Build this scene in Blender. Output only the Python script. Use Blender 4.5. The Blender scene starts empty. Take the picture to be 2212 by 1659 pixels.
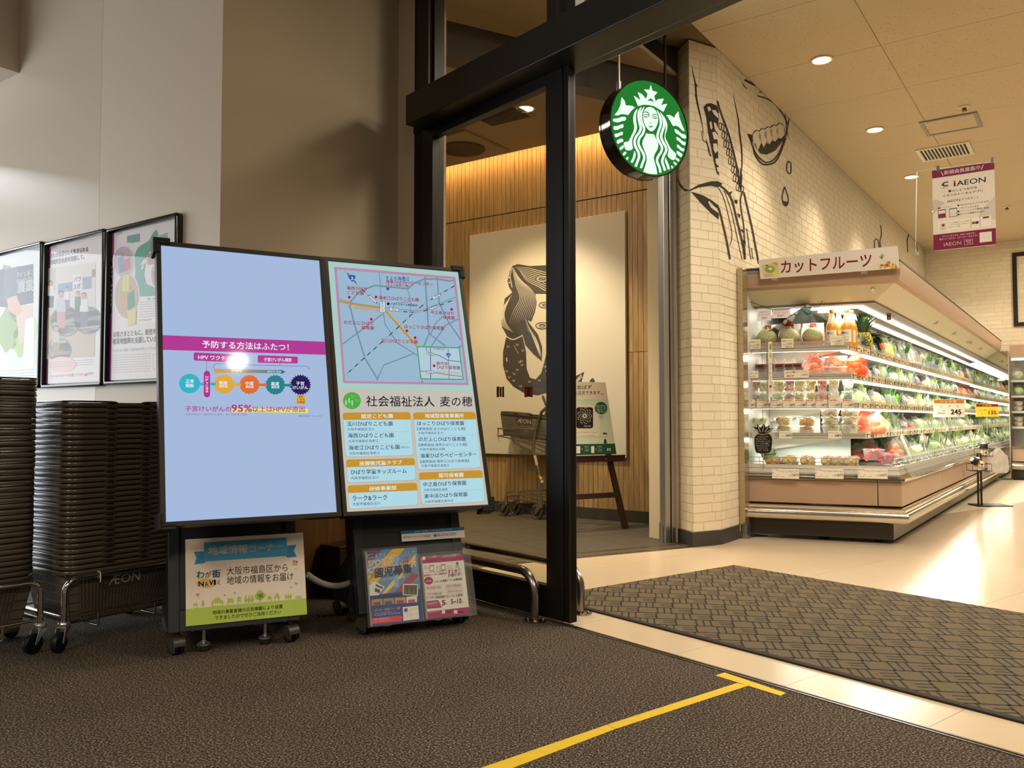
import bpy, bmesh, random
from math import *
from mathutils import Vector as V, Matrix
from mathutils.geometry import tessellate_polygon
random.seed(7)
sc = bpy.context.scene
COL = sc.collection
# ------------------------------------------------------------------ camera
F, CX, CY, HY, H = 1800.0, 1106.0, 829.5, 903.0, 0.87
PIT = atan((HY - CY) / F)
cd = bpy.data.cameras.new('camera'); cam = bpy.data.objects.new('camera', cd); COL.objects.link(cam)
cam.location = (0, 0, H); cam.rotation_euler = (pi/2 + PIT, 0, 0)
cd.sensor_width = 36; cd.lens = F/2212*36; cd.clip_start = .05; cd.clip_end = 100
sc.camera = cam
CAM = V((0, 0, H))
# ------------------------------------------------------------------ world, exposure
w = bpy.data.worlds.new('world'); sc.world = w; w.use_nodes = True
w.node_tree.nodes['Background'].inputs[0].default_value = (.95, .84, .70, 1)
w.node_tree.nodes['Background'].inputs[1].default_value = .16
sc.view_settings.view_transform = 'Standard'; sc.view_settings.look = 'None'
sc.view_settings.gamma = 1; sc.view_settings.use_curve_mapping = False
sc.view_settings.exposure = 0.0
sc.cycles.use_denoising = True
sc.cycles.max_bounces = 8; sc.cycles.diffuse_bounces = 3; sc.cycles.glossy_bounces = 3
sc.cycles.transmission_bounces = 6; sc.cycles.transparent_max_bounces = 14
sc.cycles.caustics_reflective = False; sc.cycles.caustics_refractive = False
sc.cycles.sample_clamp_indirect = 4.0
# ------------------------------------------------------------------ directions measured in the photo
A = V((.7022, 1, 0)).normalized()           # store axis: brick wall, long produce case, ceiling grid
B = V((-A.y, A.x, 0))                       # across the store
T = V((-.7956, 1, 0)).normalized()          # threshold strip, mat
D = V((-.8589, 1, 0)).normalized()          # sliding door
def ray(x, y):
    a = (x-CX)/F; b = -(y-CY)/F
    return V((a, cos(PIT)-b*sin(PIT), sin(PIT)+b*cos(PIT)))
def onz(x, y, z=0):
    d = ray(x, y); return CAM + d*((z-H)/d.z)
def onp(x, y, p, n):
    d = ray(x, y); return CAM + d*((V(p)-CAM).dot(n)/d.dot(n))
def atY(x, y, Y):
    d = ray(x, y); return CAM + d*(Y/d.y)
def meet(p, d, x):                          # point of the plan line p + t d seen in image column x
    k = (x-CX)/F                            # (columns lean under 0.3 deg: ignored)
    t = (k*p.y - p.x)/(d.x - k*d.y); q = p + d*t
    return V((q.x, q.y, 0))
class Fr:                                   # upright frame: x along the front, y away behind it, z up
    def __init__(s, o, xd):
        s.o = V(o); s.x = V((xd[0], xd[1], 0)).normalized(); s.z = V((0, 0, 1)); s.y = s.z.cross(s.x)
        s.M = Matrix(((s.x.x, s.y.x, 0, s.o.x), (s.x.y, s.y.y, 0, s.o.y), (0, 0, 1, s.o.z), (0, 0, 0, 1)))
        s.I = s.M.inverted()
    def w(s, x, y, z=0): return s.M @ V((x, y, z))
    def l(s, p): return s.I @ V(p)
    def px(s, x, y, off=0): return s.l(onp(x, y, s.w(0, off), s.y))
def lamp(kind, name, loc, color, power, **k):
    ld = bpy.data.lights.new(name, kind); o = bpy.data.objects.new(name, ld); COL.objects.link(o)
    ld.color = color; ld.energy = power; o.location = loc
    for a, v in k.items():
        if a == 'aim': o.rotation_euler = (V(v)-V(loc)).to_track_quat('-Z', 'Y').to_euler()
        elif a == 'rot': o.rotation_euler = v
        else: setattr(ld, a, v)
    return o
# ------------------------------------------------------------------ colour and materials
def lin(h):
    h = h.lstrip('#'); r = [int(h[i:i+2], 16)/255 for i in (0, 2, 4)]
    return tuple(c/12.92 if c <= .04045 else ((c+.055)/1.055)**2.4 for c in r)
MATS = {}
def mat(name, col, rough=.5, metal=0., spec=.5, vary=0., vscale=8., bump=0., bscale=60., emit=0., ecol=None,
        trans=0., alpha=1., ior=1.45, rand=0., coat=0., stretch=None, sss=0.):
    if name in MATS: return MATS[name]
    m = bpy.data.materials.new(name); MATS[name] = m; m.use_nodes = True
    nt = m.node_tree; N = nt.nodes; L = nt.links; b = N['Principled BSDF']
    c = lin(col) if isinstance(col, str) else col
    b.inputs['Base Color'].default_value = (*c, 1); b.inputs['Roughness'].default_value = rough
    b.inputs['Metallic'].default_value = metal; b.inputs['Specular IOR Level'].default_value = spec
    b.inputs['IOR'].default_value = ior; b.inputs['Transmission Weight'].default_value = trans
    b.inputs['Alpha'].default_value = alpha; b.inputs['Coat Weight'].default_value = coat
    b.inputs['Coat Roughness'].default_value = .05
    if emit:
        b.inputs['Emission Color'].default_value = (*(lin(ecol) if ecol else c), 1); b.inputs['Emission Strength'].default_value = emit
    src = None
    if vary or bump:
        tc = N.new('ShaderNodeTexCoord'); mp = N.new('ShaderNodeMapping'); L.new(tc.outputs['Object'], mp.inputs[0])
        if stretch: mp.inputs['Scale'].default_value = stretch
        src = mp.outputs[0]
    out = None
    if vary:
        n = N.new('ShaderNodeTexNoise'); n.inputs['Scale'].default_value = vscale; n.inputs['Detail'].default_value = 5
        L.new(src, n.inputs['Vector'])
        mx = N.new('ShaderNodeMix'); mx.data_type = 'RGBA'
        mx.inputs[6].default_value = (*[x*(1-vary) for x in c], 1); mx.inputs[7].default_value = (*[min(1, x*(1+vary)) for x in c], 1)
        L.new(n.outputs[0], mx.inputs[0]); out = mx.outputs[2]
    if rand:
        oi = N.new('ShaderNodeObjectInfo'); mr = N.new('ShaderNodeMapRange')
        mr.inputs[3].default_value = 1-rand; mr.inputs[4].default_value = 1+rand*.6
        L.new(oi.outputs['Random'], mr.inputs[0])
        hs = N.new('ShaderNodeHueSaturation'); L.new(mr.outputs[0], hs.inputs['Value'])
        if out: L.new(out, hs.inputs['Color'])
        else: hs.inputs['Color'].default_value = (*c, 1)
        out = hs.outputs[0]
    if out: L.new(out, b.inputs['Base Color'])
    if bump:
        n = N.new('ShaderNodeTexNoise'); n.inputs['Scale'].default_value = bscale; n.inputs['Detail'].default_value = 3
        L.new(src, n.inputs['Vector'])
        bp = N.new('ShaderNodeBump'); bp.inputs['Strength'].default_value = bump; bp.inputs['Distance'].default_value = .01
        L.new(n.outputs[0], bp.inputs['Height']); L.new(bp.outputs[0], b.inputs['Normal'])
    return m
def film(name, col, alpha, rough=.15):      # thin clear plastic: partly see-through, glossy
    if name in MATS: return MATS[name]
    m = mat(name, col, rough)
    nt = m.node_tree; N = nt.nodes; L = nt.links; b = N['Principled BSDF']; o = N['Material Output']
    tr = N.new('ShaderNodeBsdfTransparent'); mx = N.new('ShaderNodeMixShader'); mx.inputs[0].default_value = alpha
    L.new(tr.outputs[0], mx.inputs[1]); L.new(b.outputs[0], mx.inputs[2]); L.new(mx.outputs[0], o.inputs[0])
    return m
def pane(name, tint, refl=.06):             # flat glazing: tinted, mirrors a little, more at grazing angles
    if name in MATS: return MATS[name]
    m = bpy.data.materials.new(name); MATS[name] = m; m.use_nodes = True
    nt = m.node_tree; N = nt.nodes; L = nt.links; N.remove(N['Principled BSDF']); o = N['Material Output']
    tr = N.new('ShaderNodeBsdfTransparent'); tr.inputs[0].default_value = (*tint, 1)
    gl = N.new('ShaderNodeBsdfGlossy'); gl.inputs['Roughness'].default_value = .02
    lw = N.new('ShaderNodeLayerWeight'); pw = N.new('ShaderNodeMath'); pw.operation = 'POWER'; pw.inputs[1].default_value = 5
    L.new(lw.outputs['Facing'], pw.inputs[0]); fr = N.new('ShaderNodeMapRange'); fr.inputs[3].default_value = refl; fr.inputs[4].default_value = .9
    L.new(pw.outputs[0], fr.inputs[0])
    mx = N.new('ShaderNodeMixShader'); L.new(fr.outputs[0], mx.inputs[0]); L.new(tr.outputs[0], mx.inputs[1]); L.new(gl.outputs[0], mx.inputs[2])
    L.new(mx.outputs[0], o.inputs[0]); return m
def ink(h): return mat('ink '+h, h, .55, spec=.3)
def glow(h, s=1.0, gain=1.0):               # lit screen / backlit print
    return mat('lit %s %.2f' % (h, s), '080808', .06, emit=s, ecol=h, spec=.5)
# ------------------------------------------------------------------ objects
def tag(o, label=None, cat=None, group=None, kind=None):
    if label: o['label'] = label
    if cat: o['category'] = cat
    if group: o['group'] = group
    if kind: o['kind'] = kind
    return o
def thing(name, label, cat, fr, group=None, kind=None):
    o = bpy.data.objects.new(name, None); COL.objects.link(o); o.empty_display_size = .1
    o.matrix_world = fr.M if isinstance(fr, Fr) else Matrix.Translation(V(fr))
    return tag(o, label, cat, group, kind)
def link(name, me, parent=None, M=None):
    o = bpy.data.objects.new(name, me); COL.objects.link(o)
    if parent is not None: o.parent = parent
    if M is not None: o.matrix_local = M
    return o
def dup(root, M, label=None, group=None, skip=()):
    r = root.copy(); COL.objects.link(r); r.matrix_world = M
    if label: r['label'] = label
    if group: r['group'] = group
    for ch in root.children:
        c = ch.copy(); COL.objects.link(c); c.parent = r
        for g in ch.children:
            d = g.copy(); COL.objects.link(d); d.parent = c
    return r
ORDW = 'first second third fourth fifth sixth seventh eighth ninth tenth eleventh twelfth thirteenth fourteenth fifteenth sixteenth seventeenth eighteenth nineteenth twentieth'.split()
ORDW += ['twenty-'+o for o in ORDW[:9]]+['thirtieth']+['thirty-'+o for o in ORDW[:9]]
class MB:
    def __init__(s): s.v = []; s.f = []; s.m = []
    def add(s, vs, fs, m=0):
        k = len(s.v); s.v += [tuple(p) for p in vs]; s.f += [tuple(i+k for i in f) for f in fs]; s.m += [m]*len(fs); return s
    def box(s, x0, x1, y0, y1, z0, z1, m=0, M=None):
        vs = [V((x, y, z)) for z in (z0, z1) for y in (y0, y1) for x in (x0, x1)]
        if M: vs = [M @ p for p in vs]
        return s.add(vs, [(0, 2, 3, 1), (4, 5, 7, 6), (0, 1, 5, 4), (2, 6, 7, 3), (0, 4, 6, 2), (1, 3, 7, 5)], m)
    def prism(s, pts, ext, m=0):            # planar polygon (3D points) pushed along ext
        n = len(pts); P = [V(p) for p in pts]; e = V(ext)
        return s.add(P+[p+e for p in P], [tuple(range(n))[::-1], tuple(range(n, 2*n))]+[(i, (i+1) % n, n+(i+1) % n, n+i) for i in range(n)], m)
    def quad(s, a, b, c, d, m=0): return s.add([a, b, c, d], [(0, 1, 2, 3)], m)
    def tube(s, pts, r, n=8, m=0, caps=True, closed=False):
        P = [V(p) for p in pts]; L = len(P); rings = []; up = None
        for i, p in enumerate(P):
            a = P[i-1] if (i or closed) else P[0]; b = P[(i+1) % L] if (i < L-1 or closed) else P[-1]
            d = (b-a).normalized()
            if up is None or abs(up.dot(d)) > .99: up = V((0, 0, 1)) if abs(d.z) < .9 else V((1, 0, 0))
            x = d.cross(up).normalized(); up = x.cross(d).normalized()
            rr = r[i] if isinstance(r, (list, tuple)) else r
            rings.append([p + x*cos(2*pi*k/n)*rr + up*sin(2*pi*k/n)*rr for k in range(n)])
        vs = [q for R in rings for q in R]; fs = []
        for i in range(L if closed else L-1):
            j = (i+1) % L
            fs += [(i*n+k, j*n+k, j*n+(k+1) % n, i*n+(k+1) % n) for k in range(n)]
        if caps and not closed: fs += [tuple(range(n)), tuple(range((L-1)*n, L*n))[::-1]]
        return s.add(vs, fs, m)
    def cyl(s, a, b, r, n=16, m=0, r2=None): return s.tube([a, b], [r, r if r2 is None else r2], n, m)
    def lathe(s, prof, n=20, m=0, M=None, sx=1, sy=1):
        vs = []; fs = []
        for r, z in prof: vs += [V((r*cos(2*pi*k/n)*sx, r*sin(2*pi*k/n)*sy, z)) for k in range(n)]
        for i in range(len(prof)-1): fs += [(i*n+k, i*n+(k+1) % n, (i+1)*n+(k+1) % n, (i+1)*n+k) for k in range(n)]
        if prof[0][0] > 1e-5: fs.append(tuple(range(n))[::-1])
        if prof[-1][0] > 1e-5: fs.append(tuple(range((len(prof)-1)*n, len(prof)*n)))
        if M: vs = [M @ p for p in vs]
        return s.add(vs, fs, m)
    def ball(s, c, rx, ry=None, rz=None, n=14, k=9, m=0, wob=0, M=None):
        ry = ry or rx; rz = rz or rx; vs = []; fs = []
        for i in range(k+1):
            th = pi*i/k
            for j in range(n):
                ph = 2*pi*j/n; q = 1+wob*sin(3*ph+5*th)*sin(th)
                p = V((rx*sin(th)*cos(ph)*q, ry*sin(th)*sin(ph)*q, rz*cos(th)))
                vs.append((M @ p if M else p)+V(c))
        for i in range(k): fs += [(i*n+j, (i+1)*n+j, (i+1)*n+(j+1) % n, i*n+(j+1) % n) for j in range(n)]
        return s.add(vs, fs, m)
    def sweep(s, path, prof, m=0, closed_prof=True, ends=True, closed=False):   # plan path, profile = (outward to the right, z)
        P = [V((p[0], p[1])) for p in path]; L = len(P); rings = []
        for i in range(L):
            ns = []
            if i or closed: e = (P[i]-P[i-1]).normalized(); ns.append(V((e.y, -e.x)))
            if i < L-1 or closed: e = (P[(i+1) % L]-P[i]).normalized(); ns.append(V((e.y, -e.x)))
            n = sum(ns, V((0, 0)))
            n = n/ (n.dot(ns[0])) if len(ns) == 2 else ns[0]
            rings.append([(P[i].x+n.x*o, P[i].y+n.y*o, z) for o, z in prof])
        n = len(prof); fs = []
        for i in range(L if closed else L-1):
            j = (i+1) % L
            fs += [(i*n+k, j*n+k, j*n+(k+1) % n, i*n+(k+1) % n) for k in range(n if closed_prof else n-1)]
        if ends and closed_prof and not closed: fs += [tuple(range(n)), tuple(range((L-1)*n, L*n))[::-1]]
        return s.add([q for R in rings for q in R], fs, m)
    def build(s, name, mats, parent=None, smooth=None, bevel=0, M=None, bake=None):
        me = bpy.data.meshes.new(name)
        vs = s.v if bake is None else [tuple(bake @ V(p)) for p in s.v]
        me.from_pydata(vs, [], s.f)
        for m in (mats if isinstance(mats, (list, tuple)) else [mats]): me.materials.append(m)
        me.polygons.foreach_set('material_index', s.m)
        bm = bmesh.new(); bm.from_mesh(me); bmesh.ops.recalc_face_normals(bm, faces=bm.faces); bm.to_mesh(me); bm.free()
        if smooth is not None:
            me.polygons.foreach_set('use_smooth', [True]*len(me.polygons)); me.set_sharp_from_angle(angle=radians(smooth))
        me.update()
        o = link(name, me, parent, M)
        if bevel:
            b = o.modifiers.new('bevel', 'BEVEL'); b.width = bevel; b.segments = 2; b.limit_method = 'ANGLE'
        return o
def rrpath(x0, x1, y0, y1, r, n=5):         # rounded rectangle, counter-clockwise
    pts = []
    for cx, cy, a in ((x1-r, y0+r, -90), (x1-r, y1-r, 0), (x0+r, y1-r, 90), (x0+r, y0+r, 180)):
        pts += [(cx+r*cos(radians(a+90*i/n)), cy+r*sin(radians(a+90*i/n))) for i in range(n+1)]
    return pts
def clip_half(poly, n, c):                  # keep p.n <= c
    out = []
    for i in range(len(poly)):
        a, b = poly[i-1], poly[i]; da, db = a[0]*n[0]+a[1]*n[1]-c, b[0]*n[0]+b[1]*n[1]-c
        if (da <= 0) != (db <= 0):
            t = da/(da-db); out.append((a[0]+(b[0]-a[0])*t, a[1]+(b[1]-a[1])*t))
        if db <= 0: out.append(tuple(b[:2]))
    return out
def clip_convex(poly, conv):
    n = len(conv); ar = sum(conv[i-1][0]*conv[i][1]-conv[i][0]*conv[i-1][1] for i in range(n))
    for i in range(n):
        a, b = conv[i-1], conv[i]; nn = (b[1]-a[1], -(b[0]-a[0]))
        if ar < 0: nn = (-nn[0], -nn[1])
        poly = clip_half(poly, nn, a[0]*nn[0]+a[1]*nn[1])
        if len(poly) < 3: return []
    return poly
# ------------------------------------------------------------------ flat print: text, rectangles, strokes laid on a panel
GLY = {}
def glyphs(t, bold):
    if (t, bold) not in GLY:
        c = bpy.data.curves.new('t', 'FONT'); c.body = t; c.resolution_u = 2; c.offset = bold
        o = bpy.data.objects.new('t', c); me = bpy.data.meshes.new_from_object(o)
        vs = [(v.co.x, v.co.y) for v in me.vertices]; fs = [tuple(p.vertices) for p in me.polygons]
        bpy.data.objects.remove(o); bpy.data.curves.remove(c); bpy.data.meshes.remove(me)
        xs = [v[0] for v in vs] or [0]; ys = [v[1] for v in vs] or [0]
        GLY[t, bold] = (vs, fs, min(xs), max(xs), min(ys), max(ys))
    return GLY[t, bold]
class Pr:
    def __init__(s, O, U, Vd, N, world=None, conv=None, step=.0003):
        s.O, s.U, s.V, s.N, s.W, s.step = V(O), V(U), V(Vd), V(N), world, step
        s.b = MB(); s.mats = []; s.conv = conv or (lambda x, y: (x, y))
        if world is not None:
            s.I = world.inverted(); s.wO = world @ s.O; s.wN = (world.to_3x3() @ s.N)
    def uv(s, x, y):                        # photo pixel -> panel coordinates
        x, y = s.conv(x, y); p = s.I @ onp(x, y, s.wO, s.wN) - s.O
        return (p.dot(s.U), p.dot(s.V))
    def mi(s, m):
        if isinstance(m, str): m = ink(m)
        if m not in s.mats: s.mats.append(m)
        return s.mats.index(m)
    def p3(s, uv, l): return s.O + s.U*uv[0] + s.V*uv[1] + s.N*(.0004 + s.step*l)
    def pts(s, P, px): return [s.uv(*p) for p in P] if px else [tuple(p) for p in P]
    def poly(s, P, m, l=0, px=True):
        P = s.pts(P, px)
        if len(P) < 3: return
        tr = tessellate_polygon([[V((p[0], p[1], 0)) for p in P]]) if len(P) > 4 else [tuple(range(len(P)))]
        s.b.add([s.p3(p, l) for p in P], [tuple(t) for t in tr], s.mi(m))
    def rect(s, x0, y0, x1, y1, m, l=0, px=True): s.poly([(x0, y0), (x1, y0), (x1, y1), (x0, y1)], m, l, px)
    def rrect(s, x0, y0, x1, y1, r, m, l=0, px=True): s.poly(rrpath(min(x0, x1), max(x0, x1), min(y0, y1), max(y0, y1), r, 4), m, l, px)
    def circ(s, x, y, r, m, l=0, px=True, ry=None, n=24, wav=0, k=0):
        s.poly([(x+r*(1+wav*cos(k*2*pi*i/n))*cos(2*pi*i/n), y+(ry or r)*(1+wav*cos(k*2*pi*i/n))*sin(2*pi*i/n)) for i in range(n)], m, l, px)
    def stroke(s, P, wd, m, l=0, px=True, dash=None, taper=False):
        P = [V((p[0], p[1])) for p in P]
        if dash:
            for i in range(len(P)-1):
                d = P[i+1]-P[i]; n = max(1, int(d.length/dash))
                for k in range(0, n, 2): s.stroke([P[i]+d*(k/n), P[i]+d*(min(n, k+1)/n)], wd, m, l, px)
            return
        Lf = []; R = []; n = len(P)
        for i, p in enumerate(P):
            a = P[max(0, i-1)]; b = P[min(n-1, i+1)]; d = (b-a)
            if d.length < 1e-9: continue
            d.normalize(); h = (wd[i] if isinstance(wd, (list, tuple)) else wd)/2
            if taper: h *= max(.08, sin(pi*i/(n-1)))
            nn = V((-d.y, d.x))*h; Lf.append(p+nn); R.append(p-nn)
        Lf = s.pts([tuple(q) for q in Lf], px); R = s.pts([tuple(q) for q in R], px)
        vs = [s.p3(q, l) for pr in zip(Lf, R) for q in pr]
        s.b.add(vs, [(2*i, 2*i+1, 2*i+3, 2*i+2) for i in range(len(Lf)-1)], s.mi(m))
    def text(s, t, x0, y0, x1, y1, h, m, l=1, bold=0, px=True):   # ink box: bottom-left, bottom-right, height
        vs, fs, a0, a1, b0, b1 = glyphs(t, 0)
        if not fs: return
        bl, br = s.pts([(x0, y0), (x1, y1)], px)
        tl = s.pts([(x0, y0-h)], px)[0] if px else (bl[0], bl[1]+h)
        bl, br, tl = V(bl), V(br), V(tl); e = (br-bl)/max(1e-6, a1-a0); f = (tl-bl)/max(1e-6, b1-b0)
        for ax, ay in ((0, 0),) if not bold else ((-bold, -bold), (bold, -bold), (-bold, bold), (bold, bold)):
            s.b.add([s.p3(tuple(bl+e*(x-a0+ax)+f*(y-b0+ay)), l) for x, y in vs], fs, s.mi(m))
    def build(s, name, parent, label=None):
        o = s.b.build(name, s.mats, parent)
        if label: o['label'] = label
        return o
def upright(fr, y=0, conv=None, step=.0003): return Pr((0, y, 0), (1, 0, 0), (0, 0, 1), (0, -1, 0), fr.M, conv, step)
def crop(ox, oy, k): return lambda x, y: (ox+x/k, oy+y/k)
# ------------------------------------------------------------------ big lights
DAY = (.86, .93, 1.0); WARM = (1.0, .86, .67); NEUT = (1.0, .93, .82)
OW = onz(1559, 1176); OW.z = 0              # brick wall corner nearest the entrance
WF = Fr(OW, A)                              # wall frame: x along the store, -y out from the brick wall
ZC = 3.48                                   # store ceiling
# daylight outside the glazed entrance at the left of the vestibule
lamp('AREA', 'daylight', (-6.6, 4.0, 1.25), DAY, 200, shape='RECTANGLE', size=2.5, size_y=5.2, rot=(0, radians(-90), 0))
lamp('AREA', 'sky over the street', (-9.6, 4.6, 4.5), DAY, 1000, shape='RECTANGLE', size=.35, size_y=4.5, rot=(0, radians(-90+18), 0))
# unseen fill lamps added above and behind the camera to brighten the vestibule
VEST = (1.0, .84, .65)
lamp('AREA', 'vestibule fill light', (-3.2, -1.6, 3.68), VEST, 150, shape='DISK', size=1.4, rot=(0, 0, 0))
lamp('AREA', 'vestibule fill light', (.7, -2.0, 3.68), VEST, 95, shape='DISK', size=1.4, rot=(0, 0, 0))
# general light of the sales floor beyond the frame (more downlights like the ones in view)
for s_, q_ in ((1.2, 3.4), (4.6, 3.2), (7.2, 2.6), (-1.6, 2.6)):
    lamp('AREA', 'sales floor lights', WF.w(s_, -q_, ZC-.05), WARM, 82, shape='DISK', size=1.2, rot=(0, 0, 0))
lamp('AREA', 'entrance fill light', WF.w(-1.5, -1.3, ZC-.05), NEUT, 34, shape='DISK', size=.5, rot=(0, 0, 0))  # unseen lamp added to brighten the return panel, pier and floor
# ------------------------------------------------------------------ materials of the room
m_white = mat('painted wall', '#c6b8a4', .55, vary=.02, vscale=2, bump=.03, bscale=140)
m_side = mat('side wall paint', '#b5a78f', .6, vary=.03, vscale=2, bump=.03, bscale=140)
m_brick = mat('cream brick face', '#dccfb4', .7, vary=.035, vscale=9, bump=.04, bscale=40, rand=.05)
m_mortar = mat('cream mortar', '#cfc1a4', .8)
m_black = mat('black anodised aluminium', '#15120f', .38, spec=.4, vary=.1)
m_blackg = mat('black rubber', '#0b0a09', .6)
m_steel = mat('brushed steel', '#d0d0d0', .34, 1, bump=.02, bscale=30, stretch=(1, 1, .02))
m_chrome = mat('chrome', '#d6d2ca', .09, 1)
m_base = mat('dark grey vinyl baseboard', '#3a3731', .5)
m_glass = pane('entrance glass', (.88, .86, .80), .025)
m_tile = mat('cream vinyl tile', '#cdb99c', .2, spec=.5, vary=.05, vscale=3.2, bump=.004, bscale=5, rand=.03)
m_alu = mat('aluminium trim', '#8d8a86', .3, 1)
def carpet_mat():
    m = mat('speckled carpet', '#2e2820', .95, spec=.1); nt = m.node_tree; N = nt.nodes; L = nt.links; b = N['Principled BSDF']
    tc = N.new('ShaderNodeTexCoord')
    n1 = N.new('ShaderNodeTexNoise'); n1.inputs['Scale'].default_value = 170; n1.inputs['Detail'].default_value = 3
    n2 = N.new('ShaderNodeTexNoise'); n2.inputs['Scale'].default_value = 3; n2.inputs['Detail'].default_value = 4
    cr = N.new('ShaderNodeValToRGB'); e = cr.color_ramp.elements
    e[0].position = .36; e[0].color = (*lin('#2a231c'), 1); e[1].position = .68; e[1].color = (*lin('#a69783'), 1)
    k = e.new(.52); k.color = (*lin('#544a41'), 1)
    mx = N.new('ShaderNodeMix'); mx.data_type = 'RGBA'; mx.blend_type = 'MULTIPLY'; mx.inputs[0].default_value = .35
    bp = N.new('ShaderNodeBump'); bp.inputs['Strength'].default_value = .6; bp.inputs['Distance'].default_value = .006
    for n in (n1, n2): L.new(tc.outputs['Object'], n.inputs['Vector'])
    L.new(n1.outputs[0], cr.inputs[0]); L.new(cr.outputs[0], mx.inputs[6]); L.new(n2.outputs[0], mx.inputs[7])
    L.new(mx.outputs[2], b.inputs['Base Color']); L.new(n1.outputs[0], bp.inputs['Height']); L.new(bp.outputs[0], b.inputs['Normal'])
    return m
m_carpet = carpet_mat()
def wood_mat(name, c1, c2, rough=.45):
    m = mat(name, c1, rough); nt = m.node_tree; N = nt.nodes; L = nt.links; b = N['Principled BSDF']
    tc = N.new('ShaderNodeTexCoord'); mp = N.new('ShaderNodeMapping'); mp.inputs['Scale'].default_value = (9, 9, .55)
    oi = N.new('ShaderNodeObjectInfo'); ad = N.new('ShaderNodeVectorMath'); ad.operation = 'ADD'
    n = N.new('ShaderNodeTexNoise'); n.inputs['Scale'].default_value = 7; n.inputs['Detail'].default_value = 6; n.inputs['Distortion'].default_value = .5
    cr = N.new('ShaderNodeValToRGB'); e = cr.color_ramp.elements
    e[0].position = .35; e[0].color = (*lin(c2), 1); e[1].position = .65; e[1].color = (*lin(c1), 1)
    L.new(tc.outputs['Object'], mp.inputs[0]); L.new(mp.outputs[0], ad.inputs[0]); L.new(oi.outputs['Random'], ad.inputs[1])
    L.new(ad.outputs[0], n.inputs['Vector']); L.new(n.outputs[0], cr.inputs[0]); L.new(cr.outputs[0], b.inputs['Base Color'])
    return m
m_oak = wood_mat('oak slat', '#b59768', '#967850'); m_oakd = mat('oak groove', '#3c2913', .7)
m_panelwood = wood_mat('brown wood panel', '#7a4d22', '#64401c')
m_espresso = wood_mat('dark stained wood', '#3a201a', '#2a1613', .4)
def struct(mb, name, m, fr=None, **k):
    o = mb.build(name, m, None, **k)
    if fr is not None: o.matrix_world = fr.M
    o['kind'] = 'structure'; return o
def shell(name, fr=None):
    o = bpy.data.objects.new(name, None); COL.objects.link(o); o['kind'] = 'structure'
    if fr is not None: o.matrix_world = fr.M
    return o
# ------------------------------------------------------------------ floors
t0 = onz(1233.5, 1353.5)                    # front edge of the threshold strip
m0 = onz(1278, 1319)                        # front edge of the entrance mat
TF = Fr(t0, -T)                             # along the strip to the right, y into the store
wm = TF.l(m0).y
c = [TF.w(-9, 0), TF.w(6, 0), TF.w(6, -7), TF.w(-9, -7)]
struct(MB().prism([(p.x, p.y, -.05) for p in c], (0, 0, .05)), 'floor', m_carpet)
# cream tiles of the sales floor: one object per tile in the part that shows
sf = shell('floor', TF)
sub = MB().box(-7, 7, .02, 14, -.05, -.004); sub.build('subfloor', m_mortar, sf)
TW = .9
tm = MB().box(0, TW-.0015, 0, TW-.0015, -.004, 0).build('tile', m_tile, sf, M=Matrix.Translation((0, wm, 0)))
cafe_s = onz(1240, 1207); cafe_e = onz(1490, 1183.5)
SF = Fr(cafe_s, cafe_e-cafe_s)              # cafe front line: x along the opening, y into the cafe
for i in range(-4, 8):
    for j in range(0, 13):
        p = TF.w((i+.5)*TW, wm+(j+.5)*TW)
        k = (p.x)/max(.1, p.y)
        if (i, j) == (0, 0) or k > .85 or SF.l(p).y > .75 or p.y < 1: continue
        link('tile', tm.data, sf, Matrix.Translation((i*TW, wm+j*TW, 0)))
xs = [TF.l(onz(x, y)).x for x, y in ((1232, 1353), (1475, 1410), (1717, 1475), (2030, 1560), (2400, 1660), (2900, 1800))]
ts = shell('floor', TF)
xs = [-3.2, -1.6]+xs
for a, b in zip(xs, xs[1:]):
    MB().box(a, b-.0015, .012, wm-.004, -.004, .0005).build('threshold_tile', m_tile, ts)
MB().box(-3.2, 6, -.012, -.004, -.01, .003).box(-3.2, 6, .002, .011, -.01, .004).box(-3.2, 6, -.004, .002, -.02, -.008, 1).build('metal_strip', [m_alu, m_blackg], ts)
# cafe floor: dark grey tiles, metal sill
m_cafe = mat('grey stone tile', '#454037', .55, vary=.08, vscale=4, rand=.06)
cf = shell('floor', SF)
ct = None
for i in range(-7, 3):
    for j in range(0, 9):
        M = Matrix.Translation((i*.6, .17+j*.6, 0))
        if SF.w(i*.6+.3, .17+j*.6+.3).y > 9.2: continue
        if ct is None: ct = MB().box(0, .596, 0, .596, -.004, .003).build('tile', m_cafe, cf, M=M)
        else: link('tile', ct.data, cf, M)
MB().box(-4.5, 1.8, .17, 6, -.01, -.001).build('grout', mat('dark grout', '#2e2a23', .8), cf)
sill = MB().box(-4.4, 1.14, 0, .03, -.004, .004).box(-4.4, 1.14, .14, .165, -.004, .004).box(-4.4, 1.14, .03, .14, -.004, .002, 1)
for k in range(138): sill.box(-4.4+k*.04, -4.4+k*.04+.024, .035, .135, .002, .0035, 1)
sill.build('metal_sill', [m_alu, mat('ribbed sill metal', '#7a705e', .45, .8)], cf)
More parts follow.
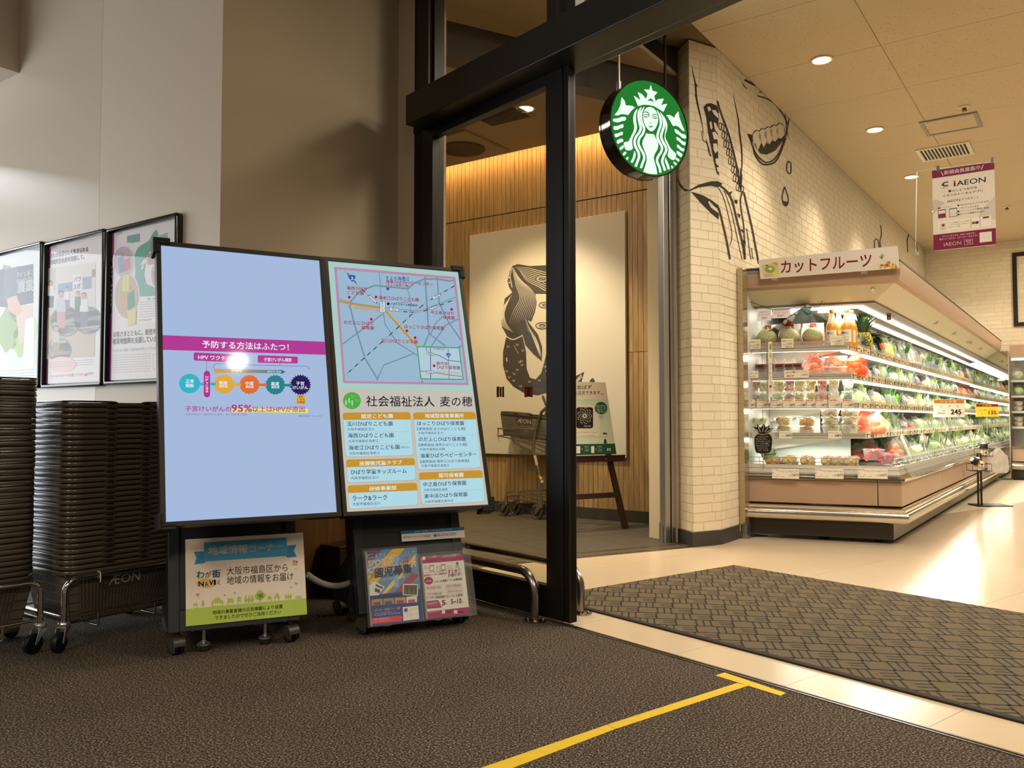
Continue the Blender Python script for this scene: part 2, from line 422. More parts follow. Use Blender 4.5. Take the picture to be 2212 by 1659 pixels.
# ------------------------------------------------------------------ entrance mat
ml, mt_, mr = onz(1240, 1281), onz(1585, 1223), onz(2212, 1330)
c0 = TF.l(onz(1585, 1223))
x1 = c0.x; yt = c0.y
x0 = x1                                     # left edge runs back to the front edge, square to it
mat_o = thing('entrance_mat', 'large grey-brown ribbed entrance mat with a dark line pattern inside the doorway', 'mat', TF)
lm = TF.l(onz(1248, 1279))
xl_ = x1+(lm.x-x1)*(yt-wm)/(yt-lm.y)
MP = [(xl_, wm+.002), (4.6, wm+.002), (4.6, yt), (x1, yt)]
m_mat = mat('grey-brown mat pile', '#6a5f4d', .95, spec=.1, vary=.25, vscale=190, bump=.5, bscale=190)
m_mgr = mat('mat groove', '#2e271e', .9)
MB().prism([(p[0], p[1], .001) for p in MP], (0, 0, .006)).build('mat_pile', m_mat, mat_o)
MB().box(MP[0][0], 4.6, wm-.016, wm+.012, -.004, .008).build('mat_edge', m_mgr, mat_o)
pr = Pr((0, 0, .0071), (1, 0, 0), (0, 1, 0), (0, 0, 1))
an = radians(47); e1 = V((sin(an), cos(an))); e2 = V((cos(an), -sin(an)))
cw, rp = .105, .235
ctr = V((1.6, 1.0))
for j in range(-26, 27):
    q = ctr + e2*(j*cw)
    def seg(a, b, wdt):
        d = (b-a).normalized(); n = V((-d.y, d.x))*wdt/2
        P = clip_convex([tuple(a+n), tuple(b+n), tuple(b-n), tuple(a-n)], MP)
        if P: pr.poly(P, m_mgr, 0, False)
    seg(q-e1*4, q+e1*4, .010)
    for k in range(-14, 15):
        o = q + e1*(k*rp + (j % 3)*rp/3)
        for dz in (0, .03, .06, .15): seg(o+e1*dz, o+e1*dz+e2*cw, .008)
        for dx in (.36, .66): seg(o+e1*.095+e2*cw*dx, o+e1*.15+e2*cw*dx, .009)
pr.build('line_pattern', mat_o)
# ------------------------------------------------------------------ floor tape
m_tape = mat('yellow floor tape', '#d8b628', .6, vary=.1, vscale=30)
for nm, P in (('yellow tape crossbar along the metal strip of the threshold', [(1545, 1460), (1565, 1453.6), (1697.6, 1498), (1686, 1504)]),
              ('yellow tape strip meeting the crossbar near the threshold', [(1592, 1476.5), (1617, 1482), (1330, 1575.6), (1312, 1566.4)]),
              ('yellow tape strip nearest the camera on the dark carpet', [(1311, 1567), (1329, 1576), (1100, 1663), (1030, 1663)])):
    P = [onz(*p) for p in P]
    o = MB().prism([(p.x, p.y, .0006) for p in P], (0, 0, .0012)).build('floor_tape', m_tape); tag(o, nm, 'tape')
# ------------------------------------------------------------------ vestibule walls
p0 = onz(679, 1289); CW = meet(p0, A, 470)  # corner between the poster wall and the side wall
LF = Fr(CW, -B)                             # poster wall: x to the right, camera side is -y
ZV = 3.75
struct(MB().box(LF.px(215, 400).x+.0006, -.0008, 0, .12, 0, ZV), 'wall_left', m_white, LF)
struct(MB().box(-6.5, LF.px(215, 400).x, -.0005, .12, 0, ZV), 'wall_left', mat('satin painted wall panel', '#c6b8a4', .32, vary=.02, vscale=2), LF)
AF = Fr(CW, A)                              # side wall: x away from the camera
xe = AF.l(meet(CW, A, 857)).x
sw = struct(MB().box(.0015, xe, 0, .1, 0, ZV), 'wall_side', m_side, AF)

MB().box(0.012, xe-.002, -.012, -.001, .11, .705).build('wood_panel', m_panelwood, sw)
struct(MB().box(0.01, xe+.3, -.018, -.0015, 0, .11), 'baseboard_side', m_base, AF, bevel=.003)
struct(MB().box(-6.4, -.01, -.014, -.001, 0, .1), 'baseboard_left', m_base, LF)
struct(MB().box(-9, 9, -9, 9, ZV, ZV+.05), 'ceiling', mat('vestibule ceiling', '#8f8776', .8), Fr((-4.5, -3.2, 0), (1, 0)))
# lintel wall of the outer entrance, left of the frame: daylight comes in below it
struct(MB().box(-.1, .1, -4, 2.6, 2.95, ZV).box(-.1, .1, -6, -1.9, 0, 2.95), 'wall_entrance', m_white, Fr((-4.9, 4.3, 0), (1, 0)))
b0 = LF.px(-10, 0); b1 = LF.px(62, 60)
struct(MB().box(b1.x-1.2, b1.x-.1, -.32, -.001, 2.86, ZV), 'trim_1', m_white, LF)
# ------------------------------------------------------------------ brick walls
BR = {}
def brick_wall(fr, name, x0, x1, zb, zt, full=None, row=.0626, ln=.2, seed=1, trim=0, trim0=0, th=.07):
    """wall panel in frame fr (face at y=0); bricks stand 3 mm proud. full(x,z) -> True where single bricks are built"""
    rnd = random.Random(seed)
    wl = struct(MB().box(x0+trim0, x1-trim, .0018, th, zb, zt), name, m_mortar, fr)
    if 'b' not in BR:
        for k in range(4):
            P = rrpath(0, 1, 0, 1, .12, 2)
            g = random.Random(k)
            P = [(min(1, max(0, x+g.uniform(-.015, .015))), min(1, max(0, z+g.uniform(-.06, .06)))) for x, z in P]
            mb = MB().prism([(x, 0.0019, z) for x, z in P], (0, -0.0019, 0)); me = bpy.data.meshes.new('brick'); me.from_pydata(mb.v, [], mb.f); me.materials.append(m_brick)
            BR[k] = me
        BR['b'] = 1
    st = MB(); n = 0; z = zb; r = 0; rest = 0
    while z < zt-.01:
        h = min(row, zt-z); x = x0 - (ln/2 if r % 2 else 0) - rnd.uniform(0, .05)
        while x < x1:
            l = ln*rnd.choice((.55, 1, 1, 1, 1.12)); a, b = max(x, x0), min(x+l, x1)
            if b-a > .02:
                if full is None or full((a+b)/2, z):
                    M = Matrix.Translation((a+.003, 0, z+.003)) @ Matrix.Diagonal((b-a-.006, 1, h-.006, 1))
                    link('brick', BR[rnd.randrange(4)], wl, M); n += 1
                else:
                    a_, b_, z0, z1 = a+.004, b-.004, z+.004, z+h-.004; c = .008
                    st.prism([(a_+c, 0.0019, z0), (b_-c, 0.0019, z0), (b_, 0.0019, z0+c), (b_, 0.0019, z1-c), (b_-c, 0.0019, z1), (a_+c, 0.0019, z1), (a_, 0.0019, z1-c), (a_, 0.0019, z0+c)], (0, -0.0019, 0)); rest += 1
            x += l
        z += row; r += 1
    if rest: tag(st.build('brickwork', m_brick, wl), kind='stuff')
    return wl
jb = onz(1466.5, 1172); jc = onz(1497, 1182.5); jd = OW
LFF = Fr(jb, jc-jb); FFF = Fr(jc, jd-jc)
lL, lF = (jc-jb).length, (jd-jc).length
wall_L = brick_wall(LFF, 'wall_pier', 0, lL, .1, ZC, seed=3, trim=.006, th=.012)
wall_F = brick_wall(FFF, 'wall_pier', 0, lF, .1, ZC, seed=4, trim0=.005, th=.012)
SWALL = 8.65
wall_R = brick_wall(WF, 'wall_right', 0, SWALL, .1, ZC, lambda x, z: (x < 2.2 and z > 1.8) or x < .42, seed=5)
BF = Fr(WF.w(SWALL, 0), -B)
wall_B = brick_wall(BF, 'wall_back', 0, 4.2, 0, ZC, lambda x, z: x < 1.75 and z > 2.2, seed=6)
struct(MB().sweep([tuple(LFF.w(0, 0).xy), tuple(jc.xy), tuple(jd.xy), tuple(WF.w(.34, 0).xy)], [(0, 0), (.006, 0), (.006, .098), (0, .1)]), 'baseboard_right', m_base)
# the brick pier on the left of the cafe opening, seen through the glass door
pl = SF.l(meet(SF.o, SF.x, 962)); PLF = Fr(SF.w(pl.x-.5, 0), SF.x)
brick_wall(PLF, 'wall_pier', 0, .5, 0.1, ZC, lambda x, z: x > .35, seed=8)
struct(MB().box(-.004, .5, -.006, .06, 0, .1), 'baseboard_pier', m_base, PLF)
# ------------------------------------------------------------------ store ceiling
m_ceil = mat('rock wool ceiling board', '#c8b493', .9, vary=.03, vscale=30, rand=.015)
nt = m_ceil.node_tree
vo = nt.nodes.new('ShaderNodeTexVoronoi'); vo.inputs['Scale'].default_value = 26; tcx = nt.nodes.new('ShaderNodeTexCoord')
mpx = nt.nodes.new('ShaderNodeMapping'); mpx.inputs['Scale'].default_value = (1.9, .8, 1); nzx = nt.nodes.new('ShaderNodeTexNoise'); nzx.inputs['Scale'].default_value = 30
adx = nt.nodes.new('ShaderNodeVectorMath'); adx.operation = 'ADD'
scx = nt.nodes.new('ShaderNodeVectorMath'); scx.operation = 'SCALE'; scx.inputs[3].default_value = .12
mrx = nt.nodes.new('ShaderNodeMapRange'); mrx.inputs[1].default_value = .10; mrx.inputs[2].default_value = .17
bpx = nt.nodes.new('ShaderNodeBump'); bpx.inputs['Strength'].default_value = .8; bpx.inputs['Distance'].default_value = .01
nt.links.new(tcx.outputs['Object'], mpx.inputs[0]); nt.links.new(mpx.outputs[0], adx.inputs[0]); nt.links.new(tcx.outputs['Object'], nzx.inputs['Vector'])
nt.links.new(nzx.outputs[1], scx.inputs[0]); nt.links.new(scx.outputs[0], adx.inputs[1]); nt.links.new(adx.outputs[0], vo.inputs['Vector'])
nt.links.new(vo.outputs[0], mrx.inputs[0]); nt.links.new(mrx.outputs[0], bpx.inputs['Height']); nt.links.new(bpx.outputs[0], nt.nodes['Principled BSDF'].inputs['Normal'])
g0 = WF.l(onz(1955, 189, ZC))               # a crossing of the ceiling joints
cl = shell('ceiling', WF)
MB().box(-2.6, 9.2, -6.5, .3, ZC+.012, ZC+.05).build('ceiling_backing', mat('ceiling joint', '#6e5e45', .9), cl)
cp = None
PA, PB = .91, 1.82
for i in range(-5, 9):
    for j in range(-4, 2):
        a, b = g0.x+i*PA, g0.y+j*PB
        a1, b1 = a+PA-.004, b+PB-.004
        b1 = min(b1, -.001)
        if b1-b < .05 or a > SWALL or a < -2.7: continue
        if a1 > SWALL: a1 = SWALL-.001
        M = Matrix.Translation((a, b, ZC)) @ Matrix.Diagonal(((a1-a)/PA, (b1-b)/PB, 1, 1))
        if cp is None: cp = MB().box(0, PA, 0, PB, 0, .012).build('ceiling_panel', m_ceil, cl, M=M)
        else: link('ceiling_panel', cp.data, cl, M)
# downlights
m_lamp = mat('lamp lens', '#fff2dc', .3, emit=14, ecol='#ffeacb'); m_ring = mat('white lamp ring', '#d9cfbd', .4)
dl = None
def downlight(p, label, grp=None, power=55, spot=1.75, tilt=None):
    global dl
    f = Fr(p, A)
    if dl is None:
        dl = thing('downlight', label, 'light', f, grp)
        MB().lathe([(.062, -.001), (.078, -.001), (.078, -.009), (.066, -.012), (.06, -.006), (.06, .001)], 28).build('ring', m_ring, dl, smooth=40)
        MB().lathe([(0, -.0045), (.0595, -.0045), (.0595, -.002), (0, -.002)], 28).build('lens', m_lamp, dl)
    else:
        dup(dl, f.M, label, grp)
    lamp('SPOT', 'downlight beam', V(p)-V((0, 0, .02)), WARM, power, spot_size=spot, spot_blend=.55, shadow_soft_size=.06)
vis = [onz(1775, 128, ZC), onz(1890, 279, ZC), onz(1969, 381, ZC)]
for p, n in zip(vis, ('nearest', 'middle', 'farthest')): downlight(p, 'round lit downlight in the store ceiling, %s of the three in the row' % n, 'store downlights')
st_ = (vis[1]-vis[0]).length; lv = WF.l(vis[0])
for k, n in ((3, 'nearer'), (4, 'farther')): downlight(WF.w(lv.x+k*st_, lv.y, ZC), 'round lit downlight hidden behind the hanging poster, %s of two' % n, 'store downlights')
for k in (-2, -1): lamp('SPOT', 'downlight beam', WF.w(lv.x+k*st_, lv.y, ZC-.02), WARM, 55, spot_size=1.75, spot_blend=.55, shadow_soft_size=.06)
for k in range(5): lamp('SPOT', 'wall washer', WF.w(.9+k*1.62, -.42, ZC-.02), WARM, 42, spot_size=1.25, spot_blend=.7, shadow_soft_size=.05)
lamp('SPOT', 'wall washer', BF.w(.95, -.6, ZC-.02), WARM, 42, spot_size=1.3, spot_blend=.7, shadow_soft_size=.05)
# ceiling fittings: access hatch, air grille, two small sensors
def onceil(P): return [WF.l(onz(x, y, ZC)) for x, y in P]
hp = onceil([(1984, 262), (2110, 240), (2120, 272), (2000, 292)])
hx = (min(p.x for p in hp), max(p.x for p in hp)); hy = (min(p.y for p in hp), max(p.y for p in hp))
hx = (hp[0].x+.02, hp[3].x+.02); hy = (hp[1].y, hp[0].y)
hx = (min(hx), max(hx))
t = thing('access_hatch', 'rectangular ceiling access hatch with a grey metal rim', 'hatch', WF)
MB().sweep([(hx[0], hy[0]), (hx[1], hy[0]), (hx[1], hy[1]), (hx[0], hy[1])], [(0, ZC-.012), (-.03, ZC-.012), (-.03, ZC-.001), (0, ZC-.001)], closed=True).build('rim', mat('grey hatch rim', '#8d8672', .4, .5), t)
MB().box(hx[0]+.03, hx[1]-.03, hy[0]+.03, hy[1]-.03, ZC-.006, ZC-.001).build('panel', m_ceil, t)
gp = onceil([(1985, 324), (2087, 309), (2093, 331), (1997, 346)])
gx = (min(p.x for p in gp), max(p.x for p in gp)); gy = (gp[1].y, gp[0].y)
gx = (gp[0].x, gp[3].x); gx = (min(gx), max(gx))
t = thing('air_grille', 'white ceiling air grille with dark slots', 'vent', WF)
MB().sweep([(gx[0]-.03, gy[0]-.03), (gx[1]+.03, gy[0]-.03), (gx[1]+.03, gy[1]+.03), (gx[0]-.03, gy[1]+.03)], [(0, ZC-.012), (-.035, ZC-.012), (-.035, ZC-.001), (0, ZC-.001)], closed=True).build('frame', m_ring, t)
MB().box(gx[0], gx[1], gy[0], gy[1], ZC-.003, ZC-.001).build('dark_duct', m_blackg, t)
ns = 13; sl = None
for k in range(1, ns):
    y = gy[0]+(gy[1]-gy[0])*k/ns
    M = Matrix.Translation((0, y, 0))
    if sl is None: sl = MB().box(gx[0], gx[1], -.006, .006, ZC-.011, ZC-.0035).build('slat', m_ring, t, M=M)
    else: link('slat', sl.data, t, M)
for (x, y), lb in (((2083, 230), 'small round ceiling sprinkler near the access hatch'), ((2175, 446), 'small round ceiling sensor at the right edge, beyond the hanging poster')):
    t = thing('ceiling_sensor', lb, 'sensor', Fr(onz(x, y, ZC), A))
    MB().lathe([(.045, -.001), (.045, -.008), (.03, -.014), (.0, -.014)], 20).build('rose', m_ring, t)
    MB().lathe([(.016, -.0145), (.016, -.035), (.022, -.036), (.022, -.04), (0, -.04)], 14).build('sensor_head', mat('dark sensor', '#6b5d48', .5), t)
# ------------------------------------------------------------------ cafe room behind the glass
cb = onz(1416, 1133); OKF = Fr(cb, -B)      # oak wall: x to the right, camera side -y
ow_ = shell('wall_oak', OKF)
MB().box(-4.6, .25, .012, .08, 0, 3.6).build('oak_backing', m_oakd, ow_)
pw = .0485; sm = {}
for zi, (za, zb_) in enumerate(((.1, 1.42), (1.424, 2.775), (2.785, 3.55))):
    for k in range(-62, 3):
        M = Matrix.Translation((k*pw, 0, 0))
        if zi not in sm: sm[zi] = MB().box(.0018, pw-.0018, 0, .0125, za, zb_).build('oak_slat', m_oak, ow_, M=M)
        else: link('oak_slat', sm[zi].data, ow_, M)
MB().box(-4.6, -62*pw, 0, .0125, .1, 3.55).build('oak_panel', m_oak, ow_)
struct(MB().box(-4.6, .2, -.012, -.001, 0, .095).box(-4.6, .2, -.004, .011, .0955, .1), 'baseboard_oak', m_base, OKF)
CZ = 3.28
m_cc = mat('cafe ceiling paint', '#a08d6e', .8)
cc = struct(MB().box(-4.8, .6, -4.0, -.17, CZ, CZ+.03).box(-4.8, .6, -.2, -.17, CZ+.03, CZ+.1), 'ceiling', m_cc, OKF)
m_cove = mat('cove light strip', '#ffb85a', .4, emit=9, ecol='#ffb04a')
t = thing('cove_light', 'warm strip light hidden along the top of the oak wall', 'light', OKF)
MB().box(-4.4, .2, -.15, -.12, CZ+.12, CZ+.135).build('lit_strip', m_cove, t)
MB().box(-4.4, .2, -.155, -.115, CZ+.136, CZ+.15).build('strip_housing', m_ring, t)
lamp('AREA', 'cove beam', OKF.w(-2.1, -.1, CZ+.11), (1, .70, .33), 32, shape='RECTANGLE', size=4.4, size_y=.03, rot=(radians(-12), 0, atan2(-B.y, -B.x)))
struct(MB().box(-4.6, .6, -.16, .08, 3.56, 3.6), 'ceiling', m_cc, OKF)
for x_, y_, pw_ in ((-1.05, -1.1, 75), (-2.2, -2.0, 40), (-.6, -2.2, 40)):
    lamp('SPOT', 'cafe spot', OKF.w(x_, y_, CZ-.03), (1, .80, .52), pw_*4, spot_size=1.5, spot_blend=.6, shadow_soft_size=.05, aim=OKF.w(x_, -.3 if y_ > -1.5 else y_, 0))
lamp('AREA', 'cafe fill light', OKF.w(-1.6, -2.4, CZ-.02), (1, .84, .62), 60, shape='DISK', size=1.2, rot=(0, 0, 0))  # broad unseen lamp added to even out the light on the board
f = Fr(onz(1135, 233, CZ), A); dup(dl, f.M, 'small lit downlight in the cafe ceiling, seen through the glass door')
g = OKF.l(onz(1078, 246, CZ))
t = thing('air_grille', 'dim square air grille in the cafe ceiling, seen through the glass door', 'vent', OKF)
MB().box(g.x-.22, g.x+.22, g.y-.2, g.y+.2, CZ-.008, CZ-.001).build('frame', m_cc, t)
for k in range(14): 
    o_ = MB().box(g.x-.19, g.x+.19, g.y-.17+k*.025, g.y-.158+k*.025, CZ-.014, CZ-.0085).build('slat', mat('dark slat', '#4c4232', .7), t)
g = OKF.l(onz(1000, 315, CZ))
t = thing('ceiling_unit', 'pale square ceiling air unit at the left end of the cafe ceiling', 'vent', OKF)
MB().box(g.x-.5, g.x+.28, g.y-.33, g.y+.33, CZ-.025, CZ-.001).build('panel', m_cc, t, bevel=.008)
MB().lathe([(.16, CZ-.03), (.2, CZ-.0255), (.2, CZ-.03), (.19, CZ-.04), (.17, CZ-.04)], 28, M=Matrix.Translation((g.x, g.y, 0))).build('round_outlet', m_oakd, t)
# cafe front: dark bulkhead over the opening, steel jamb, white return
js = SF.l(onz(1437, 1176)).x; je = SF.l(onz(1458, 1174)).x
m_bulk = mat('dark bronze bulkhead', '#3a3024', .5)
struct(MB().box(pl.x, je+.02, .16, .30, 3.06, ZC+.1), 'trim_2', m_bulk, SF)
J = SF.l(onz(1447, 1174))
t = thing('door_jamb', 'tall brushed steel door jamb with a dark slot beside the brick pier', 'jamb', SF)
jx0 = SF.px(1437, 1000, J.y).x; jxm = SF.px(1447.6, 1000, J.y).x; jxn = SF.px(1450.6, 1000, J.y).x; jx1 = SF.px(1458.5, 1000, J.y).x
MB().box(jx0, jxm, J.y, J.y+.06, 0.004, 3.42).build('steel_face', m_steel, t, bevel=.002)
MB().box(jxn, jx1, J.y, J.y+.06, 0.004, 3.42).build('steel_face', m_steel, t, bevel=.002)
MB().box(jxm, jxn, J.y+.02, J.y+.05, 0.004, 3.42).build('slot', m_blackg, t)
r0 = SF.px(1418, 1000, J.y+.3)
struct(MB().prism([(r0.x, J.y+.3, .12), (jx0, J.y+.03, .12), (jx0+.04, J.y+.03, .12), (r0.x+.04, J.y+.32, .12)], (0, 0, 3.2)), 'wall_return', mat('white return panel', '#a9a294', .5), SF)
struct(MB().prism([(r0.x-.004, J.y+.3, 0.003), (jx0-.004, J.y+.025, 0.003), (jx0+.04, J.y+.03, 0.003), (r0.x+.04, J.y+.32, 0.003)], (0, 0, .12)), 'baseboard_return', mat('blue grey baseboard', '#4b5052', .5), SF)
struct(MB().prism([tuple(SF.w(jx1, J.y+.06, 0)), tuple(jb), tuple(jb+LFF.y*.2), tuple(SF.w(jx1, J.y+.3, 0))], (0, 0, ZC)), 'wall_pier', m_mortar)
# long handle bar on the return
t = thing('pull_handle', 'slim vertical white pull handle on the return beside the steel jamb', 'handle', SF)
hA = SF.px(1417, 762, J.y+.29); hB = SF.px(1418, 925, J.y+.29)
MB().cyl((hA.x, J.y+.27, hA.z), (hA.x, J.y+.27, hB.z), .007, 10).build('bar', mat('white enamel', '#d8d2c4', .3), t, smooth=40)
for z in (hA.z-.05, hB.z+.05): MB().cyl((hA.x, J.y+.27, z), (hA.x+.01, J.y+.31, z), .005, 8).build('mount', m_steel, t)
d0 = onz(1230, 1353.3); DF = Fr(d0, -D)     # door leaf: x to the right, face y=0, store side +y
def dx(x, off=0, y=1000): return DF.px(x, y, off).x
gl0, gl1 = dx(931), dx(1180)
zt0 = DF.px(1180, 186).z; zb0 = DF.px(1180, 1265).z; ltop = 2.40
xl = dx(909)
dr = shell('door_1', DF)
MB().box(xl, gl0, 0, .045, .012, ltop).build('stile', m_black, dr, bevel=.003)
MB().box(gl1, -.035, 0, .045, .012, ltop).box(-.032, -.018, .004, .045, .012, ltop).box(-.015, 0, .002, .045, .012, ltop).box(-.035, -.0, .008, .04, .012, ltop).build('stile', m_black, dr, bevel=.0015)
MB().box(gl0, gl1, 0, .045, zt0, ltop).build('top_rail', m_black, dr, bevel=.002)
rl = MB().box(gl0, gl1, 0, .045, .012, zb0-.055)
for k in range(3): rl.box(gl0, gl1, .004+.003*(k % 2), .045, zb0-.052+k*.018, zb0-.037+k*.018)
rl.build('bottom_rail', m_black, dr, bevel=.0012)
MB().box(gl0-.005, gl1+.005, .02, .026, zb0-.01, zt0+.01).build('glass', m_glass, dr)
# warning stickers on the pane
for (xa, xb), lb in (((1073, 1089), 'left dark red striped sticker on the glass door'), ((1133, 1151), 'right dark red striped sticker on the glass door')):
    t = thing('glass_sticker', lb, 'sticker', DF); pp = upright(DF, .0195)
    n = 5; wd = (xb-xa)
    cols = ('5e1d10', '1d120d', '5e1d10') if xa < 1100 else ('6a2414', '2a1610', '6a2414')
    for k in range(3):
        xx = xa+wd*(k/3)+(1.0 if xa < 1100 and k else 0); pp.rect(xx, 835+(k % 2), xa+wd*((k+1)/3), 858-(k % 2), cols[k], 0)
    pp.build('striped_film', t)
wq = [AF.w(xe, 0), DF.w(dx(893, .06)+.004, .06), DF.w(dx(893, .06)+.004, .16), AF.w(xe, .3)]
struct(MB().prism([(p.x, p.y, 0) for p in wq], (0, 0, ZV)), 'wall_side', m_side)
# fixed frame: left jamb, header box, track, mullions, transom glass
fr_ = shell('door_2', DF)
jl0, jl1 = dx(893, .06), xl+.03
MB().box(jl0, jl1, .055, .12, 0, 4.0).build('jamb', m_black, fr_, bevel=.002)
hx0 = DF.px(876, 240, -.12).x; hz0 = DF.px(1100, 163, -.12).z; hz1 = DF.px(1100, 88, -.12).z
MB().box(hx0, 3.4, -.12, .05, hz0, hz1).build('header_box', m_black, fr_, bevel=.004)
tz = DF.px(1300, 124, .13).z
MB().box(jl0, 3.4, .05, .17, tz, hz1).box(jl0, 3.4, .048, .06, tz-.004, tz+.03).build('track_beam', m_black, fr_, bevel=.003)
MB().box(dx(1181, .02, 60), dx(1203, .02, 60), .02, .12, hz1, 4.0).box(dx(1203, .02, 60), dx(1228, .02, 60), .06, .12, hz1, 4.0).build('mullion', m_black, fr_, bevel=.002)
MB().box(dx(909, .06, 100), dx(935, .06, 100), .03, .1, hz1, 4.0).build('mullion', mat('brown anodised aluminium', '#2e241a', .45), fr_, bevel=.002)
MB().box(jl0-.0, 3.3, .075, .081, hz1, 4.0).build('transom_glass', m_glass, fr_)
# ------------------------------------------------------------------ information displays
m_bezel = mat('dark brown-grey bezel', '#2a241f', .4); m_body = mat('charcoal steel body', '#22262a', .45, spec=.4)
m_caster = mat('grey caster hood', '#3c3733', .4); m_wheel = mat('black wheel rubber', '#0d0d0d', .5)
m_clear = film('clear acrylic', '#cfd4d6', .06, .05)
def disp_matrix(o, yaw, tilt):
    u = V((cos(yaw), sin(yaw), 0)); n = V((sin(yaw), -cos(yaw), 0)); up = V((0, 0, 1))*cos(tilt) - n*sin(tilt)
    y = up.cross(u)
    return Matrix(((u.x, y.x, up.x, o.x), (u.y, y.y, up.y, o.y), (u.z, y.z, up.z, o.z), (0, 0, 0, 1)))
def caster(t, x, y, ang=0.):
    M = Matrix.Translation((x, y, 0)) @ Matrix.Rotation(ang, 4, 'Z')
    c = MB()
    c.lathe([(.0, .085), (.012, .085), (.012, .068), (.016, .066), (0, .066)], 12)
    for sx in (-1, 1): c.prism([(sx*.019, .034*cos(a), .034+.034*sin(a)) for a in [pi*k/10 for k in range(11)]]+[(sx*.019, -.034, .012), (sx*.019, .03, .03)], (sx*.003, 0, 0))
    c.prism([(-.019, .034*cos(a), .034+.034*sin(a)) for a in [pi*k/10 for k in range(11)]]+[(-.019, .031*cos(a), .034+.031*sin(a)) for a in [pi*k/10 for k in range(10, -1, -1)]], (.038, 0, 0))
    h = c.build('caster', m_caster, t, M=M, smooth=40)
    for sx in (-.011, .011): MB().cyl((sx-.007, 0, .0305), (sx+.007, 0, .0305), .0298, 20).build('wheel', m_wheel, h, smooth=40)
def stand(corner, yaw, label, disp):
    o, dyaw, tilt, inner = disp
    f = Fr(corner, (cos(yaw), sin(yaw)))
    t = thing('information_display', label, 'display', f)
    DM = disp_matrix(o, dyaw, tilt); ML = f.I @ DM
    W = Pr((0, 0, 0), (1, 0, 0), (0, 0, 1), (0, -1, 0), DM)
    uv = [W.uv(*p) for p in inner]
    l = (uv[0][0]+uv[3][0])/2; r = (uv[1][0]+uv[2][0])/2; tp = (uv[0][1]+uv[1][1])/2; bt = (uv[2][1]+uv[3][1])/2
    bz = .0175
    mb = MB()
    for a in ((l-bz, l, bt-bz, tp+bz), (r, r+bz, bt-bz, tp+bz), (l, r, tp, tp+bz), (l, r, bt-bz, bt)): mb.box(a[0], a[1], -.008, .03, a[2], a[3])
    mb.box(l-bz+.001, r+bz-.001, .03, .055, bt-bz+.001, tp+bz-.001)
    d = mb.build('display_panel', m_bezel, t, bevel=.0015, M=ML)
    return t, f, d, DM, (l, r, bt, tp, bz)
def guard(d, x, z, sx, sz):                 # black corner protector
    mb = MB()
    mb.box(min(x, x-sx*.05), max(x, x-sx*.05), -.014, .058, min(z, z+sz*.012), max(z, z+sz*.012))
    mb.box(min(x, x+sx*.012), max(x, x+sx*.012), -.014, .058, min(z+sz*.012, z-sz*.05), max(z+sz*.012, z-sz*.05))
    mb.box(min(x, x-sx*.05), max(x, x-sx*.05), -.014, -.0085, min(z, z-sz*.012), max(z, z-sz*.012))
    mb.box(min(x, x-sx*.012), max(x, x-sx*.012), -.014, -.0085, min(z-sz*.012, z-sz*.05), max(z-sz*.012, z-sz*.05))
    mb.build('corner_guard', m_blackg, d, bevel=.003)
S1in = [(353, 530), (694, 565), (722, 1108), (352, 1127)]; S2in = [(709, 565), (990, 588), (1053, 1090), (748, 1107)]
SW = .62
d1 = (V((-2.165*SW, 5.135*SW, H+1.071*SW)), atan2(.5, .866), radians(14.2), S1in)
d2 = (V((-1.302*SW, 5.861*SW, H+1.107*SW)), atan2(.452, .892), radians(17.6), S2in)
# --- left display
t1, f1, p1, DM1, (l, r, bt, tp, bz) = stand(onz(372, 1421), radians(25.5), 'tall tilted digital display with a mostly blank pale blue screen and pink band', d1)
scr = MB().box(l, r, -.001, .004, bt, tp).build('screen', glow('a9bfe2', .94), p1)
guard(p1, l-bz, tp+bz, -1, 1); guard(p1, l-bz, bt-bz, -1, -1)
q = Pr((0, -.001, 0), (1, 0, 0), (0, 0, 1), (0, -1, 0), DM1, crop(330, 500, 2.514))
PINK = glow('b23a93'); WH = glow('eef2fa', .95); MG = glow('b02f8c'); NAV = glow('241b58')
q.poly([(l+.0005, q.uv(55, 563)[1]), (r-.0005, q.uv(928, 599)[1]), (r-.0005, q.uv(935, 670)[1]), (l+.0005, q.uv(55, 643)[1])], PINK, 0, False)
q.text('予防する方法はふたつ！', 268, 632, 738, 648, 40, WH, 1, .012)
q.poly([(226, 657), (448, 668), (452, 674), (452, 706), (446, 711), (228, 701), (222, 696), (222, 662)], PINK, 0); q.text('HPV ワクチン', 247, 694, 425, 702, 24, WH, 1, .012)
q.poly([(575, 672), (783, 680), (788, 685), (788, 712), (783, 717), (575, 713), (570, 708), (570, 677)], PINK, 0); q.text('子宮けいがん検診', 603, 707, 755, 709, 22, WH, 1, .012)
LN = glow('7a3f86'); q.stroke([(292, 701), (293, 760)], 2, LN); q.stroke([(690, 716), (690, 728)], 2, LN)
q.stroke([(330, 740), (332, 724), (345, 718), (600, 727), (838, 732), (848, 738), (848, 750)], 2.2, LN)
nseg = 14
ca, cb_ = V(lin('d8a13a')), V(lin('2e7d86'))
for k in range(nseg):
    a, b = k/nseg, (k+1)/nseg; g = ca.lerp(cb_, (a+b)/2); hx_ = '%02x%02x%02x' % tuple(int(255*(x**(1/2.2))) for x in g)
    q.poly([(331+355*a, 746+8*a), (331+355*b, 746+8*b), (331+355*b, 767+3*b), (331+355*a, 767+3*a)], glow(hx_), 0)
q.poly([(686, 751), (706, 753), (720, 763), (706, 772), (686, 771)], glow('2e7d86'), 0)
q.text('経過観察', 427, 763, 487, 764, 11, WH, 1); q.text('適切な治療', 622, 767, 697, 768, 11, WH, 1)
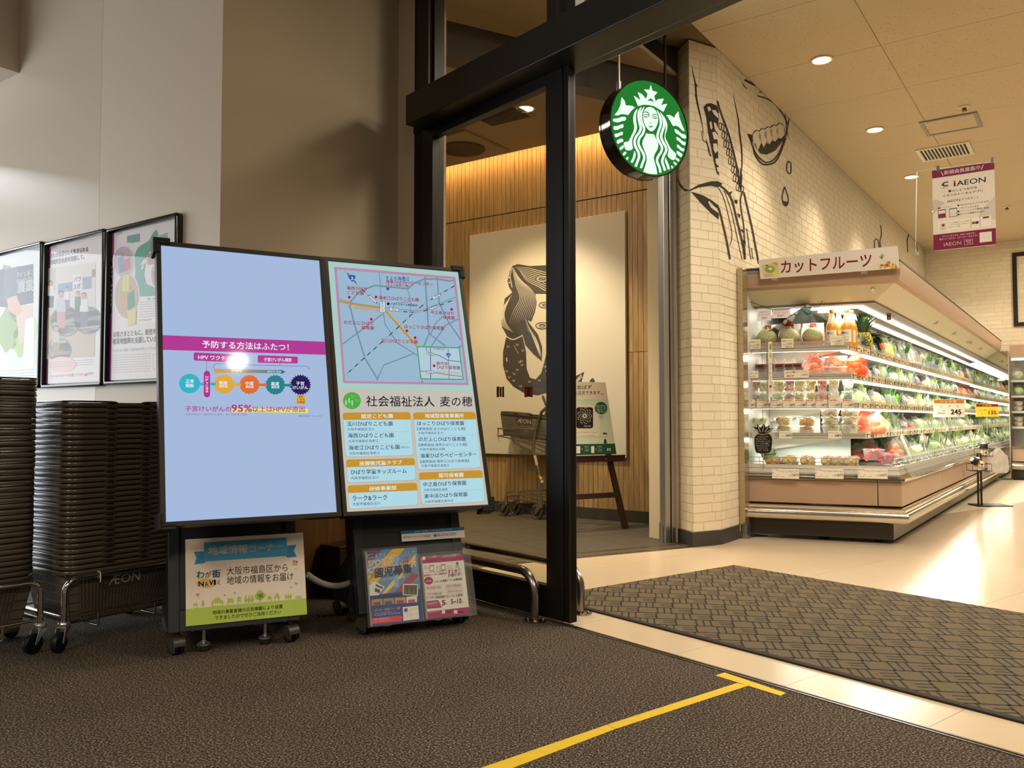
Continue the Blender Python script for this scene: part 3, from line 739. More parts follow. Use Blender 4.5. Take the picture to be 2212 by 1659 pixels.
TEAL = glow('35b3c4'); YEL = glow('e0a63c'); ORG = glow('dd6c2e'); GRN = glow('27808a')
q.poly([(255, 822), (325, 822), (325, 816), (347, 829), (325, 842), (325, 836), (255, 836)], TEAL, 1)
q.poly([(440, 824), (466, 824), (466, 818), (484, 832), (466, 845), (466, 838), (440, 838)], YEL, 1)
q.poly([(575, 826), (604, 826), (604, 820), (622, 833), (604, 846), (604, 840), (575, 840)], ORG, 1)
q.poly([(712, 828), (742, 828), (742, 822), (760, 836), (742, 849), (742, 842), (712, 842)], GRN, 1)
q.circ(200, 826, 57, TEAL, 0, ry=53); q.circ(388, 829, 55, YEL, 0, ry=51, n=40, wav=.03, k=5)
q.circ(525, 831, 53, ORG, 0, ry=51, n=72, wav=.035, k=16); q.circ(665, 833, 52, GRN, 0, ry=52, n=72, wav=.05, k=18); q.circ(802, 833, 54, NAV, 0, ry=53, n=96, wav=.08, k=24)
q.poly(rrpath(277, 311, 757, 901, 16, 4), MG, 2)
for i, ch in enumerate('HPVに感染'): q.text(ch, 287, 797+i*15.6, 301, 797.5+i*15.6, 12.5 if i > 2 else 11, WH, 3, .012)
for s_, x0_, y0_, x1_, y1_, h_ in (('正常', 178, 824, 222, 824, 20), ('細胞', 178, 847, 222, 848, 20), ('軽度', 361, 832, 404, 833, 20), ('異形成', 361, 848, 406, 849, 14), ('中度', 503, 836, 547, 836, 21), ('異形成', 504, 851, 547, 852, 14),
        ('高度', 642, 838, 686, 838, 21), ('異形成', 644, 853, 687, 853, 14), ('子宮', 778, 835, 822, 836, 20), ('けいがん', 760, 858, 842, 858, 20)): q.text(s_, x0_, y0_, x1_, y1_, h_, WH, 4, .014)
q.poly(rrpath(779, 829, 888, 938, 5, 3), YEL, 2)
for i, s_ in enumerate(('毎年', '1.1万人', 'が罹患')): q.text(s_, 791 if i == 0 else 783, 903+i*15, 815 if i == 0 else 825, 903.5+i*15, 11, glow('5a3b12'), 3, .012)
q.poly([(430, 960), (842, 962), (842, 985), (430, 982)], glow('e9e45a'), 0)
q.text('子宮けいがんの', 175, 977, 425, 979, 30, MG, 1, .012); q.text('95%', 428, 979, 538, 980, 38, MG, 1, .016); q.text('以上はHPVが原因', 542, 981, 826, 981, 32, MG, 1, .012)
q.text('女性の80%が一度はHPVに感染、主に性交渉で感染。', 175, 999, 518, 1000, 12, MG, 1); q.text('資料引用元：みんパピ！', 790, 1008, 920, 1008, 11, glow('555a72'), 1)
q.build('screen_image', p1, 'pink band, coloured circles and Japanese text on the pale blue screen')
# --- right display
t2, f2_, p2, DM2, (l, r, bt, tp, bz) = stand(onz(786, 1375), radians(26.6), 'tall tilted digital display showing a street map over a list of nurseries', d2)
scr = MB().box(l, r, -.001, .004, bt, tp).build('screen', glow('b9e0d8', .8), p2)
guard(p2, r+bz, tp+bz, 1, 1); guard(p2, r+bz, bt-bz, 1, -1)
q = Pr((0, -.001, 0), (1, 0, 0), (0, 0, 1), (0, -1, 0), DM2, crop(700, 540, 5.529))
G = .86
MAPB = glow('a3c4dc', G); PK = glow('c88fb2', G); RD = glow('c8182c', G); RT = glow('a81c40', G); BK = glow('171a28', G); GY = glow('8296ae', G); OR = glow('d69a32', G); WT = glow('e8eef2', G); GN = glow('59a862', G); BL = glow('2157ae', G); TX = glow('20223c', G)
q.poly([(120, 200), (1568, 322), (1728, 1615), (228, 1590)], PK, 0); q.poly([(152, 230), (1542, 348), (1698, 1588), (252, 1565)], MAPB, 1)
for P, wd_ in (([(660, 272), (690, 660)], 9), ([(940, 295), (1000, 480), (1040, 640), (1020, 780)], 9), ([(1205, 320), (1240, 860), (1255, 1000), (1190, 1150)], 18), ([(1350, 332), (1375, 640), (1490, 870), (1640, 1085)], 16),
        ([(305, 690), (315, 620), (420, 500), (600, 425), (1000, 465), (1080, 395), (1200, 348), (1350, 348), (1500, 372), (1548, 360)], 20), ([(222, 1125), (700, 765)], 16), ([(315, 690), (350, 850), (490, 1300), (640, 1545)], 18),
        ([(820, 690), (850, 635), (1040, 620)], 9), ([(1255, 1000), (1450, 1150)], 16), ([(1280, 1150), (1450, 900), (1600, 825)], 15), ([(1270, 1010), (1330, 880), (1420, 790)], 13), ([(630, 1560), (712, 1375), (1065, 1240)], 14), ([(1600, 1165), (1645, 1140)], 18), ([(1165, 1590), (1172, 1555)], 18)):
    q.stroke(P, wd_, GY, 2)
q.stroke([(180, 612), (300, 640), (480, 672), (665, 694)], 22, OR, 3); q.stroke([(735, 730), (1108, 1150)], 24, OR, 3); q.stroke([(178, 580), (230, 605), (350, 636), (670, 682)], 3, BK, 3)
def rail(P, w_=10):
    q.stroke(P, w_, BK, 4)
    q.stroke(P, w_*.62, glow('c3d4e0', G), 5, dash=46)
rail([(240, 238), (420, 440), (560, 575), (670, 670)]); rail([(250, 1500), (480, 1290), (735, 1060), (900, 910), (1090, 730), (1230, 620), (1555, 430)]); rail([(720, 712), (900, 735), (1130, 750), (1240, 715), (1570, 590)])
q.stroke([(730, 690), (900, 712), (1130, 730), (1240, 695), (1570, 565)], 4, BK, 4)
q.stroke([(708, 750), (725, 885), (870, 1110), (1110, 1260)], 5, TX, 4)
q.poly([(282, 303), (330, 297), (375, 310), (375, 330), (345, 383), (325, 380), (284, 325)], glow('5f86b8', G), 6); q.poly([(290, 309), (330, 304), (368, 315), (367, 328), (343, 374), (328, 371), (292, 325)], BL, 7); q.text('2', 320, 358, 346, 359, 36, WT, 8, .02)
q.poly([(520, 553), (550, 536), (636, 622), (610, 640)], BK, 6); q.poly([(526, 554), (550, 541), (630, 622), (610, 634)], WT, 7); q.text('海老江', 540, 556, 614, 630, 24, TX, 8)
q.rect(665, 620, 728, 750, BK, 6); q.rect(669, 624, 724, 746, WT, 7)
for i, ch in enumerate('野田阪神'): q.text(ch, 684, 655+i*28, 709, 656+i*28, 24, TX, 8)
q.poly([(780, 685), (892, 700), (890, 740), (780, 726)], BK, 6); q.poly([(784, 690), (888, 704), (886, 735), (784, 722)], WT, 7); q.text('野田', 810, 722, 866, 728, 24, TX, 8)
q.poly([(1284, 563), (1378, 522), (1390, 550), (1300, 598)], BK, 6); q.poly([(1290, 565), (1376, 527), (1385, 549), (1302, 592)], WT, 7); q.text('福島', 1316, 577, 1366, 553, 24, TX, 8)
q.poly([(1252, 690), (1352, 660), (1356, 690), (1262, 722)], BK, 6); q.poly([(1257, 692), (1348, 665), (1352, 688), (1264, 716)], WT, 7); q.text('新福島', 1270, 708, 1344, 686, 22, TX, 8)
for x, y, c_ in ((760, 467, BL), (299, 568, RD), (618, 565, RD), (765, 646, BK), (1521, 713, RD), (562, 830, RD), (986, 968, RD), (1085, 1050, RD)): q.circ(x, y, 17, c_, 8)
for s_, x0_, y0_, x1_, y1_, h_, c_ in (('そよら海老江', 733, 358, 1018, 372, 46, BL), ('海東ひばりベビーセンター', 735, 400, 1298, 436, 44, RT), ('(そよら海老江2階)', 740, 440, 1013, 452, 34, RT), ('海西ひばり', 268, 478, 510, 492, 44, RT), ('こども園', 276, 532, 470, 543, 42, RT), ('海老江ひばりこども園', 650, 594, 1128, 620, 44, RT),
        ('イオンスタイル野田阪神', 792, 660, 1110, 680, 28, BK), ('阪神高速3号神戸線', 350, 706, 655, 745, 30, OR), ('中之島ひばり', 1274, 768, 1544, 782, 42, RT), ('保育園', 1418, 828, 1556, 836, 42, RT), ('のだふじひばり', 234, 888, 583, 904, 46, RT), ('保育園', 443, 952, 593, 958, 44, RT), ('ほっこりひばり保育園', 957, 940, 1428, 960, 46, RT), ('玉川ひばりこども園', 677, 1108, 1114, 1122, 44, RT)):
    q.text(s_, x0_, y0_, x1_, y1_, h_, c_, 9, .014)
q.poly([(1103, 1148), (1618, 1165), (1666, 1556), (1148, 1548)], GN, 6); q.poly([(1118, 1164), (1606, 1178), (1652, 1542), (1160, 1534)], glow('bcd8e6', G), 7)
q.stroke([(1480, 1180), (1492, 1540)], 10, GY, 8); q.stroke([(1268, 1168), (1272, 1536)], 7, TX, 8); q.stroke([(1215, 1165), (1232, 1230), (1370, 1262), (1480, 1322), (1628, 1336)], 6, TX, 8); q.stroke([(1145, 1448), (1280, 1458), (1450, 1490), (1646, 1514)], 8, glow('a8642c', G), 8)
for P, s_ in (([(1226, 1213), (1306, 1237), (1306, 1268), (1226, 1244)], '鴫野'), ([(1226, 1440), (1306, 1446), (1306, 1484), (1226, 1476)], '緑橋')):
    q.poly(P, TX, 9); q.poly([(P[0][0]+4, P[0][1]+5), (P[1][0]-4, P[1][1]+3), (P[2][0]-4, P[2][1]-5), (P[3][0]+4, P[3][1]-3)], WT, 10); q.text(s_, P[3][0]+16, P[3][1]-2, P[2][0]-14, P[2][1]-8, 22, TX, 11)
q.poly([(1455, 1240), (1482, 1234), (1510, 1246), (1510, 1260), (1484, 1288), (1456, 1258)], BL, 9); q.text('479', 1468, 1268, 1498, 1270, 18, WT, 10)
q.circ(1312, 1386, 17, RD, 9); q.text('東中浜', 1338, 1376, 1478, 1380, 40, RT, 9, .014); q.text('ひばり保育園', 1345, 1424, 1620, 1430, 42, RT, 9, .014); q.text('至 城東区役所↑', 1308, 1194, 1452, 1198, 20, TX, 9); q.text('阪神高速13号東大阪線', 1340, 1470, 1608, 1490, 28, OR, 9)
q.conv = crop(700, 830, 5.529)
CR = glow('d2cbc0', G); LB = glow('b7e2f0', .9); GD = glow('d29c34', G); HW = glow('e6f0ea', G)
ya = q.uv(165, 55)[1]; q.rect(l+.0005, bt+.0005, r-.0005, ya, CR, 0, False)
q.circ(332, 197, 107, glow('52b848', G), 1, ry=102)
for x, y in ((262, 220), (300, 195), (336, 222)): q.circ(x, y, 12, glow('a8e0b4', G), 2, ry=32); q.stroke([(x, y+28), (x+2, 285)], 3, glow('a8e0b4', G), 2)
for x, y in ((345, 142), (400, 190)): q.stroke([(x-35, y-12), (x-10, y+2), (x+30, y-12), (x+12, y+16), (x-20, y+20), (x-10, y+2)], 3, glow('a8e0b4', G), 2)
q.text('社会福祉法人', 502, 266, 1318, 268, 128, BK, 1, .006); q.text('麦の穂', 1386, 266, 1770, 266, 120, BK, 1, .006)
def card(P, head, yh, rows, hx):
    (x0, y0), (x1, y1), (x2, y2), (x3, y3) = P; rr = 38
    def rnd(Q, n=4):
        out = []
        for i in range(4):
            p, a, b = V(Q[i]), V(Q[i-1]), V(Q[(i+1) % 4]); u1 = (a-p).normalized(); u2 = (b-p).normalized()
            for k in range(n+1): 
                t_ = k/n; out.append(tuple(p+u1*rr*(1-t_)**2+u2*rr*t_**2))
        return out
    q.poly(rnd(P), GD, 1)
    lx = lambda y: x0+(x3-x0)*(y-y0)/(y3-y0); rx = lambda y: x1+(x2-x1)*(y-y1)/(y2-y1)
    R = rnd(P); low = [p for p in R if p[1] > (yh+ (y3+y0)/2)/2]
    yhr = yh+(y2-y3)*(1-(y3-yh)/(y3-y0)) if False else yh+hx[4]
    low = R[10:20]
    q.poly([(lx(yh)+3, yh), (rx(yhr)-3, yhr)]+[(p[0]+(3 if p[0] < (x2+x3)/2 else -3), p[1]-4) for p in low], LB, 2)
    q.text(head, hx[0], hx[1], hx[2], hx[3], 52, HW, 3, .02)
    for s_, xa, yb_, xb, yc, h_ in rows:
        if s_ == '-': q.stroke([(xa, yb_), (xb, yc)], 4, GY, 3, dash=12)
        else: q.text(s_, xa, yb_, xb, yc, h_, TX, 3, .008 if h_ > 40 else 0)
card([(220, 340), (1030, 332), (1068, 852), (256, 872)], '認定こども園', 427, [('玉川ひばりこども園', 274, 502, 818, 498, 54), ('大阪市福島区玉川', 276, 556, 600, 553, 34), ('-', 270, 578, 1020, 567, 0), ('海西ひばりこども園', 284, 642, 830, 636, 54), ('大阪市福島区海老江', 286, 697, 650, 692, 34), ('-', 280, 718, 1030, 706, 0), ('海老江ひばりこども園', 294, 788, 900, 776, 54), ('（令和5年4月1日から）', 910, 770, 1022, 766, 30), ('大阪市福島区海老江', 298, 845, 662, 838, 34)], (443, 410, 820, 404, -4))
card([(262, 900), (1082, 882), (1096, 1146), (276, 1180)], '放課後児童クラブ', 992, [('ひばり学童キッズルーム', 318, 1080, 985, 1062, 58), ('大阪市福島区玉川', 318, 1140, 646, 1130, 36)], (420, 974, 930, 958, -24))
card([(280, 1210), (1110, 1176), (1124, 1446), (296, 1494)], '研修事業部', 1300, [('ラーク&ラーク', 338, 1394, 752, 1382, 62), ('大阪市福島区玉川', 340, 1453, 670, 1440, 38)], (540, 1276, 862, 1262, -30))
card([(1060, 338), (1806, 330), (1872, 1000), (1118, 1026)], '地域型保育事業所', 424, [('ほっこりひばり保育園', 1112, 494, 1668, 492, 52), ('【連携施設:玉川ひばりこども園】', 1112, 552, 1684, 550, 36), ('大阪市福島区玉川', 1122, 600, 1420, 597, 32), ('-', 1115, 622, 1800, 608, 0), ('のだふじひばり保育園', 1130, 686, 1688, 680, 54), ('【連携施設:海西ひばりこども園】', 1130, 744, 1706, 738, 36), ('大阪市福島区大開', 1140, 794, 1440, 790, 32), ('-', 1133, 816, 1825, 800, 0), ('海東ひばりベビーセンター', 1150, 884, 1818, 862, 54), ('【連携施設:海老江ひばり保育園】', 1150, 943, 1730, 932, 36), ('大阪市福島区海老江', 1160, 992, 1498, 986, 34)], (1203, 404, 1668, 402, -4))
card([(1128, 1056), (1890, 1026), (1922, 1406), (1166, 1446)], '認可保育園', 1143, [('中之島ひばり保育園', 1184, 1226, 1694, 1204, 54), ('大阪市福島区福島', 1187, 1281, 1475, 1272, 34), ('-', 1180, 1296, 1888, 1260, 0), ('東中浜ひばり保育園', 1196, 1366, 1708, 1340, 54), ('大阪市城東区東中浜', 1200, 1422, 1544, 1406, 34)], (1368, 1116, 1662, 1108, -24))
q.build('screen_image', p2, 'street map with red dots above yellow-headed lists')
# --- bodies of the two stands: leaning steel column on a wheeled base
def body(t, f, yaw, tilt, fx, wdt, dep=.42, top=1.28):
    """fx: local x of the left side; the front face leans back from the front foot"""
    k = tan(tilt); y0 = .012; zb = .085
    yb = lambda z: y0 + k*(z-zb)
    mb = MB(); th = .04
    prof = lambda z0, z1, d: [(yb(z0), z0), (yb(z1), z1), (yb(z1)+d, z1), (yb(z0)+d, z0)]
    for x in (fx, fx+wdt-th): mb.prism([(x, y, z) for y, z in prof(zb, top, .09)], (th, 0, 0))
    for z0, z1 in ((zb, zb+.075), (zb+.42, zb+.50), (top-.1, top)): mb.prism([(fx+th, y, z) for y, z in prof(z0, z1, .085)], (wdt-2*th, 0, 0))
    mb.build('frame', m_body, t, bevel=.003)
    MB().prism([(fx+th, y+.012, z) for y, z in prof(zb+.075, top-.1, .05)], (wdt-2*th, 0, 0)).build('front_panel', mat('dark charcoal panel', '#16181a', .5), t)
    s_ = MB()
    for x in (fx, fx+wdt-.03): s_.prism([(x, y0+.05, zb), (x, y0+dep, zb), (x, y0+dep, zb+.075), (x, y0+.2, zb+.2), (x, yb(.75)+.09, .75), (x, yb(.6)+.08, .6)], (.03, 0, 0))
    s_.box(fx+.03, fx+wdt-.03, y0+dep-.04, y0+dep, zb, zb+.06)
    s_.build('base', m_body, t, bevel=.003)
    for x, y in ((fx+.03, y0+.03), (fx+wdt-.03, y0+.03), (fx+.03, y0+dep-.03), (fx+wdt-.03, y0+dep-.03)): caster(t, x, y, .35)
    for x in (fx+wdt*.27, fx+wdt*.74):
        MB().cyl((x, y0+.045, .025), (x, y0+.045, zb+.02), .006, 8).lathe([(.024, .02), (.024, .027), (.01, .032), (.01, .036)], 12, M=Matrix.Translation((x, y0+.045, 0))).build('levelling_foot', m_steel, t, smooth=40)
        MB().lathe([(.02, 0), (.022, .004), (.02, .0199)], 12, M=Matrix.Translation((x, y0+.045, 0))).build('rubber_foot', m_blackg, t)
    M = Matrix(((1, 0, 0, 0), (0, cos(tilt), sin(tilt), y0-k*zb*cos(tilt)**2), (0, -sin(tilt), cos(tilt), k*zb*cos(tilt)*sin(tilt)), (0, 0, 0, 1)))
    # panel plane through the leaning front: local x, up along the lean
    up = V((0, sin(tilt), cos(tilt))); n = V((0, -cos(tilt), sin(tilt))); o = V((0, y0-k*zb, 0))
    return o, up, n
tl1 = radians(17)
o_, up_, n_ = body(t1, f1, radians(25.5), tl1, -.015, .475)
def face(f, o, up, n, off, conv): return Pr(o+n*off, (1, 0, 0), up, n, f.M, conv)
q = face(f1, o_, up_, n_, .004, None); k_ = [q.uv(*p) for p in ((400, 1166), (654, 1150), (664, 1327), (402, 1353))]
xa, xb = (k_[0][0]+k_[3][0])/2, (k_[1][0]+k_[2][0])/2; za, zb_ = (k_[2][1]+k_[3][1])/2, (k_[0][1]+k_[1][1])/2
def board(name, m, x0, x1, z0, z1, parent, o, up, n, th, off=0.0005):
    P = [o+n*off+V((x, 0, 0))+up*z for x, z in ((x0, z0), (x1, z0), (x1, z1), (x0, z1))]
    return MB().prism(P, n*th).build(name, m, parent)
bd = board('sign_board', ink('efe2d4'), xa, xb, za, zb_, t1, o_, up_, n_, .0035)
q = face(f1, o_, up_, n_, .004, crop(330, 1090, 4.7405))
SB, SB2 = '4a9fd0', '3c8fc2'; LG = 'b4cf5c'
q.rect(xa, za, xb, q.uv(900, 1020)[1], LG, 0, False)
q.poly([(422, 484), (524, 478), (524, 600), (425, 613), (448, 548)], SB2, 0); q.poly([(1375, 420), (1470, 412), (1446, 473), (1474, 534), (1380, 542)], SB2, 0)
q.poly([(522, 387), (1370, 336), (1378, 526), (525, 584)], SB, 1); q.poly([(525, 600), (525, 584), (542, 583)], '1c2f4a', 1); q.poly([(1366, 527), (1380, 526), (1380, 542)], '1c2f4a', 1)
q.text('地域情報', 570, 517, 970, 496, 90, 'f2ead8', 2, .02); q.text('コーナー', 988, 492, 1326, 462, 70, 'f2ead8', 2, .02)
q.text('大阪市福島区から', 757, 724, 1382, 684, 84, '17131a', 2); q.text('地域の情報をお届け', 757, 822, 1440, 774, 86, '17131a', 2)
q.circ(545, 805, 100, 'eebf3c', 1, ry=50)
for ch, x, y, s_, c_ in (('わ', 448, 758, 78, '2f9a46'), ('が', 536, 748, 62, 'd23a62'), ('街', 608, 752, 84, '2a52a4')): q.text(ch, x, y, x+s_, y-6, s_*.98, 'ffffff', 2, .06); q.text(ch, x, y, x+s_, y-6, s_*.98, c_, 3, .02)
for ch, x, y, s_, c_ in (('N', 470, 838, 50, '1a1512'), ('A', 532, 840, 36, '2f7fc8'), ('V', 578, 826, 42, '1a1512'), ('I', 628, 822, 14, '1a1512')): q.text(ch, x, y, x+s_, y-2, 50, 'ffffff', 2, .06); q.text(ch, x, y, x+s_, y-2, 50, c_, 3, .03)
for a in (-.5, 0, .5): q.stroke([(662, 795+a*20), (688, 795+a*44)], 6, 'd23a3a', 3)
q.text('地域の事業者様の広告掲載により設置', 610, 1128, 1330, 1062, 42, '1d2412', 2, .006); q.text('できましたのでぜひご活用ください', 635, 1182, 1312, 1118, 42, '1d2412', 2, .006)
def house(x, y, w_, h_, win=1, flat=False):
    if flat: q.poly([(x, y), (x+w_, y-w_*.055), (x+w_-2, y-h_-w_*.05), (x+4, y-h_)], LG, 1)
    else: q.poly([(x+4, y), (x+w_-4, y-w_*.055), (x+w_-6, y-h_*.55), (x+w_+4, y-h_*.55), (x+w_*.62, y-h_), (x+w_*.38, y-h_), (x-6, y-h_*.5), (x+4, y-h_*.5)], LG, 1)
    for k in range(win):
        wx = x+w_*(.18+.7*k/max(1, win)); q.rect(wx, y-h_*.42, wx+w_*.42/max(1, win)+6, y-h_*.14, 'efe2d4', 2)
house(415, 1066, 48, 62); house(598, 1050, 130, 95, 4); house(762, 1040, 68, 78, 2, True); house(862, 1028, 42, 84, 2, True); house(1172, 1004, 48, 74); house(1243, 998, 60, 92)
def tree(x, y, h_, w_): q.stroke([(x, y), (x, y-h_*.5)], 5, LG, 1); q.poly([(x, y-h_), (x+w_/2, y-h_*.45), (x+w_*.35, y-h_*.25), (x, y-h_*.2), (x-w_*.35, y-h_*.25), (x-w_/2, y-h_*.45)], LG, 1)
tree(514, 1060, 96, 36)
for k in range(3): tree(952+k*33, 1022-k*2, 100, 34); tree(1364+k*24, 978-k*1.5, 72, 24)
q.stroke([(1100, 1010), (1100, 920)], 13, LG, 1)
for x, y, r_ in ((1072, 940, 30), (1128, 930, 28), (1098, 908, 34), (1100, 945, 34)): q.circ(x, y, r_, LG, 1)
q.poly([(1455, 962), (1460, 946), (1474, 942), (1482, 928), (1520, 926), (1522, 958)], LG, 1); q.rect(1486, 933, 1500, 943, 'efe2d4', 2); q.rect(1503, 932, 1515, 942, 'efe2d4', 2)
for x, y, s_ in ((738, 930, 14), (845, 905, 16), (1420, 848, 14), (1472, 808, 18)): q.poly([(x-s_, y-s_), (x, y-s_*.2), (x+s_, y-s_*.4), (x+s_*.1, y+s_*.3), (x-s_*.4, y+s_)], '6fa6c8', 1)
for x, y, s_ in ((1456, 597, 13), (460, 925, 8)):
    for a, c_ in ((0, 'e0566e'), (1, '6fa6d8'), (2, 'b9c23c'), (3, 'ee9a3c')): q.circ(x+cos(a*1.57+.6)*s_*1.5, y-sin(a*1.57+.6)*s_*1.5, s_, c_, 1)
    q.text('~', x-4, y+66 if s_ > 10 else y+40, x+18, y+64 if s_ > 10 else y+38, 10, 'e08a8a', 1)
q.build('sign_print', t1, 'blue ribbon title, town skyline and Japanese text on white')
for k in range(8): 
    x = xa+.02+k*.055; P = [o_+n_*.001+V((x+dx_, 0, 0))+up_*(za-.02+dz_) for dx_, dz_ in ((0, 0), (.008, 0), (.008, .003), (0, .003))]; MB().prism(P, n_*.002).build('slot_tab', m_blackg, t1)
# right stand: contact strip and the acrylic leaflet holder
o_, up_, n_ = body(t2, f2_, radians(26.6), tl1, -.015, .475)
q = face(f2_, o_, up_, n_, .003, crop(660, 1090, 5.267)); k_ = [q.uv(*p) for p in ((1087, 303), (1803, 252), (1813, 370), (1098, 424))]
sx0, sx1 = k_[0][0], (k_[1][0]+k_[2][0])/2; sz0, sz1 = (k_[2][1]+k_[3][1])/2, (k_[0][1]+k_[1][1])/2
board('contact_strip', ink('e6e3da'), sx0, sx1, sz0, sz1, t2, o_, up_, n_, .0025)
q.rect(sx0, sz1-(sz1-sz0)*.3, sx1, sz1, '2f6aa8', 0, False); q.text('広告内容・広告掲載についてのお問い合わせはこちらまで', 1240, 318, 1664, 286, 15, 'e6e3da', 1)
q.text('株式会社サイネックス 大阪支店', 1112, 386, 1422, 368, 26, '3a3a44', 1); q.text('06-6766-3350', 1498, 362, 1716, 346, 30, '2f4f80', 1); q.circ(1473, 352, 17, '2f5fa0', 1); q.stroke([(1466, 346), (1470, 355), (1480, 360)], 5, 'e6e3da', 2)
q.build('contact_print', t2)
hq = face(f2_, o_, up_, n_, .05, crop(660, 1090, 5.267)); k_ = [hq.uv(*p) for p in ((672, 480), (1868, 470), (1950, 1255), (728, 1396))]
hx0, hx1 = (k_[0][0]+k_[3][0])/2+.005, (k_[1][0]+k_[2][0])/2; hz0, hz1 = (k_[2][1]+k_[3][1])/2, (k_[0][1]+k_[1][1])/2
t = thing('leaflet_holder', 'clear acrylic two-bay leaflet holder on the front of the right display stand', 'holder', f2_)
bq = lambda x, off, z: o_+n_*off+V((x, 0, 0))+up_*z
hm = (hx0+hx1)/2
a_ = MB()
def slab(x0, x1, f0, f1, z0, z1): a_.add([bq(x, f, z) for z in (z0, z1) for f in (f0, f1) for x in (x0, x1)], [(0, 2, 3, 1), (4, 5, 7, 6), (0, 1, 5, 4), (2, 6, 7, 3), (0, 4, 6, 2), (1, 3, 7, 5)])
slab(hx0, hx1, .004, .006, hz0, hz1+.012); slab(hx0, hx1, .05, .052, hz0, hz1-.03); slab(hx0, hx1, .006, .05, hz0, hz0+.002)
for x in (hx0, hm-.001, hx1-.002): slab(x, x+.002, .006, .05, hz0+.002, hz1-.01)
a_.build('acrylic_case', m_clear, t)
def leaflet(name, lab, x0, x1, z0, z1, off, th):
    t = thing(name, lab, 'leaflet', f2_)
    P = [bq(x, off, z) for x, z in ((x0, z0), (x1, z0), (x1, z1), (x0, z1))]
    MB().prism(P, n_*th).build('paper', ink('e9e4dc'), t)
    return t, Pr(o_+n_*(off+th), (1, 0, 0), up_, n_, f2_.M, crop(660, 1090, 5.267))
t, q = leaflet('leaflet_stack', 'blue and yellow kindergarten leaflets in the left bay of the holder', hx0+.006, hm-.006, hz0+.004, hz1-.002, .018, .024)
zz = lambda x, y: q.uv(x, y)
ex0, ex1, ez0, ez1 = hx0+.006, hm-.006, hz0+.004, hz1-.002
def cl(P, m, l_): 
    P = clip_convex([q.uv(*p) for p in P], [(ex0, ez0), (ex1, ez0), (ex1, ez1), (ex0, ez1)]); q.poly(P, m, l_, False)
q.rect(ex0, ez0, ex1, ez1, '5f8fb4', 0, False)
cl([(690, 480), (900, 470), (700, 720)], '6a5478', 1); cl([(1020, 470), (1150, 470), (760, 960), (700, 830)], 'e2b53c', 1); cl([(1250, 560), (1250, 660), (870, 1060), (830, 1060)], 'e8c84c', 1); cl([(1140, 580), (1180, 640), (1010, 900), (1090, 720)], 'b03c56', 1); cl([(760, 720), (900, 640), (830, 760), (720, 880)], 'e4cfa4', 1); cl([(1210, 780), (1300, 800), (1060, 1020), (1010, 1000)], 'a83a58', 1)
cl([(690, 1040), (1310, 960), (1340, 1330), (720, 1395)], '23347e', 2); cl([(690, 1040), (1100, 1010), (1250, 1040), (1250, 1090), (700, 1130)], '23347e', 2)
cl([(720, 920), (790, 870), (900, 940), (830, 1030), (730, 1040)], 'ddd8d4', 3); cl([(800, 905), (880, 940), (872, 960), (795, 925)], '3a3a48', 4); cl([(790, 945), (850, 970), (845, 1010), (785, 990)], '3c4a66', 4)
q.circ(1035, 620, 34, '7fb0dc', 2); cl([(1010, 655), (1050, 650), (1060, 940), (1010, 945)], '7fb0dc', 2)
q.text('どこまでもベストをつくせ', 694, 614, 1244, 566, 50, 'f2eee6', 5, .012); q.text('SPORTS', 710, 706, 988, 672, 66, 'f4efe6', 5, .03); q.text('KINDERGARDEN', 706, 784, 1256, 706, 62, 'f0e8da', 5, .03); q.text('CENTER OSAKA', 1080, 648, 1238, 626, 18, 'f0b0a8', 5)
q.text('園児募集', 788, 836, 1206, 776, 108, '1e2a66', 6, .02); q.text('バディスポーツ幼児園', 862, 872, 1126, 838, 30, 'e8e2da', 5)
cl([(1108, 902), (1280, 908), (1276, 1040), (1104, 1030)], 'e9e4dc', 4); cl([(1118, 914), (1270, 918), (1266, 1028), (1114, 1022)], '6a4a3e', 5); cl([(1118, 965), (1270, 968), (1266, 1028), (1114, 1022)], '5c6a44', 6); 
for x in (1150, 1200, 1240): cl([(x, 930), (x+14, 930), (x+10, 1015), (x-2, 1015)], '3c3a42', 7)
for i, (c1, c2) in enumerate((('b08a5e', '7a4a3c'), ('8c8a80', '4a4a4a'), ('b49a6a', '8a4a44'), ('dcdcd8', 'c84a4a'))): 
    x = 752+i*131; cl([(x, 1080-i*10), (x+122, 1070-i*10), (x+124, 1140-i*10), (x+2, 1152-i*10)], c1, 4); cl([(x+20, 1112-i*10), (x+100, 1106-i*10), (x+100, 1140-i*10), (x+20, 1148-i*10)], c2, 5)
q.text('バディスポーツ幼児園 センター大阪校', 780, 1220, 1078, 1190, 30, 'e8e4ee', 5, .01); q.text('〒553-0001 大阪市福島区海老江 1-1-23', 780, 1246, 1030, 1224, 14, 'c8c8dc', 5); q.text('TEL 06-6345-8867  FAX 06-6345-8868', 780, 1270, 1078, 1240, 16, 'c8c8dc', 5)
cl([(1104, 1168), (1280, 1148), (1292, 1300), (1112, 1324)], 'ece7dc', 4); cl([(1120, 1184), (1158, 1180), (1160, 1218), (1122, 1222)], '2c4a8c', 5)
for P in ([(1120, 1230), (1200, 1260), (1286, 1240)], [(1200, 1160), (1200, 1310)], [(1140, 1300), (1180, 1200), (1270, 1180)]): q.stroke(P, 3, 'b8b0a0', 5)
cl([(728, 1300), (1080, 1260), (1100, 1275), (1096, 1318), (1080, 1330), (730, 1362)], 'd23a50', 4); q.text('入園説明会・体験会のお申し込みは', 768, 1316, 942, 1298, 15, 'f4e4e4', 5); q.text('ホームページからお申し込みください', 768, 1342, 978, 1316, 15, 'f4e4e4', 5)
q.build('leaflet_print', t)
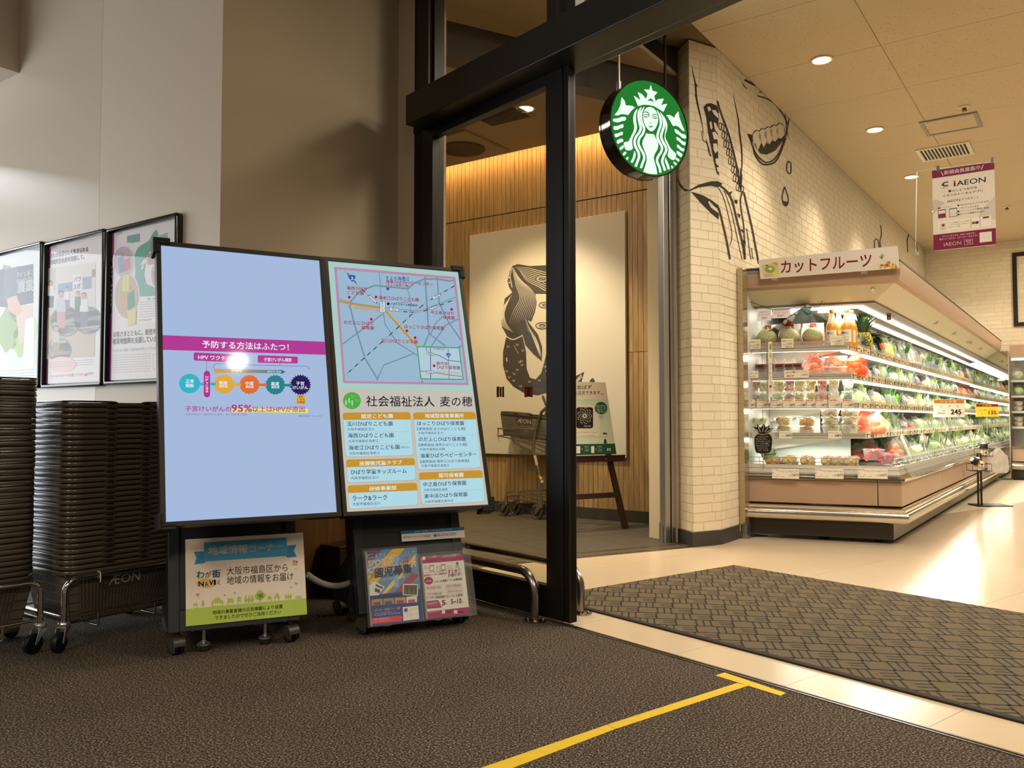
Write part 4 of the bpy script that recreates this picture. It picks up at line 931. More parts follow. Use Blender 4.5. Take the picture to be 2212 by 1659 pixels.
t, q = leaflet('leaflet_stack', 'white and magenta shopping app leaflets in the right bay of the holder', hm+.012, hx1-.03, hz0+.006, hz1-.045, .02, .022)
ex0, ex1, ez0, ez1 = hm+.012, hx1-.03, hz0+.006, hz1-.045; MGT = 'a3195c'
q.rect(ex0, ez1-.026, ex1, ez1, MGT, 0, False); q.rect(ex0, ez0, ex1, ez0+.03, MGT, 0, False)
q.text('イオンお買物アプリ', 1374, 614, 1548, 600, 28, 'f4e6ec', 1); q.text('新規会員募集中！', 1556, 604, 1756, 586, 32, 'f4e6ec', 1, .014); q.rect(1330, 592, 1362, 630, 'f4e6ec', 1)
q.text('クーポン利用はカンタン3ステップ', 1398, 668, 1684, 646, 20, '7a4a5a', 1)
for x, y in ((1410, 690), (1542, 680)): q.rect(x, y, x+50, y+66, '8c3a5c', 1); q.rect(x+5, y+10, x+45, y+60, 'ece4e0', 2)
for x in (1345, 1482, 1610): 
    for k in range(4): q.stroke([(x, 700+k*11), (x+56, 697+k*11)], 3, 'b09aa2', 1)
q.circ(1725, 668, 14, '4a3a3a', 1); q.poly([(1700, 720), (1705, 685), (1725, 680), (1748, 690), (1752, 718)], 'c8b8b4', 1)
q.text('クーポンコードを一度の読み取りで', 1340, 790, 1610, 758, 20, '5a4a4e', 1); q.text('会計時にクーポン対象商品を', 1344, 822, 1612, 790, 24, MGT, 1, .01); q.text('まとめて', 1622, 784, 1764, 766, 42, MGT, 1, .016); q.text('お値引き！', 1622, 824, 1772, 806, 38, MGT, 1, .016)
q.circ(1400, 866, 50, MGT, 1, ry=44); q.text('会員特典', 1372, 882, 1430, 876, 18, 'f4e6ec', 2); q.text('イオンお買物アプリ会員特典', 1458, 894, 1780, 860, 30, '4a4246', 1, .008)
for x, y, s_ in ((1384, 968, 'おトクなクーポン'), (1606, 948, 'スタンプがたまる'), (1390, 1040, 'チラシが見られる'), (1622, 1010, 'キャンペーン')): q.poly([(x-26, y+12), (x+172, y-4), (x+172, y-62), (x-26, y-46)], 'ddd2cc', 1); q.text(s_, x, y-4, x+155, y-18, 28, MGT, 2, .01)
q.text('カンタン会員登録でおトクにお買物！', 1378, 1080, 1790, 1044, 32, '4a4246', 1, .008)
q.poly([(1376, 1100), (1510, 1086), (1550, 1170), (1382, 1186)], MGT, 1); q.text('新規会員登録で', 1386, 1142, 1510, 1124, 24, 'f4e6ec', 2); q.text('クーポンプレゼント！', 1390, 1166, 1524, 1148, 18, 'f4e6ec', 2)
q.text('5', 1552, 1146, 1590, 1142, 56, MGT, 1, .03); q.text('%', 1596, 1140, 1616, 1138, 20, MGT, 1); q.text('5~10', 1655, 1132, 1772, 1122, 56, MGT, 1, .03); q.text('%', 1776, 1118, 1796, 1116, 20, MGT, 1)
q.text('今すぐダウンロード！', 1390, 1238, 1532, 1222, 20, 'f4e6ec', 1)
for x in (1550, 1688): q.rect(x, 1200, x+38, 1240, 'e8dcd8', 1); q.rect(x+48, 1212, x+110, 1232, '1a1416', 1)
q.build('leaflet_print', t)
# grey hose between the stands
a_, b_ = atY(664, 1241, 3.34), atY(782, 1243, 3.56); mid = (a_+b_)/2; pts = []
for k in range(25):
    s_ = k/24; p = a_.lerp(b_, s_); p.z -= .045*(1-(2*s_-1)**2); p.y += .05*sin(pi*s_)*0; pts.append(p)
t = MB().tube(pts, [.0125+.0006*(k % 2) for k in range(25)], 10).build('cable_sleeve', mat('grey spiral cable sleeve', '#8e8c86', .45), smooth=60); tag(t, 'grey cable sleeve hanging between the two display stands', 'cable')
pb = meet(p0, A, 728); pbf = Fr(onz(728, 1299), A); t = thing('shade_block', 'low dark box standing in for the wall panel shadow behind the right display', 'box', Fr(AF.w(AF.l(onz(728, 1299)).x+.02, -.16), A))  # dark block put in for the shadow of the wood panelling
MB().box(0, .42, 0, .13, .02, .24).build('box_body', m_espresso, t, bevel=.004); MB().box(.015, .405, .01, .12, 0, .02).build('foot', m_blackg, t); MB().box(-.005, .425, -.005, .135, .24, .255).build('lid', m_espresso, t, bevel=.003)
# lamp seen as a reflection in the left screen: a vestibule downlight
nn = (DM1.to_3x3() @ V((0, -1, 0))); hit = onp(512, 772, DM1 @ V((0, 0, 0)), nn); d_ = ray(512, 772).normalized(); rf = d_ - nn*(2*d_.dot(nn))
zz_ = ZV; lp = hit + rf*((zz_-hit.z)/rf.z)
print('reflected lamp at', lp)
dlv = dup(dl, Fr(lp, A).M, 'round lit downlight in the vestibule ceiling above the entrance', None)
dlv.matrix_world = dlv.matrix_world @ Matrix.Scale(1.1, 4)
for ch in dlv.children:
    if ch.name.startswith('lens'): ch.data = ch.data.copy(); ch.data.materials[0] = mat('bright lamp lens', '#fff2dc', .3, emit=55, ecol='#ffdca6')
lamp('SPOT', 'downlight beam', lp-V((0, 0, .03)), WARM, 150, spot_size=2.2, spot_blend=.6, shadow_soft_size=.09)
# ------------------------------------------------------------------ posters on the left wall
m_pframe = mat('black glossy poster frame', '#12100f', .18, coat=.3)
m_cover = pane('poster cover', (.97, .97, .97), .03)
POST = []
def poster(label, xl, xr, tops, bots):
    z1 = LF.px(*tops, -.03).z; z0 = LF.px(*bots, -.03).z
    t = thing('framed_poster', label, 'poster', LF)
    pa = [(xl, z0), (xr, z0), (xr, z1), (xl, z1)]
    g = .024; rr = .018
    out = rrpath(xl, xr, z0, z1, rr, 4); inn = rrpath(xl+g, xr-g, z0+g, z1-g, .004, 4)
    mb = MB(); n = len(out); vs = []
    for P, y in ((out, -.001), (out, -.026), ([(x*.75+a*.25, z*.75+b*.25) for (x, z), (a, b) in zip(out, inn)], -.032), ([(x*.3+a*.7, z*.3+b*.7) for (x, z), (a, b) in zip(out, inn)], -.032), (inn, -.02), (inn, -.012)): vs += [(x, y, z) for x, z in P]
    fs = [(k*n+i, k*n+(i+1) % n, (k+1)*n+(i+1) % n, (k+1)*n+i) for k in range(5) for i in range(n)]
    mb.add(vs, fs).build('frame', m_pframe, t, smooth=50)
    MB().box(xl+g-.004, xr-g+.004, -.011, -.001, z0+g-.004, z1-g+.004).build('poster_sheet', ink('e6dedb'), t)
    MB().quad((xl+g, -.0155, z0+g), (xr-g, -.0155, z0+g), (xr-g, -.0155, z1-g), (xl+g, -.0155, z1-g)).build('clear_cover', m_cover, t)
    q = upright(LF, -.0112, crop(0, 440, 4.1475), .0002)
    q.box = (xl+g, z0+g, xr-g, z1-g)
    return t, q
def pcl(q, P, m, l_, px=True):
    x0, z0, x1, z1 = q.box; q.poly(clip_convex([q.uv(*p) for p in P] if px else P, [(x0, z0), (x1, z0), (x1, z1), (x0, z1)]), m, l_, False)
x2l, x2r = LF.px(90, 680, -.03).x, LF.px(221.5, 680, -.03).x; x3l, x3r = LF.px(224.5, 680, -.03).x, LF.px(379.5, 680, -.03).x
x1r = LF.px(86.5, 680, -.03).x; x1l = x1r-(x2r-x2l)*1.02
def strip(q, t0):                           # magenta edge strip with a black tag
    x0, z0, x1, z1 = q.box
    q.rect(x0, z0, x0+.022, z1, '8e1f74', 0, False); q.rect(x0, z1-.40, x0+.016, z1-.14, '1a1416', 1, False)
    for i, ch in enumerate('HOT PRESS'):
        if ch == ' ': continue
        q.text(ch, x0+.0035, z1-.175-i*.0235, x0+.0135, z1-.175-i*.0235, .0135, 'e8e0e0', 2, 0, False)
# left poster (partly outside the frame): green field, dark cloth with white lettering
t, q = poster('framed poster with white lettering over green leaves, leftmost of three', x1l, x1r, (77, 523), (80, 838))
x0, z0, x1, z1 = q.box
q.rect(x0, z0, x1, z1, 'dfe2dc', 0, False)
for (cx_, cz_, r_, c_) in ((.10, .32, .16, '8fae5a'), (.26, .25, .12, 'a9c45e'), (.05, .6, .12, '7ea05a'), (.36, .3, .1, 'c8d88e'), (.2, .45, .12, 'b9cf8a')): q.circ(x0+cx_+.1, z0+cz_, r_*.8, c_, 1, False, wav=.08, k=7)
pcl(q, [(-260, 640), (300, 540), (300, 890), (60, 930), (-240, 900)], '4d5058', 3); pcl(q, [(40, 590), (170, 560), (160, 800), (30, 880)], '63666e', 4)
q.text('子ども達に', 152, 664, 300, 636, 46, 'f2f2ee', 5, .012); q.text('安全な', 152, 722, 290, 694, 46, 'f2f2ee', 5, .012); q.text('農業', 160, 800, 300, 780, 100, 'f2f2ee', 5, .02)
pcl(q, [(60, 850), (150, 820), (200, 960), (160, 1010), (80, 960)], 'd9a890', 4); pcl(q, [(140, 930), (290, 900), (310, 1160), (180, 1260), (150, 1040)], 'e2bfae', 2); pcl(q, [(230, 1040), (310, 1010), (310, 1500), (200, 1500)], 'eceae8', 3)
q.rect(x0, z0, x1, z0+.10, 'ecebea', 4, False)
for k in range(4): q.stroke([(x0+.05, z0+.08-k*.016), (x1-.06, z0+.08-k*.016)], .004, 'b0b4c0', 5, False)
q.build('poster_print', t)
# middle poster: sports hall scene
t, q = poster('framed poster with a sports hall photo, middle of three', x2l, x2r, (212, 495.5), (213, 834))
x0, z0, x1, z1 = q.box; strip(q, 0)
q.text('誰もが自分らしく生きられる', 448, 490, 790, 428, 44, '5b4a46', 3, .006); q.text('地域共生社会を目指して。', 446, 550, 755, 496, 44, '5b4a46', 3, .006); q.text('ÆON', 448, 408, 505, 398, 22, 'b9a0b4', 3)
pcl(q, [(432, 580), (858, 520), (848, 1370), (405, 1395)], 'd8cfc6', 1); pcl(q, [(430, 1000), (856, 960), (848, 1370), (405, 1395)], 'c9b49c', 2)
pcl(q, [(432, 590), (500, 580), (496, 780), (428, 800)], 'c8c2bc', 2)
for x, y, w_, h_, c_ in ((520, 720, 130, 80, '7a98b8'), (655, 640, 80, 130, 'e6e0e0'), (742, 660, 80, 110, '8a90ae'), (825, 590, 30, 70, '98785a')): pcl(q, [(x, y), (x+w_, y-w_*.14), (x+w_, y+h_-w_*.14), (x, y+h_)], c_, 3)
q.text('パラ', 664, 706, 728, 694, 46, 'c2506a', 4, .03); q.text('スポ', 660, 770, 722, 758, 46, '3f7fb0', 4, .03)
def fig(x, y, h_, top, leg, wheel=False):
    pcl(q, [(x-h_*.12, y), (x+h_*.1, y), (x+h_*.13, y+h_*.36), (x-h_*.13, y+h_*.36)], top, 5); pcl(q, [(x-h_*.12, y+h_*.34), (x+h_*.12, y+h_*.34), (x+h_*.1, y+h_*.8), (x-h_*.1, y+h_*.8)], leg, 4)
    q.circ(x, y-h_*.1, h_*.085, 'c99a80', 5, n=12); q.circ(x, y-h_*.14, h_*.08, '4a3c38', 4, n=12)
    if wheel:
        for r_, c_ in ((.42, '7d7a7a'), (.38, 'd6cdc4')): q.circ(x+h_*.12, y+h_*.62, h_*r_, c_, 3 if r_ > .4 else 3, n=24)
fig(455, 740, 240, 'e8e6e4', '4c4a52'); fig(550, 850, 330, 'c0bccb', 'c98a80', True); fig(600, 790, 200, 'dcd6da', '8a7a80'); fig(700, 830, 220, '4f7a68', '5a5a60'); fig(755, 860, 300, 'e0dcd6', '6f6a70', True); fig(505, 1150, 260, 'c9bda8', 'a88a70', True)
q.circ(560, 1440, 120, 'eec4c0', 4, ry=70)
for k in range(3): q.stroke([(440, 1426+k*20), (838, 1396+k*20)], 5, 'c0aab4', 5)
q.text('イオンはパラスポーツを応援しています。', 450, 1562, 752, 1540, 26, 'cf5a62', 5); q.text('JPSA', 792, 1540, 838, 1534, 26, '5a4a50', 5); q.poly([(756, 1530), (778, 1515), (784, 1530), (768, 1548)], 'd23a4a', 5)
q.build('poster_print', t)
# right poster: green peninsula map and round photos
t, q = poster('framed poster with a green peninsula map and round photos, rightmost of three', x3l, x3r, (372, 460), (377, 826))
x0, z0, x1, z1 = q.box; strip(q, 0)
q.text('ÆON', 1035, 284, 1090, 272, 24, 'b9a0b4', 3)
pcl(q, [(1225, 400), (1400, 290), (1500, 260), (1500, 330), (1420, 360), (1300, 420)], '8fbfa8', 1)
q.poly([(1372, 262), (1400, 232), (1416, 270), (1400, 300), (1380, 330), (1372, 400), (1330, 440), (1310, 480), (1300, 560), (1290, 640), (1310, 720), (1380, 750), (1450, 760), (1450, 820), (1330, 830), (1245, 830), (1235, 760), (1212, 660), (1215, 560), (1198, 500), (1222, 420), (1270, 370), (1330, 340)], '5fa58e', 2)
q.poly([(1290, 500), (1318, 488), (1312, 530), (1290, 540), (1286, 584), (1262, 590), (1280, 540), (1256, 552)], 'dcd6d6', 3)
def rphoto(x, y, rx, ry, cols):
    q.circ(x, y, rx+8, 'f2eeee', 3, ry=ry+8); q.circ(x, y, rx, cols[0], 4, ry=ry)
    q.poly([(x-rx*.6, y-ry*.2), (x, y-ry*.45), (x+rx*.1, y+ry*.6), (x-rx*.4, y+ry*.75)], cols[1], 5); q.poly([(x+rx*.05, y-ry*.1), (x+rx*.6, y-ry*.3), (x+rx*.7, y+ry*.4), (x+rx*.1, y+ry*.7)], cols[2], 5)
    q.circ(x-rx*.2, y-ry*.5, rx*.2, 'c99a80', 6, n=12); q.circ(x+rx*.4, y-ry*.4, rx*.16, 'c99a80', 6, n=12)
rphoto(1110, 520, 92, 140, ('b9a9b4', '6a7a9a', 'c05a62')); rphoto(1138, 830, 108, 200, ('c4ab98', 'c9a25e', '3f8f76')); rphoto(1410, 640, 56, 110, ('b0a6b0', '8a6a5a', 'cfc4b4'))
q.poly([(1100, 640), (1165, 630), (1160, 780), (1098, 790)], 'd8d05e', 7); q.poly([(1144, 960), (1224, 935), (1218, 1080), (1150, 1100)], 'e0cf5a', 7); q.circ(1184, 322, 30, '5fae7a', 7); q.poly([(1140, 290), (1250, 268), (1250, 340), (1140, 350)], '8a90b8', 5)
q.poly([(1325, 450), (1420, 425), (1420, 540), (1325, 550)], 'b88a8a', 5); q.poly([(1238, 836), (1440, 822), (1440, 1070), (1238, 1078)], 'ece8e8', 4)
for k in range(7): q.stroke([(1250, 884+k*22), (1400, 872+k*22)], 4, '9a9aa6', 5)
q.text('金額 11億6,450', 1320, 866, 1425, 858, 22, '5a5058', 5); q.text('4,117万4,624円', 1246, 1056, 1360, 1050, 22, '5a5058', 5)
q.text('お客さまとともに、能登半島地', 1014, 1198, 1470, 1164, 50, '4a4044', 3, .008); q.text('被災地復興を支援しています。', 1010, 1262, 1460, 1236, 54, '4a4044', 3, .008); q.text('たくさんのご支援・ご協力をありがとうございます。', 1008, 1330, 1420, 1308, 28, '5a9a8c', 3)
for k in range(8): q.stroke([(1006, 1360+k*22), (1352, 1342+k*22)], 6, 'a8a2b0', 3, dash=9)
q.poly([(1372, 1348), (1500, 1340), (1500, 1480), (1372, 1484)], 'b8b2b6', 3); q.poly([(1376, 1353), (1500, 1345), (1500, 1475), (1376, 1479)], 'e6dedb', 4)
q.build('poster_print', t)
# ------------------------------------------------------------------ shopping baskets on wheeled dollies
m_bask = mat('dark brown basket plastic', '#584d40', .24, spec=.5, rand=.12); m_hand = mat('black basket handle', '#2a241d', .25)
BL_, BW_, BH_ = .475, .335, .205
def bask_rim():
    P = rrpath(-BL_/2, BL_/2, -BW_/2, BW_/2, .055, 5)
    return MB().sweep(P, [(-.003, -.016), (.006, -.016), (.0085, -.013), (.0085, -.004), (.006, 0), (-.003, 0)], closed=True)
def bask_shell():
    P = rrpath(-BL_/2, BL_/2, -BW_/2, BW_/2, .055, 5)
    return MB().sweep(P, [(-.004, -.004), (-.006, -.018), (-.034, -BH_), (-.036, -BH_), (-.0075, -.018), (-.006, -.004)], closed=True)
def bask_handle(sg):
    z = .0045; y = BW_/2+.004; a = BL_/2+.004
    pts = [(sg*.065, -y, z-.004), (sg*.075, -y, z)]+[(sg*(a-.05+.05*sin(t)), -y+.05-.05*cos(t), z) for t in [radians(15*k) for k in range(7)]]
    pts += [(p[0], -p[1], p[2]) for p in pts[::-1]]
    mb = MB().tube(pts, .0036, 6)
    for s_ in (-1, 1): mb.ball((sg*.075, s_*(y+.003), .001), .026, .006, .0062, 10, 6)
    return mb
m_bask_lit = mat('lit basket plastic', '#6b6255', .4, spec=.4)  # paler copy of the basket plastic: light on the lattice put into colour
def slotted():                              # open basket side with rows of slots
    mb = MB(); k = .034
    def wall(a, b, n, zs, ndir):
        a, b = V(a), V(b); d = (b-a); L_ = d.length; d.normalize(); nn = V((ndir[0], ndir[1], 0))
        P = lambda u, z, o=0: a + d*(u*(1-2*k/L_*(-z/BH_)) + k*(-z/BH_)) + nn*(-.034*(-z/BH_)+o) + V((0, 0, z))
        def strip(u0, u1, z0, z1):
            vs = [P(u, z, o) for o in (0, -.003) for u, z in ((u0, z0), (u1, z0), (u1, z1), (u0, z1))]
            mb.add(vs, [(0, 1, 2, 3), (7, 6, 5, 4), (0, 4, 5, 1), (1, 5, 6, 2), (2, 6, 7, 3), (3, 7, 4, 0)])
        for z0, z1 in zs: strip(0, L_, z0, z1)
        for i in range(n+1):
            u = .05+(L_-.1)*i/n; strip(u-.0035, u+.0035, -BH_+.002, -.016)
        strip(0, .045, -BH_, -.012); strip(L_-.045, L_, -BH_, -.012)
    zs = [(-BH_, -BH_+.016), (-.162, -.156), (-.128, -.122), (-.095, -.089), (-.062, -.056), (-.03, -.012)]
    x, y = BL_/2-.002, BW_/2-.002
    wall((-x, -y, 0), (x, -y, 0), 25, zs, (0, -1)); wall((x, -y, 0), (x, y, 0), 16, zs, (1, 0)); wall((x, y, 0), (-x, y, 0), 25, zs, (0, 1)); wall((-x, y, 0), (-x, -y, 0), 16, zs, (-1, 0))
    mb.box(-x+.035, x-.035, -y+.035, y-.035, -BH_, -BH_+.004)
    return mb
def logo_plate(par, sgn, z0=-.085, w_=.16, h_=.056):
    a = atan(.034/BH_); y = -(BW_/2-.002)
    n = V((0, -cos(a), -sin(a)*0-sin(a))).normalized(); up = V((0, sin(a)*-1, cos(a))); up = V((0, -.034/BH_, 1)).normalized(); n = up.cross(V((1, 0, 0))).normalized()
    if n.y > 0: n = -n
    o = V((0, y-.034*(z0/BH_)*-1*-1, z0)); o = V((0, y+.034*(-z0/BH_), z0))
    P = [o+n*.001+V((x, 0, 0))+up*z for x, z in ((-w_/2, 0), (w_/2, 0), (w_/2, h_), (-w_/2, h_))]
    MB().prism(P, n*.0015).build('logo_plate', m_bask, par)
    q = Pr(o+n*.0025, (1, 0, 0), up, n); q.text('ÆON', -w_*.40, h_*.16, w_*.42, h_*.16, h_*.66, mat('pale logo print', '#c2c1ba', .4), 0, .0, False); q.build('logo_print', par)
bproto = None
def stack(center, n, z0, where, bottom_logo):
    global bproto
    base = Matrix.Translation(V((center.x, center.y, 0))) @ Fr((0, 0, 0), A).M
    g = 'baskets of the %s stack' % where
    b0 = thing('shopping_basket', 'slotted dark basket with a pale logo, lowest of the %s stack' % where if bottom_logo else 'slotted dark basket, lowest of the %s stack' % where, 'basket', Fr((0, 0, 0), A), g)
    b0.matrix_world = base @ Matrix.Translation((0, 0, z0))
    bask_rim().build('rim', m_bask, b0, smooth=40); slotted().build('slotted_body', m_bask_lit, b0)
    if bottom_logo: logo_plate(b0, -1)
    for i in range(1, n+1):
        M = base @ Matrix.Translation((random.uniform(-.0015, .0015), random.uniform(-.0015, .0015), z0+i*.0208)) @ Matrix.Rotation(random.uniform(-.006, .006), 4, 'Z')
        lb = 'dark shopping basket, %s from the top of the %s nested stack' % (ORDW[n-i], where) if i < n else 'dark shopping basket on top of the %s nested stack' % where
        if bproto is None:
            bproto = thing('shopping_basket', lb, 'basket', Fr((0, 0, 0), A), g); bproto.matrix_world = M
            bask_rim().build('rim', m_bask, bproto, smooth=40); bask_shell().build('shell', m_bask, bproto, smooth=40)
            for s_ in (-1, 1): bask_handle(s_).build('handle', m_hand, bproto, smooth=50)
        else: dup(bproto, M, lb, g)
def dolly(center, label):
    t = thing('basket_dolly', label, 'dolly', Fr((center.x, center.y, 0), A))
    L2, W2 = .25, .185; zt = .262; mb = MB()
    for s_ in (-1, 1):
        y = s_*W2; P = [(-L2, y, .105), (-L2, y, zt-.05)]+[(-L2+.05-.05*cos(a), y, zt-.05+.05*sin(a)) for a in [radians(15*k) for k in range(1, 7)]]
        P += [(-p[0], p[1], p[2]) for p in P[::-1]]
        mb.tube(P, .0105, 10)
    for x in (-L2, L2): mb.tube([(x, -W2, .12), (x, W2, .12)], .008, 8)
    for y in (-W2, W2): mb.tube([(-L2, y, .12), (L2, y, .12)], .006, 8)
    for x in (-.12, .12): mb.tube([(x, -W2, .068), (x, W2, .068)], .005, 8).tube([(x, -W2, .068), (x, -W2, .12)], .005, 8).tube([(x, W2, .068), (x, W2, .12)], .005, 8)
    mb.build('chrome_frame', m_chrome, t, smooth=50)
    for x in (-L2, L2):
        for y in (-W2, W2):
            a = .55 if x < 0 else .3
            M = Matrix.Translation((x, y, 0)) @ Matrix.Rotation(a+pi, 4, 'Z')
            fk = MB().lathe([(.02, .105), (.022, .1), (.022, .09), (.016, .086), (0, .086)], 14)
            for s_ in (-1, 1): fk.prism([(-.02, s_*.017, .088), (.02, s_*.017, .088), (.036, s_*.017, .036), (.028, s_*.017, .03), (.01, s_*.017, .06)], (0, s_*.0025, 0))
            fk.box(-.02, .02, -.0165, .0165, .086, .089)
            fo = fk.build('caster', m_steel, t, M=M, bevel=.001)
            MB().lathe([(.0, -.012), (.022, -.012), (.036, -.011), (.038, -.006), (.038, .006), (.036, .011), (.022, .012), (0, .012)], 24, M=Matrix.Translation((.03, 0, .038)) @ Matrix.Rotation(pi/2, 4, 'X')).build('wheel', m_wheel, fo, smooth=35)
    return t
cm = onz(137, 1405)+A*.25+B*.185; cl_ = onz(85, 1408)-A*.25+B*.185
stack(cm, 31, .285, 'right', True); dolly(cm, 'chrome wheeled frame under the right basket stack')
stack(cl_, 35, .285, 'left', False); dolly(cl_, 'chrome wheeled frame under the left basket stack')
t = MB().tube([V((-.12+.013*cos(a)*0, -.185+.0135*cos(a), .262+.0135*sin(a))) for a in [radians(30*k) for k in range(12)]], .0022, 6, closed=True).tube([(-.12, -.199, .262), (-.123, -.203, .235)], .0022, 6).build('cable_tie', mat('white nylon', '#cfc8ba', .4), smooth=60)
t.matrix_world = Fr((cm.x, cm.y, 0), A).M; tag(t, 'white cable tie around the chrome frame of the right basket stack', 'tie')
# ------------------------------------------------------------------ stainless guard rails by the door
m_rail = mat('satin stainless steel', '#9c9790', .24, 1)
def guard_rail(base, ztop, length, label, rb=.1, r=.0195):
    f = Fr(base, -D); t = thing('guard_rail', label, 'guard rail', f)
    P = [(0, 0, .004), (0, 0, ztop-rb)]+[(-rb+rb*cos(a), 0, ztop-rb+rb*sin(a)) for a in [radians(10*k) for k in range(1, 10)]]
    Q = [(-length-p[0], p[1], p[2]) for p in P[::-1]]
    MB().tube(P+Q, r, 18).build('bent_tube', m_rail, t, smooth=50)
    fl = MB()
    for x in (0, -length):
        fl.lathe([(.052, 0), (.052, .004), (.048, .006), (.0, .006)], 28, M=Matrix.Translation((x, 0, 0)))
        for a in (.4, 2.4, 4.4): fl.lathe([(.006, .006), (.006, .012), (.003, .015), (0, .015)], 10, M=Matrix.Translation((x+.036*cos(a), .036*sin(a), 0)))
    fl.build('floor_flange', m_rail, t, smooth=40)
guard_rail(onz(1157, 1341), .205, .95, 'bent stainless guard rail on the carpet in front of the glass door')
guard_rail(onz(1254, 1325), .205, .95, 'bent stainless guard rail on the tiles behind the glass door')
# ------------------------------------------------------------------ round lit sign hanging at the cafe front
sn = V((SF.x.y, -SF.x.x, 0))                # faces away from the cafe, toward the entrance
sc_ = atY(1403.6, 277, 5.24); GF = Fr(sc_, SF.x); RS = .299
t = thing('hanging_round_sign', 'round backlit green and white sign with a crowned long-haired figure, hung on two rods', 'sign', GF)
m_rimb = mat('gloss black sign rim', '#100e0c', .12, coat=.4)
RX = Matrix.Rotation(pi/2, 4, 'X')
MB().lathe([(RS+.004, .003), (RS+.004, -.004), (RS+.012, -.004), (RS+.012, .012), (RS+.008, .016), (RS+.008, .095), (RS+.012, .1), (RS+.012, .115), (RS-.01, .12), (0, .12)], 72, M=Matrix.Rotation(-pi/2, 4, 'X')).build('drum', m_rimb, t, smooth=35)
MB().lathe([(0, 0), (RS+.004, 0), (RS+.004, .004), (0, .004)], 72, M=Matrix.Rotation(-pi/2, 4, 'X') ).build('lit_face', glow('0f7a2c', 1.0), t)
for x in (-.195, .175):
    MB().tube([(x, .06, RS*.70), (x, .06, ZC-sc_.z)], .0095, 12).cyl((x, .06, RS*.75), (x, .06, RS*.75+.06), .018, 14).build('hanging_rod', m_steel if x < 0 else m_black, t, smooth=50)
q = Pr((0, -.001, 0), (1, 0, 0), (0, 0, 1), (0, -1, 0), GF.M, crop(1300, 160, 6.9115), .0004)
SWH = glow('eafff0', 1.05); SGN = glow('0f7a2c', 1.0)
disc = [(RS*cos(2*pi*k/72), RS*sin(2*pi*k/72)) for k in range(72)]
def dp(P, m, l_, sm=2):
    P = [q.uv(*p) for p in P]
    for _ in range(sm):                     # corner-rounding subdivision
        P = [r_ for i in range(len(P)) for r_ in ((P[i-1][0]*.25+P[i][0]*.75, P[i-1][1]*.25+P[i][1]*.75), (P[i][0]*.75+P[(i+1) % len(P)][0]*.25, P[i][1]*.75+P[(i+1) % len(P)][1]*.25))]
    if any(hypot(*p) > RS*.985 for p in P): P = clip_convex(P, [(x*.985, y*.985) for x, y in disc])
    q.poly(P, m, l_, False)
def smooth_line(P, n=5):
    out = []
    for i in range(len(P)-1):
        p0_, p1_, p2_, p3_ = V(P[max(0, i-1)]), V(P[i]), V(P[i+1]), V(P[min(len(P)-1, i+2)])
        for k in range(n):
            s_ = k/n; out.append(tuple(.5*((2*p1_)+(p2_-p0_)*s_+(2*p0_-5*p1_+4*p2_-p3_)*s_*s_+(3*p1_-p0_-3*p2_+p3_)*s_**3)))
    return out+[tuple(P[-1])]
def strand(P, wd, m=None, l_=1, ends=(0.15, 1)):
    P = smooth_line(P); n = len(P); w_ = [wd*min(1, ends[0]+i/6)*(1 if ends[1] == 1 else min(1, ends[1]+(n-1-i)/6)) for i in range(n)]
    P2 = [p for p in P if hypot(*q.uv(*p)) < RS*.97]; q.stroke(P2, w_[:len(P2)], m or SWH, l_)
crown = [(475, 325), (505, 338), (575, 390), (555, 330), (535, 270), (600, 300), (658, 370), (683, 300), (628, 228), (708, 234), (731, 158), (755, 248), (832, 272), (782, 328), (802, 408), (835, 376), (925, 365), (905, 420), (880, 475), (915, 452), (977, 445), (945, 510), (920, 568), (850, 522), (780, 480), (700, 462), (620, 458), (540, 478), (505, 395)]
dp(crown, SWH, 1, 0); dp([(730, 360), (676, 400), (735, 400), (782, 428), (755, 385)], SGN, 2, 0)
dp([(295, 345), (338, 395), (360, 470), (400, 468), (450, 475), (495, 498), (440, 550), (390, 615), (340, 600), (280, 600), (235, 622), (187, 612), (235, 555), (275, 470), (285, 400)], SWH, 1, 0)
dp([(1145, 555), (1155, 640), (1190, 740), (1238, 855), (1200, 845), (1150, 790), (1110, 772), (1060, 775), (1030, 720), (990, 650), (958, 612), (1010, 610), (1050, 630), (1082, 655), (1095, 610)], SWH, 1, 0)
for P in ([(165, 665), (230, 665), (300, 635), (366, 642), (352, 700), (300, 700), (240, 728), (165, 708)], [(170, 775), (225, 780), (290, 750), (326, 750), (320, 806), (280, 808), (235, 836), (175, 835)], [(185, 890), (240, 888), (290, 858), (315, 862), (312, 912), (275, 915), (235, 942), (195, 942)],
          [(215, 1000), (270, 965), (315, 965), (322, 1012), (290, 1015), (235, 1050)], [(258, 1108), (300, 1070), (332, 1058), (325, 1105), (275, 1140)], [(300, 1198), (355, 1148), (370, 1180), (328, 1224)], [(352, 1268), (388, 1228), (402, 1255), (372, 1296)],
          [(1078, 815), (1130, 835), (1180, 885), (1260, 910), (1258, 968), (1200, 958), (1150, 905), (1095, 880)], [(1108, 932), (1160, 958), (1200, 1005), (1255, 1015), (1250, 1070), (1200, 1055), (1160, 1010), (1115, 980)], [(1120, 1045), (1160, 1070), (1190, 1105), (1240, 1115), (1230, 1160), (1190, 1150), (1150, 1115), (1120, 1090)],
          [(1118, 1140), (1160, 1165), (1208, 1200), (1195, 1248), (1155, 1225), (1112, 1185)], [(1105, 1240), (1168, 1285), (1152, 1318), (1095, 1270)], [(1075, 1300), (1128, 1345), (1108, 1378), (1065, 1325)], [(1045, 1360), (1072, 1400), (1052, 1424), (1030, 1380)]): dp(P, SWH, 1, 1)
